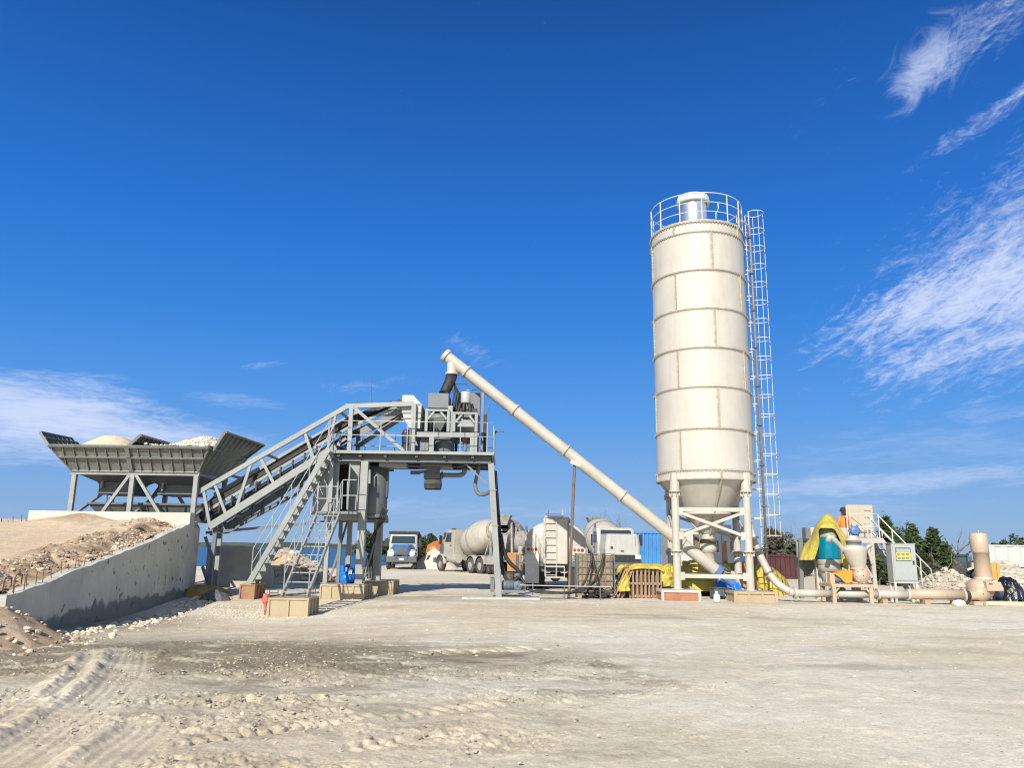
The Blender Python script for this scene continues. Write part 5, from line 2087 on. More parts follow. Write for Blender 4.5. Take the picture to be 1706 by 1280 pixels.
for k in range(len(lev) - 1):
    q = MB()
    a, e = lev[k], lev[k + 1]
    # slight lap between courses
    rk = RS + (0.006 if k % 2 else 0)
    q.lathe([(rk, e + .005), (rk, a - .005)], (ax, SY, 0), 72)
    q.build('shell_course', CREAM, silo)
q = MB()
q.lathe([(RS + .02, z_top - .003), (RS * .6, z_top + .12), (.05, z_top + .2)], (ax, SY, 0), 60)
q.build('roof', CREAM, silo)
for z_ in lev[:]:
    q = MB()
    q.lathe([(RS, z_ - .022), (RS + .05, z_ - .022), (RS + .05, z_ + .022), (RS, z_ + .022)], (ax, SY, 0), 72, smooth=False)
    for i in range(84 if z_ > z_sk + .01 else 0):
        t = 2 * pi * i / 84
        d = V((cos(t), sin(t), 0))
        q.box(V((ax, SY, z_ - .04)) + d * (RS + .036), (.035, .035, .05), M.Rotation(t, 3, 'Z'))
    q.build('ring_flange', SEAM, silo)
for k in range(len(lev) - 1):
    odd = k in (1, 3, 5, 7)
    for base in (4 if odd else -41.5, 94 if odd else 45, 184 if odd else 135, 274 if odd else 225):
        d = sang(base)
        tn_ = V((-d.y, d.x, 0))
        R = M((tn_, d, UP)).transposed()
        q = MB()
        zc, hgt = (lev[k] + lev[k + 1]) / 2, lev[k] - lev[k + 1] - .06
        q.box(V((ax, SY, zc)) + d * (RS + .02), (.018, .07, hgt), R)
        q.box(V((ax, SY, zc)) + d * (RS + .008) - tn_ * .035, (.05, .012, hgt), R)
        nb = max(2, int(hgt / .12))
        for i in range(nb):
            q.box(V((ax, SY, lev[k + 1] + .07 + i * hgt / nb)) + d * (RS + .03) + tn_ * .02, (.045, .03, .03), R)
        q.build('plate_seam', SEAM, silo)
zn = P(1180, 890, SY).z
q = MB()
q.lathe([(RS - .02, z_sk + .03), (RS * .72, z_sk - .48 * (z_sk - zn) * .6), (.95, lerp(V((0, 0, z_sk)), V((0, 0, zn)), .52).z), (.22, zn)], (ax, SY, 0), 56)
q.build('cone', CREAM, silo)
q = MB()
for a_ in (4, 94, 184, 274):
    d = sang(a_)
    q.bar(V((ax, SY, z_sk)) + d * (RS + .0), V((ax, SY, zn)) + d * .26, .05, .06, d)
zh = lerp(V((0, 0, z_sk)), V((0, 0, zn)), .62).z
q.build('cone_seam', SEAM, silo)
q = MB()
q.lathe([(.80, zh - .04), (.86, zh - .04), (.86, zh + .05), (.80, zh + .05)], (ax, SY, 0), 50)
q.build('cone_ring', CREAM, silo)
# outlet valve and sleeve
q = MB()
q.lathe([(.2, zn), (.2, zn - .12), (.25, zn - .12), (.25, zn - .2), (.22, zn - .2), (.22, zn - .34), (.30, zn - .36), (.33, zn - .5), (.30, zn - .62), (.22, zn - .66), (.22, zn - .95)], (ax, SY, 0), 28)
q.build('outlet', CREAMT, silo)
q = MB()
q.lathe([(.26, zn - .2), (.285, zn - .22), (.285, zn - .30), (.26, zn - .32)], (ax, SY, 0), 20)
q.bb((ax - .5, SY - .12, zn - .62), (ax - .34, SY + .1, zn - .02))
q.build('butterfly_valve', RUSTM, silo)
# legs
LEGA = [P(1127.5, 978, SY).x]
legs = []
for a_ in (-52, 38, 128, 218):
    legs.append(V((ax, SY, 0)) + sang(a_) * (RS - .02))
zfl1, zfl2 = P(1127, 818, 27.2).z, P(1128, 918, 27.2).z
for i, p in enumerate(legs):
    q = MB()
    d = (p - V((ax, SY, 0))).normalized()
    q.tube((p.x, p.y, .36), (p.x, p.y, zfl1), .135, n=18)
    q.lathe([(.135, .36), (.22, .36), (.22, .39), (.135, .39)], (p.x, p.y, 0), 18)
    for zf_ in (zfl1, zfl2):
        q.lathe([(.13, zf_ - .025), (.215, zf_ - .025), (.215, zf_ + .025), (.13, zf_ + .025)], (p.x, p.y, 0), 18)
        for k in range(8):
            t = k * pi / 4
            q.box((p.x + .165 * cos(t), p.y + .165 * sin(t), zf_ - .09), (.015, .07, .13), M.Rotation(t + pi / 2, 3, 'Z'))
    # bracket to the shell
    q.tube((p.x, p.y, zfl1 + .03), (p.x, p.y, z_sk + .22), .18, .14, n=14)
    pi_ = p - d * .22
    q.bb((p.x - .12, p.y - .12, z_sk - .25), (p.x + .12, p.y + .12, z_sk + .24))
    q.build('leg', CREAMT, silo)
zb1, zb2, zb3 = P(1180, 849, 27.2).z, P(1180, 893, 27.2).z, P(1180, 961, 27.2).z
for i in range(4):
    a, e = legs[i], legs[(i + 1) % 4]
    d = (e - a).normalized()
    o1, o2 = a + d * .13, e - d * .13
    for z_ in (zb1, zb3):
        q = MB()
        q.bar(V((o1.x, o1.y, z_)), V((o2.x, o2.y, z_)), .07, .14)
        q.build('horizontal_brace', CREAMT, silo)
    q = MB()
    nr_ = V((d.y, -d.x, 0)) * .05
    q.bar(V((o1.x, o1.y, zb1 - .1)) + nr_, V((o2.x, o2.y, zb2)) + nr_, .05, .10)
    q.build('diagonal_brace', CREAMT, silo)
    q = MB()
    q.bar(V((o2.x, o2.y, zb1 - .1)) - nr_ * .2, V((o1.x, o1.y, zb2)) - nr_ * .2, .05, .10)
    q.build('diagonal_brace', CREAMT, silo)
    for p_, z_ in ((o1, zb1 - .06), (o2, zb1 - .06), (o1, zb2), (o2, zb2), (o1, zb3), (o2, zb3)):
        q = MB()
        q.box(V((p_.x, p_.y, z_)) + nr_ * 1.6, (.24, .02, .26), M.Rotation(math.atan2(d.y, d.x), 3, 'Z'))
        q.build('gusset_plate', CREAMT, silo)
# guard rail on top
rt_ = RS + .0
zrt = z_top + 1.14
for hh in (0.06, .40, .77, 1.14):
    q = MB()
    q.path([V((ax + rt_ * cos(t), SY + rt_ * sin(t), z_top + hh)) for t in [2 * pi * i / 56 for i in range(56)]], .02 if hh > 1 else .016, 6, closed=True)
    q.build('guard_rail', WHITEM, silo)
for a_ in (-6, -33, -62, -90, -120, -152, 28, 52, 72, 100, 130, 155, 178, -178):
    d = sang(a_)
    p = V((ax, SY, z_top)) + d * rt_
    q = MB()
    q.tube(p, p + V((0, 0, 1.14)), .022, n=6)
    q.build('rail_post', WHITEM, silo)
# roof filter
q = MB()
xf0, xf1 = P(1129, 340, SY - .2).x, P(1182, 340, SY - .2).x
fr = (xf1 - xf0) / 2
fx = (xf0 + xf1) / 2
q.lathe([(fr * .84, z_top), (fr * .84, z_top + 1.42)], (fx, SY - .1, 0), 40)
q.build('filter_body', paint('bright_steel', (.72, .73, .75), .3, metal=.9, var=.05, scale=3), silo)
q = MB()
q.lathe([(fr * .86, z_top + 1.36), (fr, z_top + 1.36), (fr * 1.02, z_top + 1.44), (fr, z_top + 1.62), (fr * .95, z_top + 1.68), (.03, z_top + 1.71)], (fx, SY - .1, 0), 40)
q.build('filter_cap', paint('filter_cap_paint', (.50, .55, .52), .5, var=.06), silo)
q = MB()
p = V((ax, SY, z_top)) + sang(25) * 1.2
q.path([p, p + V((0, 0, .6)), p + V((.1, 0, .8)), p + V((.1, 0, 1.05))], .02, 6)
q.build('vent_pipe', WHITEM, silo)
# ladder with safety cage at the right-hand side
lx, ly = ax + RS + .20, SY - .25
zl0, zl1 = .55, z_top + 1.0
q = MB()
for dy in (-.22, .22):
    q.tube((lx, ly + dy, zl0), (lx, ly + dy, zl1), .018, n=6)
q.build('ladder_rail', WHITEM, silo)
q = MB()
z_ = zl0 + .2
while z_ < zl1 - .1:
    q.tube((lx, ly - .22, z_), (lx, ly + .22, z_), .012, n=5)
    z_ += .30
q.build('ladder_rungs', WHITEM, silo)
zh0 = P(1276, 893, ly).z
nh = 18
for k in range(nh):
    z_ = zh0 + (zl1 - zh0) * k / (nh - 1)
    q = MB()
    q.path([V((lx + .31 + .33 * cos(t), ly + .33 * sin(t), z_)) for t in [-2.75 + 5.5 * i / 16 for i in range(17)]], .016, 5)
    q.build('cage_hoop', WHITEM, silo)
for t in (-1.5, 0.1, 1.5):
    q = MB()
    q.tube((lx + .31 + .33 * cos(t), ly + .33 * sin(t), zh0 - .05), (lx + .31 + .33 * cos(t), ly + .33 * sin(t), zl1), .011, n=5)
    q.build('cage_strap', WHITEM, silo)
for k in range(12):
    z_ = 1.8 + (z_top - 2.2) * k / 11
    q = MB()
    for dy in (-.22, .22):
        q.bar((ax + RS * cos(.14 if z_ > z_sk else .14) - (0 if z_ > z_sk else .15), ly + dy, z_), (lx, ly + dy, z_), .03, .03)
    q.build('ladder_bracket', WHITEM, silo)
# cement filling pipe beside the ladder
q = MB()
fxp, fyp = ax + RS + .13, SY - .72
q.path([(fxp, fyp, 0.9), (fxp, fyp, z_top + .25), (fxp - .15, fyp + .15, z_top + .5), (fxp - .5, fyp + .4, z_top + .5), (fxp - .6, fyp + .45, z_top + .12)], .045, 8)
q.build('fill_pipe', paint('pipe_rusty_grey', (.20, .175, .15), .6, var=.25, scale=4, dirt=RUST, dirt_amt=.5), silo)
q = MB()
for k in range(9):
    z_ = 1.8 + k * (z_top - 2) / 8
    q.lathe([(.06, z_ - .03), (.09, z_ - .03), (.09, z_ + .03), (.06, z_ + .03)], (fxp, fyp, 0), 10)
q.build('pipe_coupling', GREYD, silo)

# pads of the silo
for i, (nm, lab, mt_, cat, k) in enumerate((('brick_footing', 'red-brown footing box under the front left silo leg', paint('red_brown_steel', (.33, .14, .075), .75, var=.2, scale=3, dirt=(.3, .22, .15), dirt_amt=.5), 'footing', 0),
                                            ('steel_pedestal', 'dusty tan pedestal with panels under the front right silo leg', TAN, 'pedestal', 1),
                                            ('steel_pedestal', 'rear tan pedestal under the rear right silo leg', TAN, 'pedestal', 2),
                                            ('steel_pedestal', 'rear tan pedestal under the rear left silo leg', TAN, 'pedestal', 3))):
    p = legs[k]
    r = thing(nm, lab, cat, (p.x, p.y, -.05))
    q = MB()
    hx_ = .62 if k == 0 else .68
    q.bb((p.x - hx_, p.y - .5, -.08), (p.x + hx_, p.y + .5, .28))
    q.build('infill', mt_, r)
    q = MB()
    q.bb((p.x - hx_ - .04, p.y - .54, .28), (p.x + hx_ + .04, p.y + .54, .36))
    for sx in (-1, 1):
        q.bb((p.x + sx * hx_ - .045, p.y - .54, -.06), (p.x + sx * hx_ + .045, p.y - .502, .278))
    for k2 in range(1, 3):
        if i:
            x_ = p.x - hx_ + 2 * hx_ * k2 / 3
            q.bb((x_ - .03, p.y - .53, -.06), (x_ + .03, p.y - .502, .278))
    q.build('edge_frame', CONC if k == 0 else TAN, r)

# ------------------------------------------------------------------ screw conveyor
T0, T1 = P(745, 594.5, 28.5), P(1120, 892, 27.9)
ext = T1 + (T1 - T0).normalized() * 3.05
Ti = P(1192, 950, 28.45)
scw = thing('screw_conveyor', 'long slanting white screw conveyor tube from the silo outlet up to the mixer', 'screw conveyor', (Ti.x, Ti.y, 0))
dT = (T1 - T0).normalized()
Tend = V((Ti.x, Ti.y, Ti.z))
dT = (Tend - T0).normalized()
LT = (Tend - T0).length
rT = .215
q = MB()
q.tube(T0, Tend, rT, n=24)
q.build('tube', CREAMT, scw)
for f in (.075, .262, .455, .665, .88):
    p = T0 + dT * (LT * f)
    q = MB()
    q.tube(p - dT * .03, p + dT * .03, rT + .055, n=24)
    q.build('flange', CREAMT, scw)
    if f in (.262, .455, .665):
        q = MB()
        q.box(p + dT * .35 + V((0, 0, -.2)), (.5, .12, .1), M((dT, V((0, 1, 0)), dT.cross(V((0, 1, 0))))).transposed())
        q.build('inspection_cover', CREAMT, scw)
q = MB()
q.tube(T0 - dT * .14, T0, rT + .05, n=24)
q.build('end_plate', CREAMT, scw)
q = MB()
ph = T0 + dT * .26
q.tube(ph + V((0, 0, -.02)), ph + V((0, 0, -.5)), .2, n=20)
q.build('outlet_spout', CREAMT, scw)
q = MB()
q.tube(ph + V((0, 0, -.46)), ph + V((0, 0, -.54)), .26, n=20)
q.build('spout_clamp', GALV, scw)
pe = P(740, 657, 28.2)
pts = [ph + V((0, 0, -.54)), lerp(ph + V((0, 0, -.54)), pe, .4) + V((.02, 0, 0)), lerp(ph + V((0, 0, -.54)), pe, .75), pe]
q = MB()
rr0 = [.21, .2, .19, .2]
q.path(pts, rr0, 14)
q.build('feed_sleeve', BLACK, scw)
q = MB()
q.tube(Tend, Tend + dT * .18, rT + .06, n=20)
q.tube(Tend + dT * .18, Tend + dT * .75, .15, n=16)
q.build('drive_motor', BLUEM, scw)
q = MB()
pi1 = V((ax, SY, zn - .9))
f_ = ((pi1.x + .02) - T0.x) / (Tend.x - T0.x)
pin = T0 + (Tend - T0) * f_
q.tube(pi1, V((pin.x, pin.y, pin.z)), .19, n=18)
q.build('inlet_spout', CREAMT, scw)
for px_, nm in ((800, 0),):
    q = MB()
    q.bar(P(808, 694, 28.35), P(818, 667, 28.3), .03, .03)
    q.build('stay_rod', GREYD, scw)
spx = P(957.5, 772, 27.9)
sp_ = MB()
spb = G(947.5, 988)
spb = V((P(947.5, 985, 27.6).x, 27.6, -.02))
sp_.tube(spb, spx, .052, n=8)
o = sp_.build('support_pole', RUSTM)
tag(o, 'rusty brown pole propping the middle of the slanting white tube', 'pole', kind='thing')
ORG[o.name] = V((0, 0, 0))
q = MB()
q.bar(spx + V((-.16, -.12, .05)), spx + V((.2, -.12, -.08)), .05, .16)
q.build('saddle', CREAMT, o)

# ------------------------------------------------------------------ tarps and small stuff under the silo
def fold(name, label, mat, c, sx, sy, h, seed, rz=0, flat=2.0, wr=.25):
    return heap_sheet(name, label, 'tarpaulin', mat, c, sx, sy, h, seed, 24, 18, rz, flat, wr)


g_ = P(1168, 985, 30.4)
fold('yellow_tarp', 'large bright yellow tarpaulin in deep folds behind the silo legs', YTARP, (g_.x, 30.9, -.1), 2.0, 1.0, 1.3, 5, .1, 2.8, .35)
g_ = P(1290, 985, 31)
OLT = paint('olive_yellow_tarp', (.42, .33, .045), .6, var=.15, scale=2, bump=.4, bscale=8)
fold('yellow_tarp', 'smooth olive-yellow tarpaulin mound right of the silo beside the red container', OLT, (P(1272, 985, 32.2).x, 32.4, -.1), 1.15, .9, 1.3, 13, .0, 2.0, .1)
fold('yellow_tarp', 'rumpled olive-yellow tarpaulin low behind the silo cone outlet', OLT, (P(1215, 985, 32).x, 32.0, -.1), 1.3, .8, 1.25, 17, 0, 2.2, .25)
g_ = P(1203, 962, 29.2)
fold('blue_tarp', 'small bright blue tarpaulin draped beside the tube end inside the silo legs', BTARP, (g_.x + .1, 29.6, -.03), .26, .3, .95, 21, .3, 2.0, .4)
fold('blue_tarp', 'rumpled darker blue tarpaulin on the ground against the front right silo leg', BTARP, (P(1228, 980, 29).x, 29.3, -.05), .42, .34, .55, 25, -.2, 2.2, .4)
o = MB()
gx = P(1196, 985, 28.6)
o.box((gx.x, 28.7, .18), (.42, .35, .4), M.Rotation(.2, 3, 'Z'), top=.93)
o.box((gx.x, 28.7, .385), (.45, .38, .03), M.Rotation(.2, 3, 'Z'))
tag(o.build('dark_crate', GREYD), 'small dark crate on the ground below the blue tarpaulin', 'crate', kind='thing')
bt_ = thing('plastic_bottle', 'clear pale blue plastic bottle lying before the silo pads', 'bottle', (P(1193, 1000, 26.7).x, 26.6, 0))
c = V((P(1193, 1000, 26.7).x, 26.6, 0))
q = MB()
q.lathe([(.02, .01), (.1, .01), (.11, .05), (.11, .2), (.10, .24), (.04, .3), (.04, .33)], c, 18)
q.build('bottle_body', PLASTW, bt_)
q = MB()
q.lathe([(.045, .32), (.045, .36), (.01, .365)], c, 12)
q.build('cap', STICKW, bt_)
for i, (px, pt_, pb_, k) in enumerate(((1225, 917, 962, 0), (1239, 936, 960, 1), (1207, 905, 930, 2))):
    q = MB()
    Yk = (31.6, 31.2, 36.0, 33)[i]
    e = P(px + (2 if i == 0 else 0), pt_, Yk)
    a = V((e.x + .02, Yk, -.03))
    q.tube(a, e, .075 if i < 2 else .1, n=10)
    q.tube(lerp(a, e, .55), lerp(a, e, .62), .10, n=10)
    tag(q.build('orange_pole', paint('faded_orange', (.60, .23, .09), .6, var=.2, scale=4)),
        ('tall faded orange pole between the silo cone and the front right leg', 'short faded orange pole just beside the front right silo leg', 'small orange post before the white cabin windows', 'small orange-topped post high behind the silo leg')[i], 'pole', kind='thing')
# ------------------------------------------------------------------ conveying pipe along the ground
cp = thing('conveying_pipe', 'cream cement conveying pipe lying along the ground from the blower to the silo', 'pipe', (P(1450, 990, 27.3).x, 27.3, 0))
zp = P(1450, 990.5, 27.3).z
pr = .125


def pxl(px):
    return V((P(px, 990, 27.3).x, 27.3, zp))


q = MB()
q.path([V((P(1322, 988, 27.3).x, 27.3, zp)), pxl(1386)], pr, 18)
q.build('pipe_section', CREAMT, cp)
q = MB()
q.path([pxl(1386), pxl(1462)], pr, 18)
q.build('pipe_section', CREAMT, cp)
q = MB()
q.path([pxl(1462), pxl(1512)], pr * 1.08, 18)
q.build('pipe_section', CREAMT, cp)
q = MB()
q.path([pxl(1512) + V((0, 0, .02)), pxl(1604) + V((0, 0, .02))], .172, 22)
q.build('pipe_section', PEACH, cp)
for px in (1324, 1386, 1462, 1512, 1604):
    q = MB()
    q.tube(pxl(px) - V((.035, 0, 0)), pxl(px) + V((.035, 0, 0)), .19 if px != 1604 else .23, n=18)
    q.build('clamp', CREAMT if px < 1600 else PEACH, cp)
q = MB()
q.tube(pxl(1606), pxl(1614), .16, n=18)
q.build('rubber_joint', BLACK, cp)
q = MB()
q.path([pxl(1324), P(1308, 983, 27.4), P(1292, 970, 27.5), P(1281, 955, 27.6)], .125, 14, smooth_iter=2)
q.path([pxl(1324), P(1314, 986.5, 27.3)], .129, 14)
q.build('pipe_bend', CREAMT, cp)
q = MB()
q.path([P(1281, 955, 27.6), P(1275, 944, 27.65), P(1268, 930, 27.75), P(1262, 915, 27.85)], .13, 14, smooth_iter=1)
q.build('pipe_section', CREAMT, cp)
q = MB()
q.path([P(1262, 915, 27.85), P(1257, 902, 27.9), P(1252, 888, 28.0), P(1249, 872, 28.3)], .1, 12, smooth_iter=1)
q.build('rising_pipe', CREAMT, cp)
for a, e in (((1281.5, 956), (1280, 953)), ((1264, 919), (1262.5, 915)), ((1256, 899), (1255, 896))):
    q = MB()
    q.tube(P(*a, 27.65), P(*e, 27.65), .18, n=16)
    q.build('clamp', GREYD, cp)
# ------------------------------------------------------------------ bag-emptying station at the right
YB = 29.3


def bbp(q, px0, py0, px1, py1, Y, depth):
    a, e = P(px0, py1, Y), P(px1, py0, Y)
    x0, x1 = min(a.x, e.x), max(a.x, e.x)
    q.bb((x0, Y, min(a.z, e.z)), (x1, Y + depth, max(a.z, e.z)))
    return q


# service platform with stair
sp1 = thing('service_platform', 'cream steel service platform with white rails and a stair descending to the right', 'platform', (P(1450, 985, 29.5).x, 29.5, 0))
zpl = P(1450, 897, YB).z
x0, x1 = P(1358, 900, YB).x, P(1471, 900, YB).x
q = MB()
q.bb((x0, YB, zpl - .18), (x1, YB + .1, zpl))
q.bb((x0, YB + .102, zpl - .1), (x1, YB + 1.9, zpl - .004))
q.bb((x0, YB + 1.902, zpl - .18), (x1, YB + 2.0, zpl))
q.build('deck', CREAMT, sp1)
for px, pb in ((1455, 1), (1362, 0), (1392, 0)):
    for y_ in (YB + .05, YB + 1.85):
        x_ = P(px, 930, YB).x
        q = MB()
        q.bb((x_ - .07, y_ - .05, -.05), (x_ + .07, y_ + .09, zpl - .182))
        q.bb((x_ - .14, y_ - .1, -.05), (x_ + .14, y_ + .16, .03))
        q.build('post', CREAMT, sp1)
q = MB()
q.bar(P(1453, 963, YB), P(1437, 936, YB), .08, .09)
q.bar(P(1453, 940, YB), P(1446, 915, YB), .08, .09)
q.build('knee_brace', CREAMT, sp1)
yrp = YB + .05
rp_ = [(1414, 851), (1445, 856), (1452, 857), (1463, 858), (1464, 858)]
zra, zrb = P(1440, 857, yrp).z, P(1440, 879, yrp).z
xr0, xr1 = P(1417, 870, yrp).x, P(1464, 870, yrp).x
for z_ in (zra, zrb):
    q = MB()
    q.path([(xr0, yrp, z_), (xr1, yrp, z_)], .022, 6)
    q.build('handrail', WHITEM, sp1)
for px in (1417, 1445, 1451, 1464.5):
    x_ = P(px, 880, yrp).x
    q = MB()
    q.tube((x_, yrp, zpl), (x_, yrp, zra if px != 1417 else zra + .3), .022, n=6)
    q.build('rail_post', WHITEM, sp1)
q = MB()
x_ = P(1413.5, 870, yrp).x
q.tube((x_, yrp + .1, zpl), (x_, yrp + .1, P(1413.5, 842, yrp).z), .025, n=6)
q.build('rail_post', WHITEM, sp1)
# stair going down to the right
ys0, ys1 = YB + .15, YB + .95
sa, sb = P(1467, 897, ys0), P(1541, 978, ys0)
for y_ in (ys0, ys1):
    q = MB()
    q.bar(V((sa.x, y_, zpl - .05)), V((sb.x, y_, .02)), .05, .2)
    q.build('stringer', CREAMT, sp1)
for k in range(9):
    f = (k + .5) / 9
    q = MB()
    x_, z_ = sa.x + (sb.x - sa.x) * f, (zpl - .05) * (1 - f)
    q.bb((x_ - .12, ys0 + .03, z_ - .015), (x_ + .12, ys1 - .03, z_ + .015))
    q.build('tread', CREAMT, sp1)
for y_ in (ys0, ys1):
    q = MB()
    h0 = zra - .0
    top = V((xr1, y_, zra))
    bot = V((P(1551, 950, ys0).x, y_, P(1551, 949, ys0).z))
    q.path([top, bot, V((bot.x + .06, y_, .05))], .022, 6)
    mid_t, mid_b = V((xr1, y_, zrb)), V((bot.x + .02, y_, P(1553, 969, ys0).z))
    q.path([mid_t, mid_b], .022, 6)
    q.build('handrail', WHITEM, sp1)
    for f in (.28, .55, .8):
        p = lerp(top, bot, f)
        q = MB()
        q.tube(p, p - V((0, 0, .98)), .02, n=6)
        q.build('rail_post', WHITEM, sp1)
# beige hopper housing behind the rail
hb = thing('bag_hopper', 'tall beige sheet-metal bag hopper housing behind the white rail of the service platform', 'hopper', (P(1433, 900, 30.2).x, 30.2, zpl))
BEI = paint('beige_sheet_metal', (.43, .38, .295), .6, var=.06, scale=1.5, dirt=(.3, .26, .2), dirt_amt=.4, streak=True)
q = MB()
bbp(q, 1415, 842, 1453, 895, 30.3, .3)
q.build('housing', BEI, hb)
q = MB()
for y_ in (850, 861, 872, 883):
    q = MB()
    bbp(q, 1440, y_, 1451, y_ + 1.2, 30.27, .029)
    q.build('stiffener', BEI, hb)
q = MB()
q.bar(P(1419, 862, 30.28), P(1436, 876, 30.28), .04, .03)
q.build('stiffener', BEI, hb)
# hopper cone with legs at the left, behind the yellow tarp
lh = thing('receiving_hopper', 'cream receiving hopper on slim grey legs half covered by the yellow tarpaulin', 'hopper', (P(1350, 985, 30).x, 30.2, 0))
q = MB()
bbp(q, 1344, 880, 1414, 898, 29.55, .32)
q.build('hopper_box', CREAMT, lh)
q = MB()
bbp(q, 1343, 879.5, 1350, 898, 29.52, .38)
q.build('side_plate', SLATE, lh)
for px in (1335, 1361):
    for y_ in (29.6, 31.0):
        q = MB()
        a, e = P(px + (0 if px < 1340 else 1), 932, y_), P(px - (-2 if px > 1340 else 0), 984, y_)
        q.bar(V((a.x, y_, P(1350, 900, 29.9).z - .02)), V((e.x, y_, -.03)), .14, .14)
        q.build('leg', GREYM, lh)
q = MB()
q.bar(P(1336, 952, 29.6), P(1344, 934, 29.6), .06, .06)
q.loft([[V((P(1352, 934, 29.9).x + sx * .42, 30.4 + sy * .4, P(1352, 930, 29.9).z)) for sx, sy in ((-1, -1), (1, -1), (1, 1), (-1, 1))], [V((P(1352, 955, 29.9).x + sx * .12, 30.4 + sy * .12, P(1352, 957, 29.9).z)) for sx, sy in ((-1, -1), (1, -1), (1, 1), (-1, 1))]], False)
q.build('cone', GREYM, lh)

# teal tank under a yellow tarp
tt_ = thing('teal_tank', 'glossy teal round tank with pale lid on a cream ring stand under the yellow tarpaulin', 'tank', (P(1386, 985, 28.6).x, 28.6, 0))
cxk, cyk = P(1386, 915, 28.7).x, 29.0
rk = (P(1404.5, 915, 28.7).x - P(1366.5, 915, 28.7).x) / 2
za, zb_, zc_, zd_ = P(1386, 880, 28.6).z, P(1386, 895, 28.6).z, P(1386, 936, 28.6).z, P(1386, 953, 28.6).z
q = MB()
q.lathe([(.03, zc_ - .1), (rk * .6, zc_ - .08), (rk * .92, zc_ + .04), (rk, zc_ + .16), (rk, zb_ - .05), (rk * .97, zb_)], (cxk, cyk, 0), 44)
q.build('tank_body', TEAL, tt_)
q = MB()
q.lathe([(rk * .965, zb_ + .002), (rk * .965, za - .02), (rk * .9, za), (.03, za + .01)], (cxk, cyk, 0), 44)
q.build('lid', paint('pale_dusty_lid', (.27, .275, .2), .25, var=.15), tt_)
q = MB()
q.lathe([(rk * .95, zc_ - .12), (rk * 1.04, zc_ - .10), (rk * 1.02, zc_ + .03), (rk * 1.05, zc_ + .06), (rk * .98, zc_ + .06)], (cxk, cyk, 0), 44)
q.lathe([(rk * .97, zc_ - .12), (rk * 1.0, zd_), (.05, zd_)], (cxk, cyk, 0), 44)
q.build('ring_stand', CREAMT, tt_)
for t in (-2.3, -.8, .8, 2.3):
    q = MB()
    q.tube((cxk + rk * .85 * cos(t), cyk + rk * .85 * sin(t), -.02), (cxk + rk * .85 * cos(t), cyk + rk * .85 * sin(t), zd_ + .01), .055, n=8)
    q.build('leg', CREAMT, tt_)
q = MB()
q.loft([[V((cxk + rk * k * cos(t), cyk + rk * k * sin(t), z_)) for t in [i * pi / 8 for i in range(16)]] for z_, k in ((zd_ + .005, .9), (.25, .25))])
q.build('lower_cone', CREAMT, tt_)
# yellow tarp draped over the tank and hopper: surface through a row of outline ribs
def drape(name, label, ribs, mat, n=26, wr=.05, seed=3):
    """ribs: lists of (px,py,Y) with the same count, from one edge of the cloth to the other"""
    R_ = [[P(*p) for p in r] for r in ribs]

    def cat_(pts, t):
        k = t * (len(pts) - 1)
        i = min(int(k), len(pts) - 2)
        f = k - i
        p0, p1, p2, p3 = pts[max(i - 1, 0)], pts[i], pts[i + 1], pts[min(i + 2, len(pts) - 1)]
        return .5 * ((2 * p1) + (p2 - p0) * f + (2 * p0 - 5 * p1 + 4 * p2 - p3) * f * f + (3 * p1 - p0 - 3 * p2 + p3) * f ** 3)
    q = MB()

    def fn(u, v):
        p = cat_([cat_(r, u) for r in R_], v)
        a = float(fbm(np.array([u * 7 + seed]), np.array([v * 9]), 3, seed)[0]) - .5
        c = sin(u * 13 + 5 * sin(v * 3 + seed)) * .3
        return p + V((0, -1, .25)) * ((a * 3.2 + c * (.3 + v)) * wr)
    q.grid(fn, int(n * .8), int(n * .75), False)
    return tag(q.build(name, mat, solid=.012), label, 'tarpaulin', kind='thing')


drape('yellow_tarp', 'bright yellow tarpaulin draped like a hood over the teal tank and hopper', [
    [(1331, 933, 29.4), (1338, 912, 29.4), (1349, 898, 29.6), (1358, 878, 29.9), (1372, 862, 30.0), (1382, 859, 30.0), (1391, 868, 30.0), (1401, 888, 29.8), (1409, 899, 29.5)],
    [(1333, 933.5, 29.1), (1341, 910, 29.2), (1351, 896, 29.2), (1359, 876, 29.3), (1372, 860, 29.4), (1381, 858, 29.4), (1391, 867, 29.4), (1403, 887, 29.2), (1414, 901, 29.1)],
    [(1344, 934, 28.8), (1348, 920, 28.8), (1354, 902, 28.7), (1361, 882, 28.7), (1370, 874, 28.7), (1381, 873, 28.7), (1391, 877, 28.7), (1401, 894, 28.7), (1411, 909, 28.8)],
    [(1356, 933, 28.5), (1360, 922, 28.5), (1364, 905, 28.45), (1364, 886, 28.4), (1368, 880, 28.4), (1380, 880, 28.35), (1390, 882, 28.4), (1397, 895, 28.5), (1407, 912, 28.6)]], YTARP)
drape('yellow_tarp', 'loose end of yellow tarpaulin hanging between the teal tank and the feeder cone', [
    [(1399, 925, 29.2), (1405, 922, 29.0), (1411, 930, 28.9), (1414, 940, 28.9)],
    [(1400, 938, 28.9), (1405, 934, 28.7), (1410, 940, 28.7), (1413, 948, 28.8)],
    [(1402, 947, 28.8), (1405, 946, 28.6), (1409, 948, 28.7), (1412, 951, 28.8)]], YTARP, 14)

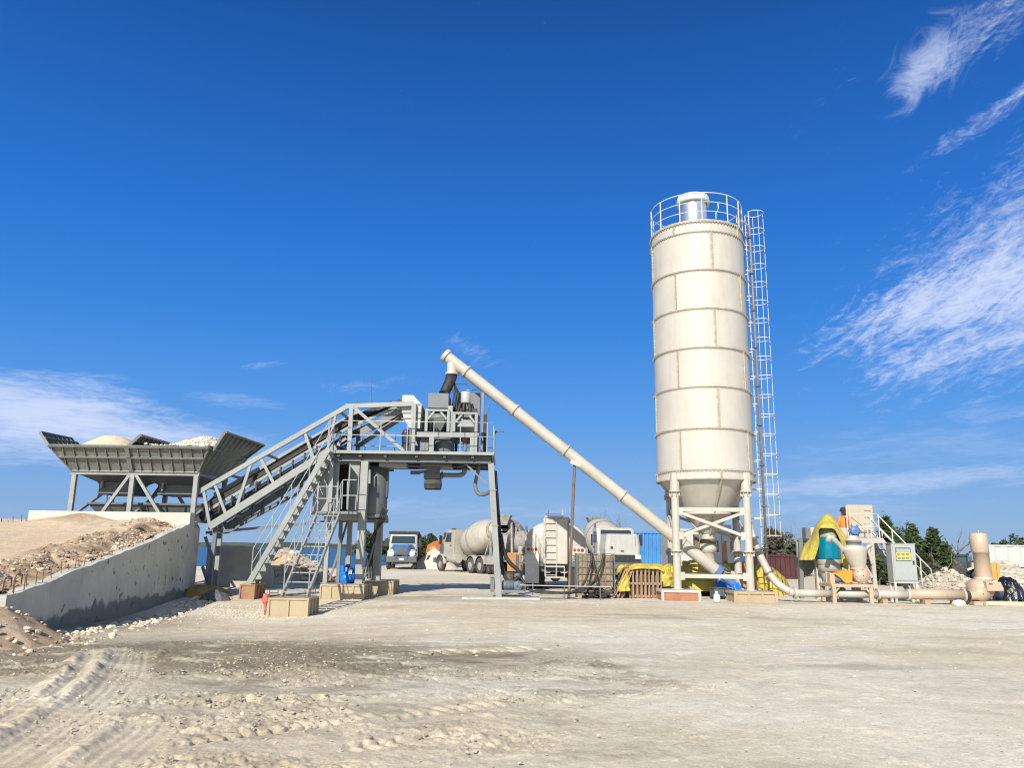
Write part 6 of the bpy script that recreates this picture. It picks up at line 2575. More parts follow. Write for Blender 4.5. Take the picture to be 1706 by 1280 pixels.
# rotary feeder on a stand
rf = thing('rotary_feeder', 'cream rotary feeder with hopper cone and blue valve wheel on a low peach stand', 'feeder', (P(1424, 1000, 27.4).x, 27.5, 0))
YF = 27.6
cf = P(1424, 930, YF).x
q = MB()
zt_s = P(1424, 974, 27.0).z
xs0, xs1 = P(1386.5, 985, 27.0).x, P(1456, 985, 27.0).x
q.bb((xs0, 27.0, zt_s - .1), (xs1, 28.1, zt_s))
q.build('stand_top', PEACH, rf)
for x_ in (xs0 + .08, xs1 - .08):
    for y_ in (27.06, 28.0):
        q = MB()
        q.bb((x_ - .06, y_ - .05, .0), (x_ + .06, y_ + .07, zt_s - .102))
        q.bar((x_, y_, zt_s - .3), (x_ + (.2 if x_ < cf else -.2), y_, zt_s - .1), .04, .05) if y_ < 27.5 else None
        q.build('stand_leg', PEACH, rf)
zv0, zv1 = P(1431, 971, YF).z, P(1431, 948, YF).z
cv_ = P(1431, 960, YF).x
q = MB()
q.lathe([(.18, zt_s), (.30, zt_s), (.30, zt_s + .05), (.22, zt_s + .07), (.22, zv1 - .05), (.28, zv1 - .04), (.28, zv1 + .02), (.2, zv1 + .03)], (cv_, YF, 0), 26)
q.build('valve_neck', PEACH, rf)
q = MB()
zm = (zv0 + zv1) / 2
q.lathe([(.02, -.32), (.17, -.32), (.26, -.28), (.28, -.2), (.28, .2), (.26, .3), (.02, .32)], (cv_, YF - .02, zm), 26, M.Rotation(pi / 2, 3, 'X'))
for k in range(8):
    t = k * pi / 4
    q.box((cv_ + .235 * cos(t), YF - .33, zm + .235 * sin(t)), (.05, .05, .05))
q.build('valve_body', PEACH, rf)
q = MB()
zc0, zc1 = P(1426, 945, YF).z, P(1424, 918, YF).z
rc1 = (P(1445, 918, YF).x - P(1405, 918, YF).x) / 2
cc = P(1427, 945, YF).x
q.loft([[V((lerp(V((cv_, 0, 0)), V((cf, 0, 0)), k).x + r * cos(t), YF + r * sin(t), z_)) for t in [i * pi / 14 for i in range(28)]] for z_, r, k in ((zv1 + .02, .24, 0), (zc0 + .02, .26, .1), (zc1, rc1, 1), (zc1 + .08, rc1 * 1.02, 1), (zc1 + .18, rc1 * .7, 1))])
q.build('feed_cone', CREAMT, rf)
q = MB()
zr0, zr1_ = P(1424, 915, YF).z, P(1424, 902, YF).z
rr3 = rc1 * .58
q.lathe([(rr3, zr0 - .05), (rr3, zr0 + .06), (rr3 * 1.1, zr0 + .06), (rr3 * 1.1, zr0 + .12), (rr3, zr0 + .12), (rr3, zr1_ - .06), (rr3 * 1.08, zr1_ - .06), (rr3 * 1.08, zr1_), (.1, zr1_ + .02)], (cf, YF, 0), 30)
q.build('bolted_ring', GREYM, rf)
q = MB()
ztop_f = P(1424, 893, YF).z
q.lathe([(.28, zr1_ + .01), (.2, zr1_ + .1), (.16, ztop_f)], (cf - .03, YF, 0), 20)
q.build('top_cap', CREAMT, rf)
q = MB()
cw_ = P(1424, 885, YF)
q.lathe([(.02, -.1), (.14, -.1), (.17, -.03), (.17, .06), (.1, .1), (.02, .1)], (cw_.x, YF, cw_.z), 20, M.Rotation(pi / 2, 3, 'X'))
for k in range(6):
    t = k * pi / 3
    q.box((cw_.x + .19 * cos(t), YF, cw_.z + .19 * sin(t)), (.07, .06, .07), M.Rotation(-t, 3, 'Y'))
q.tube((cw_.x, YF, ztop_f - .02), (cw_.x, YF, cw_.z - .1), .06, n=10)
q.build('valve_wheel', BLUEM, rf)
q = MB()
q.path([P(1404, 920, YF), P(1402, 912, YF), P(1396, 906, YF - .1), P(1385, 895, YF - .2), P(1382, 894, YF - .2), P(1379, 903, YF - .2)], .085, 10)
q.build('inlet_elbow', CREAMT, rf)
q = MB()
q.path([P(1442, 918, YF), P(1446, 912, YF), P(1449, 909, YF), P(1452, 911, YF)], .07, 10)
q.build('side_port', PEACH, rf)
# orange gear motor on the same stand
om = thing('gear_motor', 'orange wedge-shaped gear motor beside the rotary valve on the peach stand', 'motor', (P(1405, 974, 27.5).x, 27.5, zt_s))
q = MB()
q.prism([P(1391, 957, 27.3), P(1400, 954, 27.3), P(1410, 950, 27.3), P(1420, 951, 27.3), P(1420, 971, 27.3), P(1409, 972, 27.3), P(1401, 964, 27.3)], (0, .45, 0))
q.build('motor_cover', ORANGE, om)
q = MB()
q.lathe([(.02, -.25), (.1, -.25), (.12, -.2), (.12, .15), (.02, .16)], P(1397, 965, 27.5), 16, M.Rotation(pi / 2, 3, 'Y'))
q.build('motor_body', BLUEM, om)
q = MB()
bbp(q, 1384, 956, 1390, 974, 27.3, .3)
q.build('side_bracket', paint('faded_peach', (.6, .36, .2), .6), om)
q = MB()
for (a, b_) in ((1400, 985), (1403, 988)):
    pass
q.tube(P(1402, 976, 27.3), P(1403, 992, 27.3), .08, n=10)
q.tube(P(1397, 983, 27.25), P(1408, 983, 27.25), .05, n=10)
q.build('drain_valve', GREYD, om)

# control cabinet
cc_ = thing('control_cabinet', 'grey electrical control cabinet with yellow warning labels on short legs', 'cabinet', (P(1506, 980, 28.0).x, 28.2, 0))
YCB = 28.0
ang = math.radians(-6)
x0, x1 = P(1487, 940, YCB).x, P(1527, 940, YCB).x
zt6, zb6 = P(1505, 907, YCB).z, P(1508, 970, YCB).z
CAB = paint('cabinet_grey', (.34, .37, .36), .45, var=.05, scale=2, dirt=(.28, .27, .24), dirt_amt=.25)
q = MB()
q.bb((x0, YCB, zb6), (x1, YCB + .42, zt6))
q.bb((x0 - .03, YCB - .02, zt6), (x1 + .03, YCB + .46, zt6 + .03))
q.build('housing', CAB, cc_, bevel=.01)
q = MB()
q.bb((x0 + .04, YCB - .022, zb6 + .04), (x1 - .04, YCB - .002, zt6 - .05))
q.build('door', CAB, cc_)
q = MB()
a, e = P(1493, 935, YCB - .025), P(1516.5, 913, YCB - .025)
q.bb((a.x, YCB - .034, a.z), (e.x, YCB - .0235, e.z))
q.build('label_frame', GREYD, cc_)
q = MB()
q.bb((a.x + .03, YCB - .040, lerp(a, e, .66).z), (e.x - .03, YCB - .0345, e.z - .04))
q.build('display_window', paint('dull_window', (.33, .35, .36), .3), cc_)
for f0, f1 in ((.38, .62), (.06, .32)):
    q = MB()
    q.bb((a.x + .02, YCB - .040, lerp(a, e, f0).z), (e.x - .02, YCB - .0345, lerp(a, e, f1).z))
    lbp = q.build('warning_label', STICK, cc_)
    q = MB()
    for fz in (.28, .6):
        zz_ = lerp(a, e, f0 + (f1 - f0) * fz).z
        for s0 in (.08, .36, .64):
            w_ = (e.x - a.x)
            q.bb((a.x + w_ * s0, YCB - .0445, zz_), (a.x + w_ * (s0 + .22), YCB - .0405, zz_ + .025))
    q.build('print_line', GREYD, lbp)
q = MB()
q.bb((x1 - .14, YCB - .05, lerp(V((0, 0, zb6)), V((0, 0, zt6)), .46).z), (x1 - .09, YCB - .0225, lerp(V((0, 0, zb6)), V((0, 0, zt6)), .56).z))
q.build('door_handle', BLACK, cc_)
for x_ in (x0 + .05, x1 - .05):
    for y_ in (YCB + .05, YCB + .37):
        q = MB()
        q.bb((x_ - .035, y_ - .035, -.03), (x_ + .035, y_ + .035, zb6 - .052))
        q.build('stand_leg', WHITEM, cc_)
q = MB()
q.bb((x0, YCB, zb6 - .05), (x1, YCB + .42, zb6 - .002))
q.build('stand_frame', WHITEM, cc_)

# blower
bw = thing('roots_blower', 'peach roots blower with tall stepped silencer cylinder at the end of the pipe', 'blower', (P(1640, 995, 27.4).x, 27.5, 0))
YW = 27.6
z9 = [P(1632, y, YW).z for y in (889, 921, 923, 962)]
xs = [P(1632, 905, YW).x, P(1636, 942, YW).x]
cxw = sum(xs) / 2
r1 = (P(1646, 905, YW).x - P(1619.5, 905, YW).x) / 2
r2_ = (P(1648.5, 945, YW).x - P(1624.5, 945, YW).x) / 2
q = MB()
q.lathe([(r1 - .02, z9[1]), (r1, z9[1] + .03), (r1, z9[0] - .03), (r1 - .04, z9[0]), (.05, z9[0] + .03)], (cxw - .02, YW, 0), 36)
q.lathe([(.02, 0), (.03, 0), (.03, .06), (.01, .07)], (cxw, YW, z9[0] + .02), 8)
q.build('silencer_top', PEACH, bw)
q = MB()
q.lathe([(r2_, z9[3]), (r2_, z9[1] - .015), (r2_ + .03, z9[1] - .01), (r2_ + .03, z9[1] + .01)], (cxw, YW, 0), 36)
q.build('silencer_body', PEACH, bw)
q = MB()
q.lathe([(r2_ - .03, z9[3] - .12), (r2_ + .04, z9[3] - .12), (r2_ + .04, z9[3]), (.1, z9[3] + .005)], (cxw, YW, 0), 30)
q.build('mounting_ring', CREAMT, bw)
q = MB()
zb7 = .12
zbt = P(1640, 967, YW).z
xl7, xm7, xr7 = P(1620, 980, 27.3).x, P(1640, 980, 27.3).x, P(1667, 980, 27.3).x
q.lathe([(.02, -.35), (.30, -.33), (.34, -.25), (.34, .3), (.02, .35)], (P(1632, 980, YW).x, YW, (zb7 + zbt) / 2 + .05), 28, M.Rotation(pi / 2, 3, 'X'))
q.lathe([(.02, -.3), (.22, -.3), (.24, -.2), (.24, .3), (.02, .32)], (P(1625, 985, YW).x, YW - .12, .36), 24, M.Rotation(pi / 2, 3, 'X'))
q.tube(pxl(1614), pxl(1628), .16, n=18)
q.build('blower_body', PEACH, bw)
q = MB()
zg0, zg1 = P(1655, 986, 27.15).z, P(1655, 970, 27.15).z
q.prism([V((xm7, 27.12, zg0)), V((xr7, 27.12, zg0 + .02)), V((xr7, 27.12, zg0 + .1)), V((xr7 - .08, 27.12, zg1)), V((xm7 - .03, 27.12, zg1 + .02))], (0, .28, 0))
q.build('belt_guard', PEACH, bw, bevel=.012)
q = MB()
c = P(1651, 973.5, 27.1)
q.bb((c.x - .06, 27.108, c.z - .02), (c.x + .06, 27.119, c.z + .02))
q.build('name_plate', GREYD, bw)
q = MB()
q.tube((xm7 + .2, 27.75, .45), (xr7 + .25, 27.75, .45), .22, n=20)
q.build('drive_motor', paint('dark_blue_motor', (.06, .08, .12), .5), bw)
q = MB()
q.bb((xl7 - .1, 27.1, .0), (xr7 + .3, 28.1, .12))
q.build('base_frame', PEACH, bw)
# black bag beside the blower
g_ = P(1690, 992, 28)
heap_sheet('black_bag', 'shiny black plastic sheet bundled over a lump beside the blower', 'plastic sheet', paint('black_plastic', (.012, .014, .02), .22, var=.3, scale=4, bump=.8, bscale=7), (P(1687, 990, 28.2).x, 28.4, -.08), .52, .6, .95, 31, 40, 30, soft=True)
yb_ = thing('fibre_drum', 'yellow-brown ribbed box standing just behind the silencer cylinder', 'box', (P(1658, 965, 30).x, 30.2, .55))
YBR = paint('yellow_brown_board', (.52, .31, .09), .6, var=.15, scale=3, dirt=(.35, .2, .07), dirt_amt=.5, streak=True)
q = MB()
bbp(q, 1647, 939, 1664.5, 966, 30.0, .8)
q.build('box_body', YBR, yb_)
q = MB()
for px in (1647.5, 1655, 1664):
    bbp(q, px - .8, 938.5, px + .8, 966.5, 29.97, .028)
q.build('rib', YBR, yb_)
q = MB()
bbp(q, 1645, 966.6, 1667, 995, 30.0, .9)
tag(q.build('stone_block', ROCKW), 'rough pale block under the yellow-brown box', 'block', kind='thing')
for i, (a, e, Y_, lab) in enumerate((((1640, 999), (1712, 1000), 27.0, 'long pale timber beam lying before the blower and black sheet'), ((1494, 1001), (1528, 1002), 26.0, 'thin brown plank lying on the ground before the pipe'))):
    q = MB()
    p0, p1 = P(*a, Y_), P(*e, Y_)
    p0.z = p1.z = .07 if i == 0 else .02
    q.bar(p0, p1, .14 if i == 0 else .12, .13 if i == 0 else .03)
    tag(q.build('timber_beam' if i == 0 else 'plank', TIMB if i == 0 else WOOD), lab, 'timber' if i == 0 else 'plank', kind='thing')
q = MB()
q.blob((P(1597, 998, 26.8).x, 26.8, .07), .16, 3, 2, .12, (1.3, .9, .7))
tag(q.build('white_stone', paint('white_stone_mat', (.75, .73, .68), .9, var=.1, bump=.5, bscale=10)), 'single white stone lying under the pipe near the blower', 'stone', kind='thing')
q = MB()
for k, px in enumerate((1470, 1540, 1590)):
    p = pxl(px)
    q.bb((p.x - .1, 27.15, -.05), (p.x + .1, 27.45, zp - pr - .002))
for k, px in enumerate((1470, 1540, 1590)):
    p = pxl(px)
    q2 = MB()
    q2.bb((p.x - .09, 27.12, -.05), (p.x + .09, 27.48, zp - (.17 if px > 1512 else .14)))
    tag(q2.build('support_block', WOOD), ('wooden block under the pipe left of the grey cabinet', 'wooden block under the thick peach pipe right of the grey cabinet', 'wooden block under the thick pipe next to the blower')[k], 'block', kind='thing')


# ------------------------------------------------------------------ the worker
def person(x, y, z, face):
    root = thing('person', 'person in orange hi-vis jacket and dark cap on the service platform, seen from behind', 'person', (x, y, z), rz=face, local=True)
    J = {'pel': (0, 0, .95), 'ab': (0, .0, 1.1), 'ch': (.0, .0, 1.32), 'nk': (.0, 0, 1.49), 'hd0': (0, .02, 1.58), 'hd': (0, .03, 1.67), 'hd2': (0, .02, 1.73),
         'hl': (-.1, 0, .9), 'kl': (-.11, .03, .5), 'al': (-.11, -.02, .09), 'tl': (-.12, .14, .04),
         'hr': (.1, 0, .9), 'kr': (.12, .03, .5), 'ar': (.12, -.03, .09), 'tr': (.13, .13, .04),
         'sl': (-.19, 0, 1.42), 'el': (-.25, .02, 1.14), 'wl': (-.19, .22, 1.02),
         'sr': (.19, 0, 1.42), 'er': (.25, .04, 1.14), 'wr': (.18, .25, 1.05)}
    E = [('pel', 'ab'), ('ab', 'ch'), ('ch', 'nk'), ('nk', 'hd0'), ('hd0', 'hd'), ('hd', 'hd2'), ('pel', 'hl'), ('hl', 'kl'), ('kl', 'al'), ('al', 'tl'), ('pel', 'hr'), ('hr', 'kr'), ('kr', 'ar'), ('ar', 'tr'),
         ('ch', 'sl'), ('sl', 'el'), ('el', 'wl'), ('ch', 'sr'), ('sr', 'er'), ('er', 'wr')]
    RAD = {'pel': .14, 'ab': .14, 'ch': .16, 'nk': .06, 'hd0': .075, 'hd': .098, 'hd2': .085, 'hl': .1, 'kl': .07, 'al': .045, 'tl': .04, 'hr': .1, 'kr': .07, 'ar': .045, 'tr': .04, 'sl': .07, 'el': .05, 'wl': .033, 'sr': .07, 'er': .05, 'wr': .033}
    names = list(J)
    # hands: palm with four fingers and a thumb
    for s_, sg in (('wl', -1), ('wr', 1)):
        w0 = V(J[s_])
        e0 = V(J['el' if s_ == 'wl' else 'er'])
        d = (w0 - e0).normalized()
        lat = V((1, 0, 0)) * sg
        J[s_ + 'p'] = w0 + d * .07
        RAD[s_ + 'p'] = .034
        E.append((s_, s_ + 'p'))
        names.append(s_ + 'p')
        for k, (o_, L_) in enumerate(((-.027, .075), (-.009, .085), (.009, .08), (.027, .062))):
            a, b2 = s_ + 'f%da' % k, s_ + 'f%db' % k
            J[a] = w0 + d * .105 + lat * o_
            J[b2] = w0 + d * (.105 + L_) + lat * o_ + V((0, 0, -.03))
            RAD[a] = RAD[b2] = .009
            E += [(s_ + 'p', a), (a, b2)]
            names += [a, b2]
        J[s_ + 't'] = w0 + d * .10 - lat * .055
        RAD[s_ + 't'] = .011
        E.append((s_, s_ + 't'))
        names.append(s_ + 't')
    me = bpy.data.meshes.new('body')
    me.from_pydata([tuple(J[n_]) for n_ in names], [(names.index(a), names.index(b2)) for a, b2 in E], [])
    bo = bpy.data.objects.new('body', me)
    COL.objects.link(bo)
    bo.parent = root
    md = bo.modifiers.new('skin', 'SKIN')
    sv = me.skin_vertices[0].data if me.skin_vertices else None
    if sv is None:
        bpy.context.view_layer.objects.active = bo
        bpy.ops.mesh.customdata_skin_add()
        sv = me.skin_vertices[0].data
    for i, n_ in enumerate(names):
        sv[i].radius = (RAD[n_], RAD[n_])
        sv[i].use_root = (n_ == 'pel')
    sd = bo.modifiers.new('sub', 'SUBSURF')
    sd.levels = sd.render_levels = 2
    me.materials.append(SKIN)
    # clothing: lofted shells over the body
    q = MB()
    q.loft([[V((rx * cos(t), ry * sin(t) + oy, z_)) for t in [i * pi / 12 for i in range(24)]] for z_, rx, ry, oy in
            ((.86, .20, .155, 0), (.95, .205, .16, 0), (1.08, .195, .155, 0), (1.25, .215, .165, 0), (1.38, .22, .155, 0), (1.45, .17, .12, 0), (1.50, .085, .085, 0))])
    for sl_, el_, wl_ in (('sl', 'el', 'wl'), ('sr', 'er', 'wr')):
        a, b2, c2 = V(J[sl_]), V(J[el_]), V(J[wl_])
        q.path([a + (V((0, 0, 1.42)) - a) * .25, a, lerp(a, b2, .6), b2, lerp(b2, c2, .5), lerp(b2, c2, .92)], [.09, .092, .075, .068, .06, .052], 12)
    q.build('jacket', HIVIS, root)
    q = MB()
    for h_, k_, a_ in (('hl', 'kl', 'al'), ('hr', 'kr', 'ar')):
        q.path([V(J[h_]) + V((0, 0, .06)), V(J[h_]), V(J[k_]), V(J[a_]) + V((0, 0, .03))], [.13, .125, .095, .08], 14)
    q.lathe([(.15, .84), (.185, .9), (.18, 1.0)], (0, 0, 0), 20)
    q.build('trousers', NAVY, root)
    q = MB()
    for a_, t_2 in (('al', 'tl'), ('ar', 'tr')):
        q.path([V(J[a_]) + V((0, -.05, -.035)), V(J[a_]) + V((0, .03, -.03)), V(J[t_2])], [.06, .062, .05], 10)
    q.build('boots', BLACK, root)
    q = MB()
    q.lathe([(.108, 1.66), (.116, 1.70), (.112, 1.76), (.08, 1.81), (.02, 1.825)], (0, .015, 0), 20)
    q.loft([[V((.1 * cos(t) * k, .1 + .09 * sin(t) * k + .02, 1.685 + zz_)) for t in [i * pi / 8 for i in range(16)]] for k, zz_ in ((.95, 0), (1, .008), (.95, .016))])
    q.lathe([(.085, 1.50), (.102, 1.56), (.108, 1.64), (.108, 1.67)], (0, -.01, 0), 18, a0=pi + .5, a1=2 * pi - .5)
    q.build('cap', CAPM, root)
    # face (away from the viewer)
    q = MB()
    q.blob((0, .125, 1.62), .018, 2, 1, .05, (.8, 1.2, 1.2))
    q.build('nose', SKIN, root)
    for sx in (-1, 1):
        q = MB()
        q.blob((sx * .1, .02, 1.63), .025, 3, 1, .05, (.5, .8, 1.3))
        q.build('ear', SKIN, root)
        q = MB()
        q.blob((sx * .036, .108, 1.655), .012, 3, 1, .02)
        q.build('eye', STICKW, root)
    q = MB()
    q.box((0, .112, 1.575), (.05, .02, .01))
    q.build('mouth', paint('lips', (.2, .07, .06), .5), root)
    return root


wp = P(1405, 846.5, 30.2)
person(wp.x, 30.2, wp.z - 1.80, math.radians(12))
wfz = wp.z - 1.80
q = MB()
q.bb((wp.x - .45, 29.98 + 1.33 - 1.4, wfz - .08), (wp.x + .5, 30.6, wfz))
sb_ = thing('standing_grate', 'low steel grate the worker stands on behind the cream hopper', 'grate', (wp.x, 30.2, 0))
q.build('grate', GREYM, sb_)
for dx in (-.35, .35):
    q = MB()
    q.bb((wp.x + dx - .04, 30.5, -.02), (wp.x + dx + .04, 30.58, wfz - .082))
    q.build('leg', GREYM, sb_)
# ------------------------------------------------------------------ vehicles (local axes: x forward, y left, z up)
def wheel(root, x, y, r=.52, w=.30, hub=DUSTM, steer=0.0, side=1):
    R = M.Rotation(steer, 3, 'Z') @ M.Rotation(pi / 2, 3, 'X')
    q = MB()
    q.lathe([(r * .58, -w / 2), (r * .92, -w / 2), (r, -w * .36), (r, w * .36), (r * .92, w / 2), (r * .58, w / 2)], (x, y, r), 28, R)
    for k in range(22):
        t = 2 * pi * k / 22
        q.box(V((x, y, r)) + R @ V((cos(t) * r * 1.0, sin(t) * r * 1.0, 0)), (.035, .06, w * .7), R @ M.Rotation(t, 3, 'Z'))
    tyre = q.build('wheel', TYRE, root)
    q = MB()
    q.lathe([(.02, -w * .30), (r * .2, -w * .36), (r * .28, -w * .16), (r * .5, -w * .2), (r * .58, -w * .42), (r * .58, w * .42), (r * .5, w * .2), (r * .28, w * .16), (r * .2, w * .36), (.02, w * .30)], (x, y, r), 24, R)
    q.build('rim', hub, tyre)


def mixer_truck(label, loc, rz, cab_m, drum_m, rear_m, hub, front='hood', group=None):
    t = thing('mixer_truck', label, 'mixer truck', loc, group, rz, True)
    q = MB()
    for y_ in (-.42, .42):
        q.bb((-4.2, y_ - .05, .82), (3.9, y_ + .05, 1.08))
    for x_ in (-4.0, -2.2, -.6, 1.0, 2.6):
        q.bb((x_ - .06, -.37, .85), (x_ + .06, .37, 1.05))
    q.build('chassis', rear_m, t)
    for x_, st in ((3.1, 0), (-1.6, 0), (-2.95, 0)):
        for s in (-1, 1):
            wheel(t, x_, s * 1.03, hub=hub)
            if st == 0 and x_ < 0:
                wheel(t, x_, s * .70, hub=hub)
    # cab
    q = MB()
    q.loft([[V((x_, y_, z_)) for x_, y_ in ((.95, -1.18), (2.55, -1.18), (2.62, -1.0), (2.62, 1.0), (2.55, 1.18), (.95, 1.18))] for z_ in (1.05, 2.1)] + [[V((x_, y_, z_)) for x_, y_ in ((.95, -1.14), (2.1, -1.14), (2.2, -.98), (2.2, .98), (2.1, 1.14), (.95, 1.14))] for z_ in (2.92, 3.0)], False)
    cab_ = q.build('cab', cab_m, t, bevel=.03)
    for s in (-1, 1):
        q = MB()
        q.slab([V((1.35, s * 1.185, 2.12)), V((2.3, s * 1.185, 2.12)), V((2.05, s * 1.165, 2.78)), V((1.35, s * 1.165, 2.78))], .02)
        q.build('side_window', GLASS, cab_)
        q = MB()
        q.bb((1.3, s * 1.19 - .012, 1.85), (1.48, s * 1.19 + .012, 1.9))
        q.build('door_handle', BLACK, cab_)
        q = MB()
        q.bb((2.45, s * 1.42 - .05, 1.95), (2.55, s * 1.42 + .14 * s, 2.6))
        q.bar((2.4, s * 1.2, 2.5), (2.5, s * 1.42, 2.5), .03, .03)
        q.build('mirror', BLACK, cab_)
    q = MB()
    q.slab([V((2.60, -.98, 2.14)), V((2.60, .98, 2.14)), V((2.235, .92, 2.86)), V((2.235, -.92, 2.86))], .03)
    q.build('windscreen', GLASS, cab_)
    q = MB()
    q.slab([V((.94, -.42, 2.15)), V((.94, .42, 2.15)), V((.94, .42, 2.65)), V((.94, -.42, 2.65))], .02)
    q.build('rear_window', GLASS, cab_)
    # bonnet
    tall = front == 'tall'
    hz = 2.60 if tall else 2.02
    wk, lo_z = (1.28, 1.42) if tall else (1.0, 1.0)
    q = MB()
    q.loft([[V((x_, y_, z_)) for x_, y_ in ((2.64, -1.0 * k * min(wk, 1.12)), (3.95, -.82 * k * wk), (4.08, -.7 * k * wk), (4.08, .7 * k * wk), (3.95, .82 * k * wk), (2.64, 1.0 * k * min(wk, 1.12)))] for z_, k in ((lo_z, .96 if tall else 1.0), (1.75, 1.0), (hz, .9))], False)
    bon = q.build('bonnet', cab_m if tall else GREYD, t, bevel=.05)
    if tall:
        q = MB()
        q.bb((4.085, -.16, 1.6), (4.11, .02, 1.66))
        q.bb((4.085, -.75, 1.75), (4.11, -.62, 1.88))
        q.bb((4.06, .70, 1.9), (4.095, .715, 2.5))
        q.build('slot', BLACK, bon)
        q = MB()
        q.bb((2.7, -.9, .98), (4.05, .9, 1.419))
        q.build('engine_bay', BLACK, t)
    else:
        q = MB()
        q.bb((4.082, -.55, 1.15), (4.12, .55, 1.85))
        for k in range(8):
            q.bb((4.121, -.53 + k * .145, 1.17), (4.135, -.49 + k * .145, 1.83))
        q.build('grille', GREYM, t)
    q = MB()
    q.bb((4.0, -1.2, .62), (4.25, 1.2, .98))
    q.build('bumper', GREYD, t, bevel=.03)
    for s in (-1, 1):
        q = MB()
        q.bb((4.0, s * .86 - .16, 1.2), (4.10, s * .86 + .16, 1.42))
        q.build('headlight', LIGHTL, t)
        q = MB()
        q.lathe([(.64, -.15), (.70, -.15), (.70, .15), (.64, .15)], (3.1, s * 1.05, .56), 20, M.Rotation(pi / 2, 3, 'X'), a0=0, a1=-pi if 0 else pi)
        q.build('mudguard', cab_m, t)
        q = MB()
        q.tube((.45, s * 1.0, .95), (1.75, s * 1.0, .95), .31, n=20)
        for x_ in (.8, 1.4):
            q.tube((x_ - .03, s * 1.0, .95), (x_ + .03, s * 1.0, .95), .325, n=20)
        q.build('fuel_tank', cab_m, t)
    q = MB()
    q.tube((.8, -.95, 1.2), (.8, -.95, 3.3), .075, n=10)
    q.build('exhaust_stack', GREYD, t)
    # drum: axis rising to the rear
    ang_ = math.radians(13)
    Rr = M.Rotation(pi / 2 + ang_, 3, 'Y')
    Rd = M.Rotation(-(pi / 2 - ang_), 3, 'Y')
    q = MB()
    prof = [(.1, -2.05), (.55, -2.05), (.85, -1.9), (1.10, -1.1), (1.18, -.3), (1.18, .45), (1.02, 1.2), (.72, 2.0), (.5, 2.35), (.46, 2.45), (.3, 2.45)]
    q.lathe(prof, (-1.2, 0, 2.42), 44, Rd)
    drum = q.build('mixing_drum', drum_m, t)
    q = MB()
    q.lathe([(.74, 1.98), (.80, 1.98), (.80, 2.14), (.70, 2.14)], (-1.2, 0, 2.42), 36, Rd)
    q.lathe([(1.195, -.35), (1.2, -.25), (1.195, -.15)], (-1.2, 0, 2.42), 44, Rd)
    q.build('track_ring', rear_m, drum)
    q = MB()
    q.prism([(.75, -.4, 1.1), (.35, -.4, 1.1), (.55, -.4, 2.1), (.85, -.4, 2.1)], (0, .8, 0))
    q.build('front_pedestal', rear_m, t)
    q = MB()
    for s in (-1, 1):
        q.bar((-3.5, s * .6, 1.08), (-3.35, s * .55, 2.9), .12, .14)
        q.bar((-4.1, s * .6, 1.08), (-3.75, s * .5, 3.4), .10, .12)
        q.bar((-2.7, s * .6, 1.08), (-3.35, s * .55, 2.4), .1, .1)
    q.bar((-3.35, -.55, 2.9), (-3.35, .55, 2.9), .12, .12)
    q.bar((-3.75, -.5, 3.4), (-3.75, .5, 3.4), .1, .1)
    q.build('rear_pedestal', rear_m, t)
    q = MB()
    q.loft([[V((-3.85 + sx * .45 * k, sy * .5 * k, z_)) for sx, sy in ((-1.1, -1), (1, -1), (1, 1), (-1.1, 1))] for z_, k in ((3.2, .45), (3.45, .62), (3.85, 1.0))], False, False)
    q.build('loading_hopper', rear_m, t, solid=.03)
    q = MB()
    q.prism([(-3.9, -.35, 2.6), (-4.1, -.3, 2.55), (-4.6, -.22, 1.5), (-4.45, -.22, 1.45)], (0, .6, 0))
    q.prism([(-4.4, -.25, 1.52), (-4.6, -.2, 1.45), (-4.95, .5, .9), (-4.75, .55, .9)], (0, .35, .05))
    q.build('discharge_chute', rear_m, t)
    q = MB()
    for s in (0, .42):
        q.bar((-3.0 - s, -1.14, .9), (-3.1 - s, -.95, 3.3), .04, .04)
    for k in range(8):
        f = k / 7
        q.bar((-3.02 - .05 * f, -1.12 + .17 * f, 1.0 + 2.2 * f), (-3.43 - .05 * f, -1.12 + .17 * f, 1.0 + 2.2 * f), .03, .03)
    q.build('ladder', rear_m, t)
    for s in (-1, 1):
        q = MB()
        q.lathe([(.60, -.3), (.64, -.3), (.64, .3), (.60, .3)], (-1.6, s * .87, .58), 16, M.Rotation(pi / 2, 3, 'X'), a0=.1, a1=pi - .1)
        q.lathe([(.60, -.3), (.64, -.3), (.64, .3), (.60, .3)], (-2.95, s * .87, .58), 16, M.Rotation(pi / 2, 3, 'X'), a0=.1, a1=pi - .1)
        q.build('rear_mudguard', rear_m, t)
    q = MB()
    q.tube((.2, -.9, 1.5), (.2, -.3, 1.5), .3, n=16)
    q.build('water_tank', cab_m, t)
    return t


pm = P(777, 951, 58.0)
mixer_truck('dusty cream mixer truck heading left with its fat drum beside the slim grey leg', (P(789, 945, 57.5).x, 57.5, 0), math.radians(121), TCREAM, paint('dusty_drum_paint', (.43, .405, .335), .6, var=.12, scale=.8, dirt=(.26, .23, .175), dirt_amt=.75, streak=True), DUSTM, DUSTM)
mixer_truck('white-bonneted mixer truck facing the camera behind the wire-caged tank', (P(1019, 940, 48).x, 50.0, 0), math.radians(-84), TWHITE, paint('grey_drum_paint', (.42, .40, .34), .6, var=.1, scale=.8, dirt=(.3, .28, .24), dirt_amt=.5), DUSTM, DUSTM, 'tall')
mixer_truck('concrete-caked mixer truck seen from behind right of the slim grey leg', (P(852, 940, 53).x, 56.0, 0), math.radians(82), TWHITE, DUSTM, DUSTM, DUSTM)

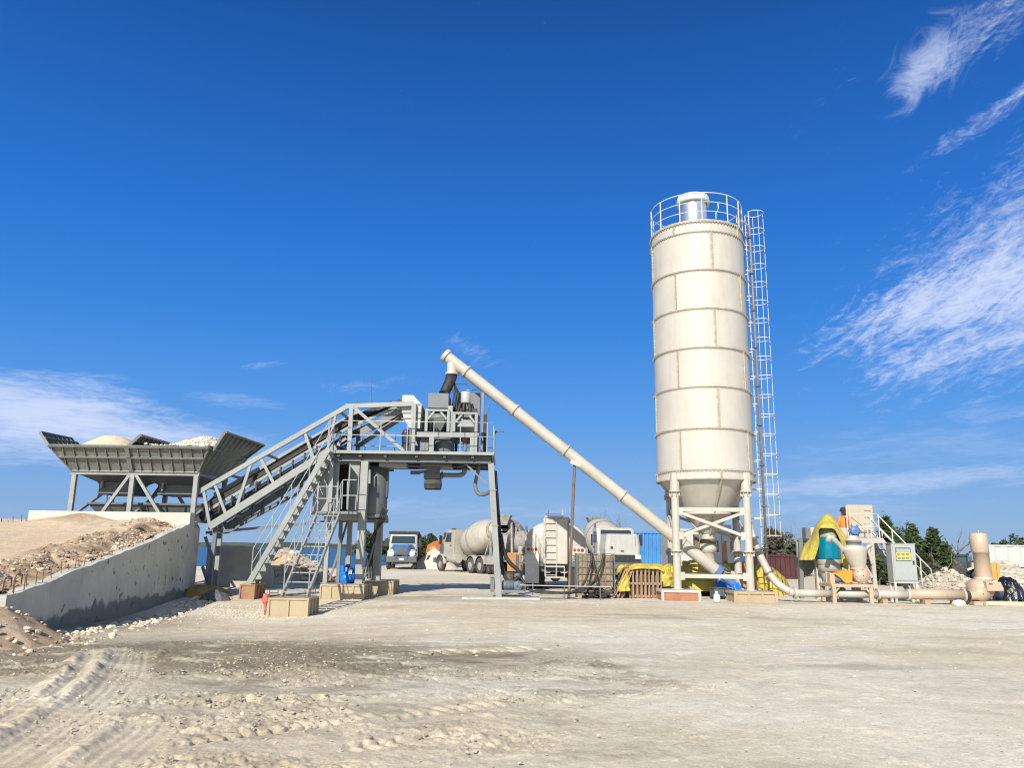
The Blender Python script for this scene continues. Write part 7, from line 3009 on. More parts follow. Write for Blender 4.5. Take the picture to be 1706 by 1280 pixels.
# blue dump truck facing the camera
dt = thing('dump_truck', 'blue and white dump truck facing the camera with dark high body', 'dump truck', (P(669, 946, 64).x, 65.0, 0), None, math.radians(-86), True)
q = MB()
for y_ in (-.42, .42):
    q.bb((-3.6, y_ - .05, .8), (2.9, y_ + .05, 1.06))
q.build('chassis', GREYD, dt)
for x_ in (2.0, -1.6, -2.9):
    for s in (-1, 1):
        wheel(dt, x_, s * 1.02, r=.52, hub=CHROME if x_ > 0 else DUSTM)
q = MB()
q.loft([[V((x_, y_, z_)) for x_, y_ in ((-.3, -1.12), (1.2, -1.12), (1.28, -1.0), (1.28, 1.0), (1.2, 1.12), (-.3, 1.12))] for z_ in (1.05, 1.95)] + [[V((x_, y_, z_)) for x_, y_ in ((-.3, -1.08), (.82, -1.08), (.9, -.95), (.9, .95), (.82, 1.08), (-.3, 1.08))] for z_ in (2.62, 2.72)], False)
cb = q.build('cab', TWHITE, dt, bevel=.04)
q = MB()
q.slab([V((1.265, -.96, 1.98)), V((1.265, .96, 1.98)), V((.93, .9, 2.58)), V((.93, -.9, 2.58))], .03)
q.build('windscreen', GLASS, cb)
for s in (-1, 1):
    q = MB()
    q.slab([V((.1, s * 1.125, 1.98)), V((1.0, s * 1.125, 1.98)), V((.75, s * 1.1, 2.5)), V((.1, s * 1.1, 2.5))], .02)
    q.build('side_window', GLASS, cb)
    q = MB()
    q.bb((1.15, s * 1.32 - .1, 1.75), (1.25, s * 1.32 + .1, 2.4))
    q.bar((1.1, s * 1.1, 2.3), (1.2, s * 1.3, 2.3), .03, .03)
    q.build('mirror', BLACK, cb)
q = MB()
q.loft([[V((x_, y_, z_)) for x_, y_ in ((1.3, -.98 * k), (2.55, -.70 * k), (2.7, -.55 * k), (2.7, .55 * k), (2.55, .70 * k), (1.3, .98 * k))] for z_, k in ((1.1, 1.0), (1.62, 1.0), (1.92, .82))], False)
bn = q.build('bonnet', TBLUE, dt, bevel=.06)
q = MB()
q.prism([(2.702, -.52, 1.15), (2.702, .52, 1.15), (2.702, .40, 1.66), (2.702, -.40, 1.66)], (.03, 0, 0))
for k in range(5):
    q.bb((2.733, -.46, 1.2 + k * .09), (2.75, .46, 1.225 + k * .09))
q.bb((2.733, -.025, 1.15), (2.76, .025, 1.66))
q.build('grille', GREYD, dt)
for s in (-1, 1):
    q = MB()
    q.loft([[V((x_, s * y_, z_)) for x_, y_ in ((1.35, 1.2), (2.35, 1.15), (2.62, .95), (2.66, .62), (2.3, .62), (1.35, .9))] for z_ in (1.0, 1.35)] + [[V((x_, s * y_, 1.55)) for x_, y_ in ((1.35, 1.12), (2.2, 1.02), (2.45, .85), (2.5, .62), (2.2, .62), (1.35, .9))]], False)
    q.build('mudguard', TWHITE, dt, bevel=.04)
    q = MB()
    q.prism([(2.60, s * .62, 1.12), (2.60, s * 1.0, 1.12), (2.60, s * 1.02, 1.42), (2.60, s * .62, 1.34)], (.06, 0, 0))
    q.build('headlight', LIGHTL, dt)
q = MB()
q.bb((2.55, -1.18, .55), (2.85, 1.18, 1.0))
q.bb((2.50, -.6, .42), (2.7, .6, .55))
q.build('bumper', GREYD, dt, bevel=.04)
q = MB()
q.bb((2.852, -.17, .72), (2.862, .17, .86))
q.build('number_plate', STICKW, dt)
q = MB()
q.prism([(-.45, -1.22, 1.15), (-4.0, -1.22, 1.15), (-4.1, -1.22, 2.75), (-.45, -1.22, 2.9)], (0, 2.44, 0))
q.bb((-.5, -1.2, 2.75), (.75, 1.2, 2.98))
q.build('dump_body', BLACK, dt, bevel=.03)

# white tanker truck seen from the rear
tk2 = thing('tanker_truck', 'white tanker truck seen from behind with rear ladder and round lamps', 'tanker truck', (P(925, 975, 34).x, 34.0, 0), None, math.radians(86), True)
# local: x forward (away), rear end at x=0
WT = paint('tanker_white_paint', (.45, .435, .385), .4, var=.08, scale=1.2, dirt=(.30, .265, .2), dirt_amt=.6, streak=True)
ztk, atk, btk = 1.92, 1.30, .92
q = MB()
ell = lambda x_, k: [V((x_, atk * k * cos(t), ztk + btk * k * sin(t))) for t in [i * 2 * pi / 48 for i in range(48)]]
q.loft([ell(-.10, .55), ell(-.07, .8), ell(0, .96), ell(.05, 1.0), ell(5.5, 1.0), ell(5.6, .95), ell(5.66, .6)])
q.build('tank', WT, tk2)
for x_ in (.06, 1.8, 3.6, 5.4):
    q = MB()
    q.loft([ell(x_ - .03, 1.012), ell(x_ + .03, 1.012)], False)
    q.build('tank_band', WT, tk2)
q = MB()
q.bb((-.42, -.52, 1.05), (-.10, .50, 2.95))
q.build('rear_cabinet', WT, tk2, bevel=.03)
q = MB()
for y_ in (.42, -.05):
    q.bar((-.47, y_, .55), (-.47, y_, 3.0), .035, .035)
for z_ in (.6, .95, 1.25, 1.55, 1.85, 2.15, 2.45, 2.75):
    q.bar((-.47, .42, z_), (-.47, -.05, z_), .03, .03)
q.path([(-.47, .42, 2.1), (-.6, .42, 2.1), (-.6, .42, 1.5), (-.47, .42, 1.5)], .018, 5)
q.build('rear_ladder', WT, tk2)
q = MB()
q.bb((-.46, -.35, 2.97), (-.1, .45, 3.05))
q.tube((-.3, .3, 3.05), (-.3, .3, 3.3), .015, n=5)
q.tube((-.3, -.3, 3.05), (-.3, -.3, 3.32), .015, n=5)
q.bar((-.3, .4, 3.12), (-.3, -.35, 3.12), .03, .03)
q.build('top_walkway', WT, tk2)
q = MB()
q.lathe([(.02, 2.80), (.3, 2.80), (.3, 2.98), (.22, 3.08), (.02, 3.1)], (1.6, -.35, 0), 20)
q.build('manhole', GREYD, tk2)
q = MB()
q.bb((.05, -1.2, .72), (5.6, 1.2, 1.06))
q.bb((-.12, -1.25, .94), (.04, 1.25, 1.12))
q.build('chassis', GREYD, tk2)
for s in (-1, 1):
    for k, mt_ in ((0, REDL), (1, AMBERL), (2, REDL)):
        q = MB()
        yq = s * (.82 + k * .16)
        q.lathe([(.02, -.03), (.065, -.03), (.065, .03), (.04, .04), (.02, .04)], (-.135, yq, 1.66 - .01 * k), 14, M.Rotation(-pi / 2, 3, 'Y'))
        q.build('tail_lamp', mt_ if s > 0 or k else AMBERL, tk2)
    q = MB()
    q.bb((-.128, s * 1.0 - .28, 1.42), (-.105, s * 1.0 + .28, 1.78))
    q.build('lamp_panel', WT, tk2)
    for x_ in (1.0, 2.35):
        wheel(tk2, x_, s * 1.0, hub=WT)
        wheel(tk2, x_, s * .66, hub=WT)
    q = MB()
    q.bb((-.05, s * .98 - .32, .18), (-.02, s * .98 + .32, .95))
    q.build('mudflap', BLACK, tk2)
q = MB()
q.lathe([(.02, -.3), (.2, -.28), (.26, -.1), (.26, .1), (.2, .28), (.02, .3)], (.9, 0, .55), 20, M.Rotation(pi / 2, 3, 'Y'))
q.tube((.9, -.8, .55), (.9, .8, .55), .1, n=10)
q.build('rear_axle', GREYD, tk2)
q = MB()
q.bb((-.16, .68, .25), (.2, 1.28, 1.45))
q.build('side_locker', paint('tanker_grey_white', (.5, .5, .47), .5, var=.1), tk2)
for s in (-.42, .16):
    q = MB()
    q.bb((-.5, s - .05, .5), (-.44, s + .03, .56))
q = MB()
q.bb((-.52, -.4, .92), (-.45, .42, .98))
q.bb((-.52, -.4, .48), (-.45, .42, .54))
for s in (-.4, .39):
    q.bb((-.515, s, .541), (-.455, s + .03, .919))
q.build('step_frame', WT, tk2)

# orange excavator behind the sand pile
ex = thing('excavator', 'orange excavator with lowered boom beside the dark bushes behind the dump truck', 'excavator', (P(728, 940, 74).x, 74, 0))
q = MB()
q.prism([P(707, 929, 73), P(712, 909, 73), P(722, 903, 73), P(741, 899, 73), P(741, 914, 73), P(727, 921, 73), P(716, 929, 73)], (0, .7, 0))
bo_ = q.build('boom', ORED, ex, bevel=.05)
q = MB()
q.prism([P(715, 913, 72.9), P(724, 910, 72.9), P(726, 914, 72.9), P(717, 917, 72.9)], (0, .09, 0))
q.build('boom_plate', ORANGE, bo_)
q = MB()
q.bb((P(738, 930, 74).x, 73.2, 1.0), (P(760, 930, 74).x, 75.4, 2.2))
q.build('upper_body', ORED, ex, bevel=.08)
q = MB()
q.bb((P(739, 930, 74).x, 73.4, 2.2), (P(748, 930, 74).x, 74.6, 3.1))
q.build('cab', GLASS, ex, bevel=.06)
for y_ in (73.2, 74.9):
    q = MB()
    q.loft([[V((P(748, 940, 74).x + 1.7 * cos(t), y_ + dy, .48 + .46 * sin(t))) for t in [i * pi / 12 for i in range(24)]] for dy in (0, .5)])
    q.build('track', BLACK, ex)
# pale sand pile by the dump truck
def cone_heap(name, label, cat, mat, c, rx, ry, h, seed, mask=None):
    gu, gv = np.meshgrid(np.linspace(-1, 1, 50), np.linspace(-1, 1, 40))
    r = np.hypot(gu, gv)
    zz = h * np.clip(1 - r, 0, 1) ** .9 + h * .07 * (fbm(gu * 4 + seed, gv * 4, 4, seed) - .5) * np.clip(1.3 - r, 0, 1) - .05
    me = npmesh(name, np.stack([(c[0] + gu * rx).ravel(), (c[1] + gv * ry).ravel(), (c[2] + zz).ravel()], -1), gridquads(40, 50))
    if mask is not None:
        setmask(me, mask(gu, gv), np.zeros_like(gu), np.ones_like(gu))
    me.materials.append(mat)
    o = bpy.data.objects.new(name, me)
    COL.objects.link(o)
    return tag(o, label, cat, kind='thing')


PILE = paint('pale_pink_sand', (.60, .50, .41), .95, var=.1, scale=2, bump=.4, bscale=12)
cone_heap('sand_pile', 'pale pinkish sand pile on the ground between the dump truck and mixer truck', 'sand pile', PILE, (P(722, 940, 66).x, 66.5, 0), 2.1, 2.0, 1.8, 3)
cone_heap('rubble_heap', 'pale rubble heap behind the pipe near the dark tractor', 'heap', ROCK, (P(1597, 970, 40).x, 41, 0), 1.7, 1.5, 1.0, 5)
mb = MB()
for i in range(260):
    t_, r0 = random.random() * 6.28, random.random() ** .6
    r = random.uniform(.03, .12)
    x, y = P(1597, 970, 40).x + 1.7 * r0 * cos(t_), 41 + 1.5 * r0 * sin(t_)
    mb.blob((x, y, 1.0 * (1 - r0) ** .9 + .02), r, i, 1, .25, (1.2, 1, .8))
tag(mb.build('heap_stones', ROCK), 'stones covering the pale rubble heap behind the pipe', 'stones', kind='stuff')
# stepped limestone bank below the white container
q = MB()
x0b, x1b = P(1648, 960, 46).x, P(1760, 960, 46).x
for j in range(900):
    v_ = random.random()
    u_ = random.random()
    r = random.choice((.06, .09, .12, .18, .26)) * random.uniform(.7, 1.2)
    q.blob((x0b + (x1b - x0b) * u_, 45.6 + v_ * 5, -.05 + 1.25 * v_ + random.uniform(-.05, .12)), r, j, 1, .22, (1.5, 1.2, .6))
q.prism([(x0b, 45.7, -.1), (x0b, 51, -.1), (x0b, 51, 1.15), (x0b, 50.2, 1.15)], (x1b - x0b, 0, 0))
o = q.build('limestone_bank', ROCK)
tag(o, 'stepped bank of pale limestone blocks below the white container', 'rock bank', kind='stuff')

# orange generator box and small pale machine right of the leg
gn = thing('generator', 'orange box-shaped generator with dark vent behind the slim grey leg', 'generator', (P(859, 955, 40).x, 40.5, 0))
q = MB()
a, e = P(845, 941, 40), P(868, 921.5, 40)
q.bb((a.x, 40, .55), (e.x, 41.2, e.z))
q.build('housing', paint('dusty_orange', (.40, .19, .06), .5, var=.12, scale=2, dirt=(.4, .25, .14), dirt_amt=.4), gn, bevel=.03)
q = MB()
q.bb((lerp(a, e, .62).x, 39.98, .7), (e.x - .1, 39.999, e.z - .1))
q.build('louvre', GREYD, gn)
q = MB()
q.bb((a.x - .1, 40.1, .36), (e.x + .1, 41.1, .548))
q.build('skid_frame', BLACK, gn)
for s in (a.x + .15, e.x - .15):
    q = MB()
    q.lathe([(.02, -.1), (.22, -.1), (.25, -.06), (.25, .06), (.22, .1), (.02, .1)], (s, 40.1, .25), 18, M.Rotation(pi / 2, 3, 'X'))
    q.build('wheel', TYRE, gn)
wm_ = thing('light_tower', 'small white box unit on a thin stand beside the tanker truck', 'box unit', (P(871, 950, 38).x, 38.2, 0))
q = MB()
bbp(q, 863, 911, 880, 924, 38.0, .5)
q.build('box_shell', TCREAM, wm_, bevel=.02)
q = MB()
bbp(q, 869, 924.2, 872, 960, 38.1, .08)
q.build('stand', TWHITE, wm_)
q = MB()
p = P(870, 903, 44)
q.lathe([(.05, -.45), (.5, -.4), (.62, 0), (.5, .4), (.05, .45)], (p.x, 44, p.z), 24, M.Rotation(pi / 2, 3, 'Y'))
dg = q.build('round_drum', DUSTM)
tag(dg, 'grey round drum end against the bushes left of the tanker', 'drum', kind='thing')
ORG[dg.name] = V((0, 0, 0))
q = MB()
for dx in (-.3, .3):
    q.bar((p.x + dx, 44, -.02), (p.x + dx, 44, p.z - .3), .12, .12)
q.build('stand', GREYD, dg)

# ------------------------------------------------------------------ wire-caged tank, hoses, pump group
def ibc(label, px0, px1, ytop, ybot, Y, group=None):
    a, e = P(px0, ybot, Y), P(px1, ytop, Y)
    x0, x1, z0_, z1_ = a.x, e.x, .16, e.z
    r = thing('ibc_tank', label, 'tank', ((x0 + x1) / 2, Y + .6, 0), group)
    q = MB()
    q.bb((x0 + .05, Y + .05, z0_ + .03), (x1 - .05, Y + 1.05, z1_ - .03))
    q.build('bottle', IBCM, r, bevel=.06)
    q = MB()
    for k in range(9):
        x_ = x0 + (x1 - x0) * k / 8
        q.tube((x_, Y, z0_), (x_, Y, z1_), .012, n=5)
    for k in range(7):
        z_ = z0_ + (z1_ - z0_) * k / 6
        q.path([(x0, Y, z_), (x1, Y, z_), (x1, Y + 1.1, z_), (x0, Y + 1.1, z_)], .012, 5, closed=True)
    for k in range(1, 7):
        y_ = Y + 1.1 * k / 7
        for x_ in (x0, x1):
            q.tube((x_, y_, z0_), (x_, y_, z1_), .012, n=5)
    q.build('cage', GREYM, r)
    q = MB()
    for k in range(4):
        x_ = x0 + .08 + (x1 - x0 - .16) * k / 3
        q.bb((x_ - .07, Y - .02, .0), (x_ + .07, Y + 1.12, .12))
    q.bb((x0 - .02, Y - .03, .121), (x1 + .02, Y + 1.13, .158))
    q.build('pallet_base', WOOD, r)
    q = MB()
    q.lathe([(.02, 0), (.12, 0), (.12, .05), (.02, .06)], ((x0 + x1) / 2, Y + .55, z1_ - .03), 16)
    q.build('lid', BLACK, r)
    return r


ibc('stained brownish caged tank on a pallet draped with black hoses', 962, 1024, 924, 988, 27.9)
for i, pts in enumerate(([(985, 922, 27.8), (986, 935, 27.7), (980, 955, 27.6), (974, 972, 27.5), (962, 985, 27.3), (940, 989, 27.2), (905, 986, 27.2)],
                         [(986, 922, 27.8), (990, 945, 27.7), (997, 965, 27.6), (985, 975, 27.5), (965, 988, 27.2), (930, 989, 27.2), (890, 985, 27.2)],
                         [(1006, 923, 27.8), (1003, 940, 27.7), (994, 958, 27.6), (990, 970, 27.5), (975, 980, 27.4), (955, 986, 27.3)],
                         [(870, 975, 27.3), (885, 986, 27.2), (910, 989, 27.1), (945, 988, 27.1), (975, 984, 27.2)],
                         [(858, 968, 27.4), (864, 960, 27.4), (872, 968, 27.3), (880, 984, 27.2)])):
    q = MB()
    p3 = [P(*p) for p in pts]
    for p in p3:
        p.z = max(p.z, .04)
    q.path(p3, .04, 7, smooth_iter=2)
    tag(q.build('black_hose', BLACK), ('black hose looping from the top of the caged tank down to the ground at left', 'long black hose falling steeply over the middle of the caged tank', 'black hose slanting across the right half of the caged tank', 'black hose lying along the ground before the tanker truck', 'short black hose bent over the pump set by the slim leg')[i], 'hose', kind='thing')
q = MB()
for i in range(9):
    pts = []
    x_, y_ = P(random.uniform(985, 1012), 980, 27.5).x, 27.6
    for k in range(5):
        pts.append((x_ + random.uniform(-.4, .4), y_ + random.uniform(-.1, .1), max(.03, .35 - k * .07 + random.uniform(-.1, .15))))
    q.path(pts, .02, 5, smooth_iter=2)
tag(q.build('tangled_hoses', BLACK), 'tangle of thin dark hoses heaped at the foot of the caged tank', 'hoses', kind='stuff')
pg = thing('pump_set', 'dark blue-grey water pump set on a low frame beside the slim platform leg', 'pump', (P(850, 985, 27.5).x, 27.5, 0))
q = MB()
bbp(q, 838, 984, 872, 988, 27.2, .8)
q.build('base_frame', GREYM, pg)
q = MB()
pA = P(846, 976, 27.5)
DBL = paint('dusty_blue_iron', (.10, .14, .18), .6, var=.3, scale=6, dirt=(.25, .25, .24), dirt_amt=.5)
q.lathe([(.02, -.2), (.15, -.2), (.17, -.15), (.17, .2), (.02, .22)], pA, 18, M.Rotation(pi / 2, 3, 'Y'))
for k in range(8):
    q.lathe([(.165, -.15 + k * .045), (.185, -.15 + k * .045), (.185, -.135 + k * .045), (.165, -.135 + k * .045)], pA, 18, M.Rotation(pi / 2, 3, 'Y'))
q.build('motor', DBL, pg)
q = MB()
pB = P(862, 977, 27.5)
q.lathe([(.02, -.12), (.14, -.12), (.19, -.06), (.19, .06), (.14, .12), (.02, .12)], pB, 20, M.Rotation(pi / 2, 3, 'X'))
q.tube(pB, pB + V((0, 0, .4)), .06, n=10)
q.tube(pB + V((0, 0, .34)), pB + V((0, 0, .42)), .11, n=12)
q.build('pump_casing', DBL, pg)
eb = thing('electric_box', 'small grey electric box standing at the left foot of the slim platform leg', 'box', (P(821, 985, 27.4).x, 27.5, 0))
q = MB()
bbp(q, 816.5, 962, 824, 987, 27.3, .35)
q.build('housing', GREYM, eb, bevel=.02)
q = MB()
bbp(q, 816, 960, 824.6, 962, 27.27, .41)
q.build('rain_hood', GREY, eb)
q = MB()
a, e = P(866, 975.5, 27.1), P(1018, 979, 27.1)
q.tube(a, V((e.x, 27.1, a.z - .02)), .016, n=8)
wp_ = q.build('water_line', paint('pale_pipe', (.42, .43, .41), .5))
tag(wp_, 'thin pale pipe running low between the pump set and the caged tank', 'pipe', kind='thing')
ORG[wp_.name] = V((0, 0, 0))
for px in (875, 940, 1000):
    q = MB()
    p = P(px, 978, 27.1)
    q.bb((p.x - .02, 27.09, -.03), (p.x + .02, 27.12, a.z - .03))
    q.build('pipe_foot', GREYD, wp_)
q = MB()
bbp(q, 862, 937, 890, 939, 29.0, .04)
o = q.build('rail_bar', GREYD)
tag(o, 'short horizontal grey rail between the generator and the tanker', 'rail', kind='thing')
ORG[o.name] = V((0, 0, 0))
for px in (864, 888):
    q = MB()
    p = P(px, 940, 29.03)
    q.bb((p.x - .02, 29.0, -.02), (p.x + .02, 29.04, p.z - .0))
    q.build('stand', GREYD, o)
q = MB()
q.box((P(790, 992, 27).x + .9, 27.7, -.03), (2.6, 1.8, .16))
o = q.build('concrete_pad', CONC)
tag(o, 'flat pale concrete pad under the slim platform leg', 'concrete pad', kind='thing')

# pallets standing on edge under yellow tarps
def pallet_edge(x, y, lean, label):
    r = thing('wooden_pallet', label, 'pallet', (x, y, 0), 'wooden pallets under the yellow tarpaulins', lean, True)
    hgt, dep_ = 1.02, 1.1
    for s in (-1, 1):
        q = MB()
        for k in range(6):
            y_ = .05 + k * (dep_ - .1) / 5
            q.bb((s * .055 - .012, y_ - .05, 0), (s * .055 + .012, y_ + .05, hgt + (k * 7 % 3) * .015))
        q.build('deck_boards', WOOD, r)
    for k in range(3):
        q = MB()
        z_ = .08 + k * (hgt - .16) / 2
        q.bb((-.0425, .10, z_ - .04), (.0425, dep_, z_ + .04))
        q.build('stringer', WOOD, r)
    return r


x0p, x1p = P(1049, 980, 28.1).x, P(1103, 980, 28.1).x
npal = 8
first = None
for k in range(npal):
    xk = x0p + .07 + (x1p - x0p - .14) * k / (npal - 1)
    lab = ('leftmost', 'second', 'third', 'fourth', 'fifth', 'sixth', 'seventh', 'rightmost')[k] + ' in the row of eight brown pallets standing upright under the yellow tarpaulin'
    if first is None:
        first = pallet_edge(xk, 28.15, random.uniform(-.03, .03), lab)
    else:
        dup(first, None, (xk, 28.1 + random.uniform(0, .1), 0), random.uniform(-.04, .04), lab)
for k, (px, lab) in enumerate(((1027, 'leaning brown pallet at the left end beside the caged tank'), (1034, 'second leaning brown pallet next to the caged tank'))):
    c_ = dup(first, None, (P(px, 980, 28.0).x, 28.0 + .05 * k, .03), 0, lab)
    c_.rotation_euler = (0, math.radians(22), 0)
drape('yellow_tarp', 'bright yellow tarpaulin spread over the upright row of brown pallets', [
    [(1043, 954, 28.1), (1052, 949.5, 28.05), (1062, 948, 28.05), (1074, 948, 28.05), (1086, 948, 28.05), (1096, 949, 28.05), (1106, 953, 28.05)],
    [(1045, 947, 28.5), (1054, 942, 28.5), (1064, 940, 28.5), (1075, 941, 28.5), (1086, 942, 28.5), (1098, 941, 28.5), (1110, 946, 28.5)],
    [(1047, 944, 29.2), (1055, 941, 29.2), (1066, 939.5, 29.2), (1076, 940, 29.2), (1088, 940, 29.2), (1100, 940, 29.2), (1112, 944, 29.2)]], YTARP, 18, .05, 7)
drape('yellow_tarp', 'yellow tarpaulin hanging to the ground at the right of the pallet row', [
    [(1103, 948, 28.3), (1110, 942, 28.4), (1120, 940, 28.6), (1128, 944, 28.9)],
    [(1104, 960, 28.15), (1111, 956, 28.2), (1121, 955, 28.4), (1130, 958, 28.8)],
    [(1105, 978, 28.05), (1113, 977, 28.1), (1123, 976, 28.3), (1134, 976, 28.6)]], YTARP, 16, .05, 9)
drape('yellow_tarp', 'yellow tarpaulin sheet over the leaning pallets beside the caged tank', [
    [(1024, 957, 28.3), (1029, 946, 28.3), (1036, 941, 28.4), (1047, 942, 28.5), (1058, 940, 28.9)],
    [(1028, 958, 28.05), (1034, 950, 28.0), (1040, 946, 28.1), (1047, 947, 28.3), (1054, 944, 28.6)]], YTARP, 14, .06, 4)
drape('yellow_tarp', 'yellow tarpaulin hanging in a narrow fold between leaning and upright pallets', [
    [(1041, 950, 28.2), (1044, 948, 28.15), (1047, 949, 28.2)],
    [(1036, 966, 28.0), (1042, 964, 27.98), (1048, 966, 28.05)],
    [(1028, 985, 27.85), (1040, 986, 27.85), (1050, 984.5, 27.95)]], YTARP, 12, .06, 6)

# ------------------------------------------------------------------ containers and site cabin
def container(name, label, cat, x0, x1, y, dpt, h, mat, frame=None, z0_=0.0, pitch=.28, doors=False):
    r = thing(name, label, cat, ((x0 + x1) / 2, y + dpt / 2, z0_))
    q = MB()
    n_ = int((x1 - x0 - .2) / pitch)
    zz0, zz1 = z0_ + .16, z0_ + h - .12
    pts = []
    for k in range(n_):
        a_ = x0 + .1 + (x1 - x0 - .2) * k / n_
        p_ = (x1 - x0 - .2) / n_
        pts += [(a_, 0), (a_ + p_ * .3, 0), (a_ + p_ * .5, .045), (a_ + p_ * .8, .045)]
    pts.append((x1 - .1, 0))
    vs, fs = [], []
    for a_, d_ in pts:
        vs += [(a_, y + .02 + d_, zz0), (a_, y + .02 + d_, zz1)]
    for k in range(len(pts) - 1):
        fs.append((2 * k, 2 * k + 2, 2 * k + 3, 2 * k + 1))
    q.add(vs, fs)
    q.bb((x0 + .05, y + .08, zz0), (x1 - .05, y + dpt - .02, zz1))
    q.build('corrugated_wall', mat, r)
    q = MB()
    q.bb((x0, y - .01, zz1), (x1, y + dpt, z0_ + h))
    q.build('top_rail', frame or mat, r)
    q = MB()
    q.bb((x0, y - .01, z0_), (x1, y + dpt, zz0))
    q.build('bottom_rail', frame or mat, r)
    for x_ in (x0, x1 - .1):
        q = MB()
        q.bb((x_, y - .012, zz0), (x_ + .1, y + .10, zz1))
        q.build('corner_post', frame or mat, r)
    return r


Yc = 56
container('shipping_container', 'blue corrugated shipping container behind the white mixer truck', 'container', P(1030, 915, Yc).x, P(1113, 915, Yc).x, Yc, 2.44, P(1080, 886.5, Yc).z, CBLUE, None, 0, .27)
Yr = 52
container('shipping_container', 'low red container with shade darkened into its paint right of the silo', 'container', P(1262, 940, Yr).x, P(1332, 940, Yr).x, Yr, 2.4, P(1300, 925, Yr).z, CRED, None, 0, .3)
Yw = 62
zc0 = P(1680, 945, Yw).z
wc = container('office_container', 'long plain white container on the limestone bank at the right edge', 'container', P(1648.5, 925, Yw).x, P(1800, 925, Yw).x, Yw, 2.5, P(1680, 908.5, Yw).z - zc0, CWHITE, CWHITE, zc0, .9)
q = MB()
for k in range(6):
    x_ = P(1655, 945, Yw).x + k * 1.6
    q.bb((x_, Yw + .2, -.05), (x_ + .3, Yw + .5, zc0 - .002))
q.build('support_foot', CONC, wc)
sc_ = thing('site_cabin', 'white site cabin with narrow windows seen through the silo legs', 'cabin', (P(1175, 940, 46).x, 47.5, 0))
Ys = 46
x0, x1 = P(1116, 915, Ys).x, P(1226, 915, Ys).x
zs = P(1200, 886, Ys).z
q = MB()
q.bb((x0, Ys, .1), (x1, Ys + 2.5, zs))
q.build('wall', CWHITE, sc_)
q = MB()
q.bb((x0 - .05, Ys - .08, zs), (x1 + .05, Ys + 2.55, zs + .12))
q.bb((P(1198, 885, Ys).x, Ys + .4, zs + .121), (P(1222, 885, Ys).x, Ys + 1.4, zs + .4))
q.build('roof', CWHITE, sc_)
for a_, b_ in ((1190.5, 1193), (1194.5, 1197), (1207, 1210), (1217, 1220.5)):
    q = MB()
    q.bb((P(a_, 910, Ys).x, Ys - .03, P(1200, 921, Ys).z), (P(b_, 910, Ys).x, Ys - .002, P(1200, 901, Ys).z))
    wn = q.build('window', GLASS, sc_)
    q = MB()
    xa_, xb2 = P(a_, 910, Ys).x, P(b_, 910, Ys).x
    za_, zb2 = P(1200, 921, Ys).z, P(1200, 901, Ys).z
    q.bb((xa_ - .04, Ys - .05, zb2), (xb2 + .04, Ys - .004, zb2 + .04))
    q.bb((xa_ - .04, Ys - .05, za_ - .04), (xb2 + .04, Ys - .004, za_))
    q.build('frame', STICKW, wn)
q = MB()
q.bb((P(1203, 925, Ys).x, Ys - .03, .3), (P(1204, 925, Ys).x, Ys - .002, zs - .2))
q.build('downpipe', GREYM, sc_)
# dark tractor at the right
trc = thing('tractor', 'dark green tractor in shade behind the rubble heap with big windowed cab', 'tractor', (P(1597, 960, 46).x, 46.5, 0))
DKG = paint('dark_green_machine', (.03, .045, .045), .5, var=.3, scale=2)
q = MB()
a, e = P(1573, 949, 46), P(1612, 927, 46)
for x_ in (a.x, a.x + .62, e.x - .68, e.x - .06):
    q.bb((x_, 46, a.z), (x_ + .07, 46.08, e.z))
    q.bb((x_, 47.3, a.z), (x_ + .07, 47.38, e.z))
q.bb((a.x - .08, 45.95, e.z), (e.x + .08, 47.45, e.z + .1))
q.bb((a.x, 45.99, a.z - .4), (e.x, 47.4, a.z))
q.build('cab_frame', DKG, trc)
q = MB()
q.bb((a.x + .03, 46.05, a.z + .002), (e.x - .03, 47.3, e.z - .002))
q.build('cab_glass', paint('greenish_glass', (.05, .09, .10), .12, var=.2, scale=1), trc)
q = MB()
a2, e2 = P(1612, 957, 46), P(1640, 935, 46)
q.bb((e.x + .002, 46.1, a2.z), (e2.x, 47.2, e2.z))
q.build('bonnet', DKG, trc, bevel=.06)
for px, r_ in ((1583, .75), (1630, .5)):
    for y_ in (45.8, 47.5):
        q = MB()
        q.lathe([(.1, -.2), (r_ * .55, -.16), (r_ * .9, -.2), (r_, -.1), (r_, .1), (r_ * .9, .2), (.1, .2)], (P(px, 950, 46).x, y_, r_), 26, M.Rotation(pi / 2, 3, 'X'))
        q.build('wheel', TYRE, trc)
q = MB()
q.bar(P(1611, 950, 45.6), P(1626, 944, 45.6), .1, .12)
q.bb((P(1619, 944, 45.6).x, 45.55, P(1619, 944, 45.6).z), (P(1625, 944, 45.6).x, 45.7, P(1619, 938, 45.6).z))
q.build('white_bracket', TWHITE, trc)
q = MB()
q.bb((P(1628, 962, 40).x, 40, -.05), (P(1650, 962, 40).x, 41, P(1640, 952, 40).z))
q = MB()

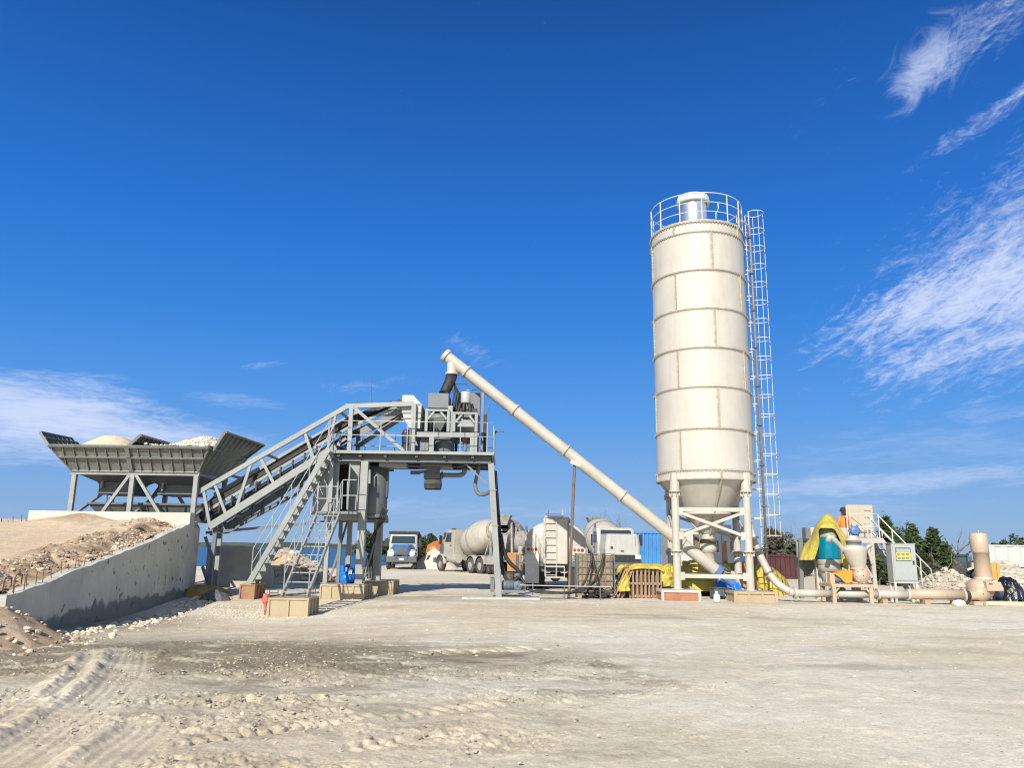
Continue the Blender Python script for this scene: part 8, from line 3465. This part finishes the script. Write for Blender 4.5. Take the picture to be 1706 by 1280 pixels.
# ------------------------------------------------------------------ trees and bushes
def foliage(mb_, c, rad, n, leaf=.12, clumps=9, seed=0, lo=.2, jag=.5):
    rr = random.Random(seed)
    cl = []
    for _ in range(clumps):
        t = rr.random() * 6.28
        r0 = rr.random() ** .5
        z_ = rr.uniform(lo, 1.0)
        w_ = (1 - (2 * z_ - 1) ** 2 * .5) * .8
        cl.append((V((c[0] + rad[0] * w_ * r0 * cos(t), c[1] + rad[1] * w_ * r0 * sin(t), c[2] + rad[2] * z_ * .88)), rr.uniform(.22, .45)))
    for i in range(n):
        k, s = cl[rr.randrange(len(cl))]
        d = V((rr.gauss(0, 1), rr.gauss(0, 1), rr.gauss(0, 1))).normalized()
        rr_ = s * (.5 + .5 * rr.random() ** .5) * (1 + jag * rr.gauss(0, .35))
        p = k + V((d.x * rad[0] * rr_, d.y * rad[1] * rr_, d.z * rad[2] * .55 * rr_))
        if p.z < c[2]:
            p.z = c[2] + rr.random() * .2
        a = V((rr.gauss(0, 1), rr.gauss(0, 1), rr.gauss(0, .7))).normalized()
        b2 = a.orthogonal().normalized()
        L_ = leaf * rr.uniform(.6, 1.5)
        W_ = L_ * rr.uniform(.35, .6)
        mb_.add([p - a * L_, p + b2 * W_, p + a * L_, p - b2 * W_], [(0, 1, 2, 3)])


def branches(mb_, base, h, n, seed, r=.06, spread=.5, fine=True):
    rr = random.Random(seed)
    base = V(base)

    def grow(p, d, L_, r_, depth):
        pts = [p]
        for k in range(4):
            d = (d + V((rr.gauss(0, .14), rr.gauss(0, .14), rr.gauss(.04, .08)))).normalized()
            pts.append(pts[-1] + d * L_ / 4)
        mb_.path(pts, [r_ * (1 - .16 * k) for k in range(5)], 5)
        if depth:
            for _ in range(rr.choice((2, 3))):
                q_ = pts[rr.choice((2, 3, 4))]
                d2 = (d + V((rr.gauss(0, spread), rr.gauss(0, spread), rr.gauss(.1, spread * .5)))).normalized()
                grow(q_, d2, L_ * rr.uniform(.5, .75), r_ * .5, depth - 1)
    for i in range(n):
        d = V((rr.gauss(0, .25), rr.gauss(0, .25), 1)).normalized()
        grow(base + V((rr.gauss(0, .1), rr.gauss(0, .1), 0)), d, h * .5, r, 3 if fine else 2)


def bush(name, label, cat, px, ytop, Y, wpx, n, mat, seed, leaf=.13, group=None, z0_=0, stems=3, depth=None, clumps=10):
    c = P(px, ytop, Y)
    wr_ = wpx / FPX * Y / 2
    r = thing(name, label, cat, (c.x, Y, z0_ - .05), group)
    q = MB()
    foliage(q, (c.x, Y, z0_), (wr_, depth or wr_ * .8, c.z - z0_), n, leaf, clumps, seed, .12)
    q.build('crown', mat, r)
    q = MB()
    branches(q, (c.x, Y, z0_ - .05), (c.z - z0_) * .9, stems, seed, .05, .4, False)
    q.build('trunk', BARK, r)
    return r


bushes = [
    (1495, 880, 50, 60, 2400, LEAF1, 'broad dark thicket behind the platform stair rail'),
    (1530, 895, 49, 70, 2600, LEAF2, 'broad grey-green thicket behind the control cabinet'),
    (1560, 905, 50, 60, 2000, LEAF3, 'dry olive thicket left of the dark tractor'),
    (1305, 900, 60, 70, 2000, LEAF1, 'dark thicket behind the red container'),
    (1345, 905, 60, 50, 1400, LEAF3, 'dry low thicket behind the cream hopper legs'),
    (712, 900, 92, 60, 1700, LEAF1, 'dark thicket right behind the sand pile'),
    (745, 893, 95, 44, 1300, LEAF1, 'dark thicket behind the excavator cab'),
    (660, 900, 95, 60, 1300, LEAF2, 'grey-green thicket hidden behind the dump truck'),
    # behind the silo, right of the white cabin
    (1288, 872, 54, 58, 2600, LEAF3, 'twiggy dark bush directly behind the silo ladder'),
    (1322, 893, 56, 46, 1700, LEAF2, 'lower bush between the ladder and the yellow hood'),
    (1262, 905, 57, 40, 1200, LEAF1, 'low dark bush against the right silo leg'),
    # right of the platform
    (1482, 868, 47, 44, 2600, LEAF1, 'dense dark tree just right of the beige hopper housing'),
    (1512, 872, 46, 46, 3000, LEAF1, 'tall dark green tree behind the grey control cabinet'),
    (1536, 886, 47, 34, 2000, LEAF3, 'thin brownish tree just right of the control cabinet'),
    (1562, 880, 45, 40, 2800, LEAF1, 'pointed dark evergreen left of the bare tree'),
    (1455, 915, 44, 46, 1800, LEAF1, 'dark bush under the service platform stair'),
    (1505, 935, 43, 60, 2000, LEAF1, 'low dark undergrowth behind the platform stair'),
    (1550, 940, 43, 50, 1500, LEAF2, 'low grey-green undergrowth at the foot of the evergreens'),
    # far right behind the container
    (1660, 893, 72, 36, 1300, LEAF1, 'dark bush just right of the silencer cylinder'),
    (1630, 905, 70, 30, 900, LEAF1, 'small dark bush left of the silencer cylinder'),
    (1697, 893, 72, 44, 1500, LEAF1, 'dark bush above the white container at the right edge'),
    # behind the trucks
    (728, 884, 84, 44, 1700, LEAF1, 'dark green bush above the orange excavator'),
    (700, 896, 86, 40, 1300, LEAF1, 'lower dark bush right behind the blue dump truck'),
    (758, 886, 88, 36, 1200, LEAF2, 'grey-green bush behind the mixer truck cab'),
    (612, 884, 78, 44, 1700, LEAF1, 'dark bush showing between the tower columns'),
    (632, 900, 80, 34, 1000, LEAF1, 'low dark bush left of the dump truck'),
    (868, 885, 80, 34, 1300, LEAF1, 'dark bush left of the tanker dome'),
    (852, 880, 84, 30, 1100, LEAF2, 'grey-green bush behind the loading hopper'),
]
for i, (px, yt, Y, wpx, n, mat, lab) in enumerate(bushes):
    bush('tree' if yt < 884 and Y < 60 else 'bush', lab, 'tree' if yt < 884 and Y < 60 else 'bush', px, yt, Y, wpx, n, mat, 40 + i, .10 + Y * .0008, clumps=8 if wpx < 40 else 12)


def bare(label, px, ytop, ybot, Y, seed, n=1, r=.09):
    c = P(px, ytop, Y)
    rt = thing('bare_tree', label, 'tree', (c.x, Y, 0))
    q = MB()
    branches(q, (c.x, Y, -.05), c.z * 1.05, n, seed, r, .42)
    q.build('trunk', PURPLE, rt)


bare('leafless grey tree standing alone right of the dark evergreens', 1588, 880, 940, 50, 5, 2, .13)
bare('thin leafless shrub rising above the blue container', 1026, 856, 900, 66, 9, 3, .06)
bare('sparse leafless twigs sticking up beside the silo ladder', 1300, 874, 930, 55, 12, 4, .05)
bare('bare dead tree top between the dark evergreens', 1503, 866, 930, 48, 15, 2, .06)
bare('bare dead trunk close beside the pointed evergreen', 1546, 874, 940, 47, 18, 2, .06)
# distant dark brush along the shore at the far left of the water
mb = MB()
for i in range(60):
    px = random.uniform(385, 470)
    foliage(mb, (P(px, 912, 120).x, 120 + random.uniform(-3, 3), -1.4), (1.6, 1.2, random.uniform(1.2, 2.6)), 26, .3, 3, i, .1)
tag(mb.build('shore_scrub', LEAF1), 'thin line of dark scrub along the shore at the far left', 'scrub', kind='stuff')
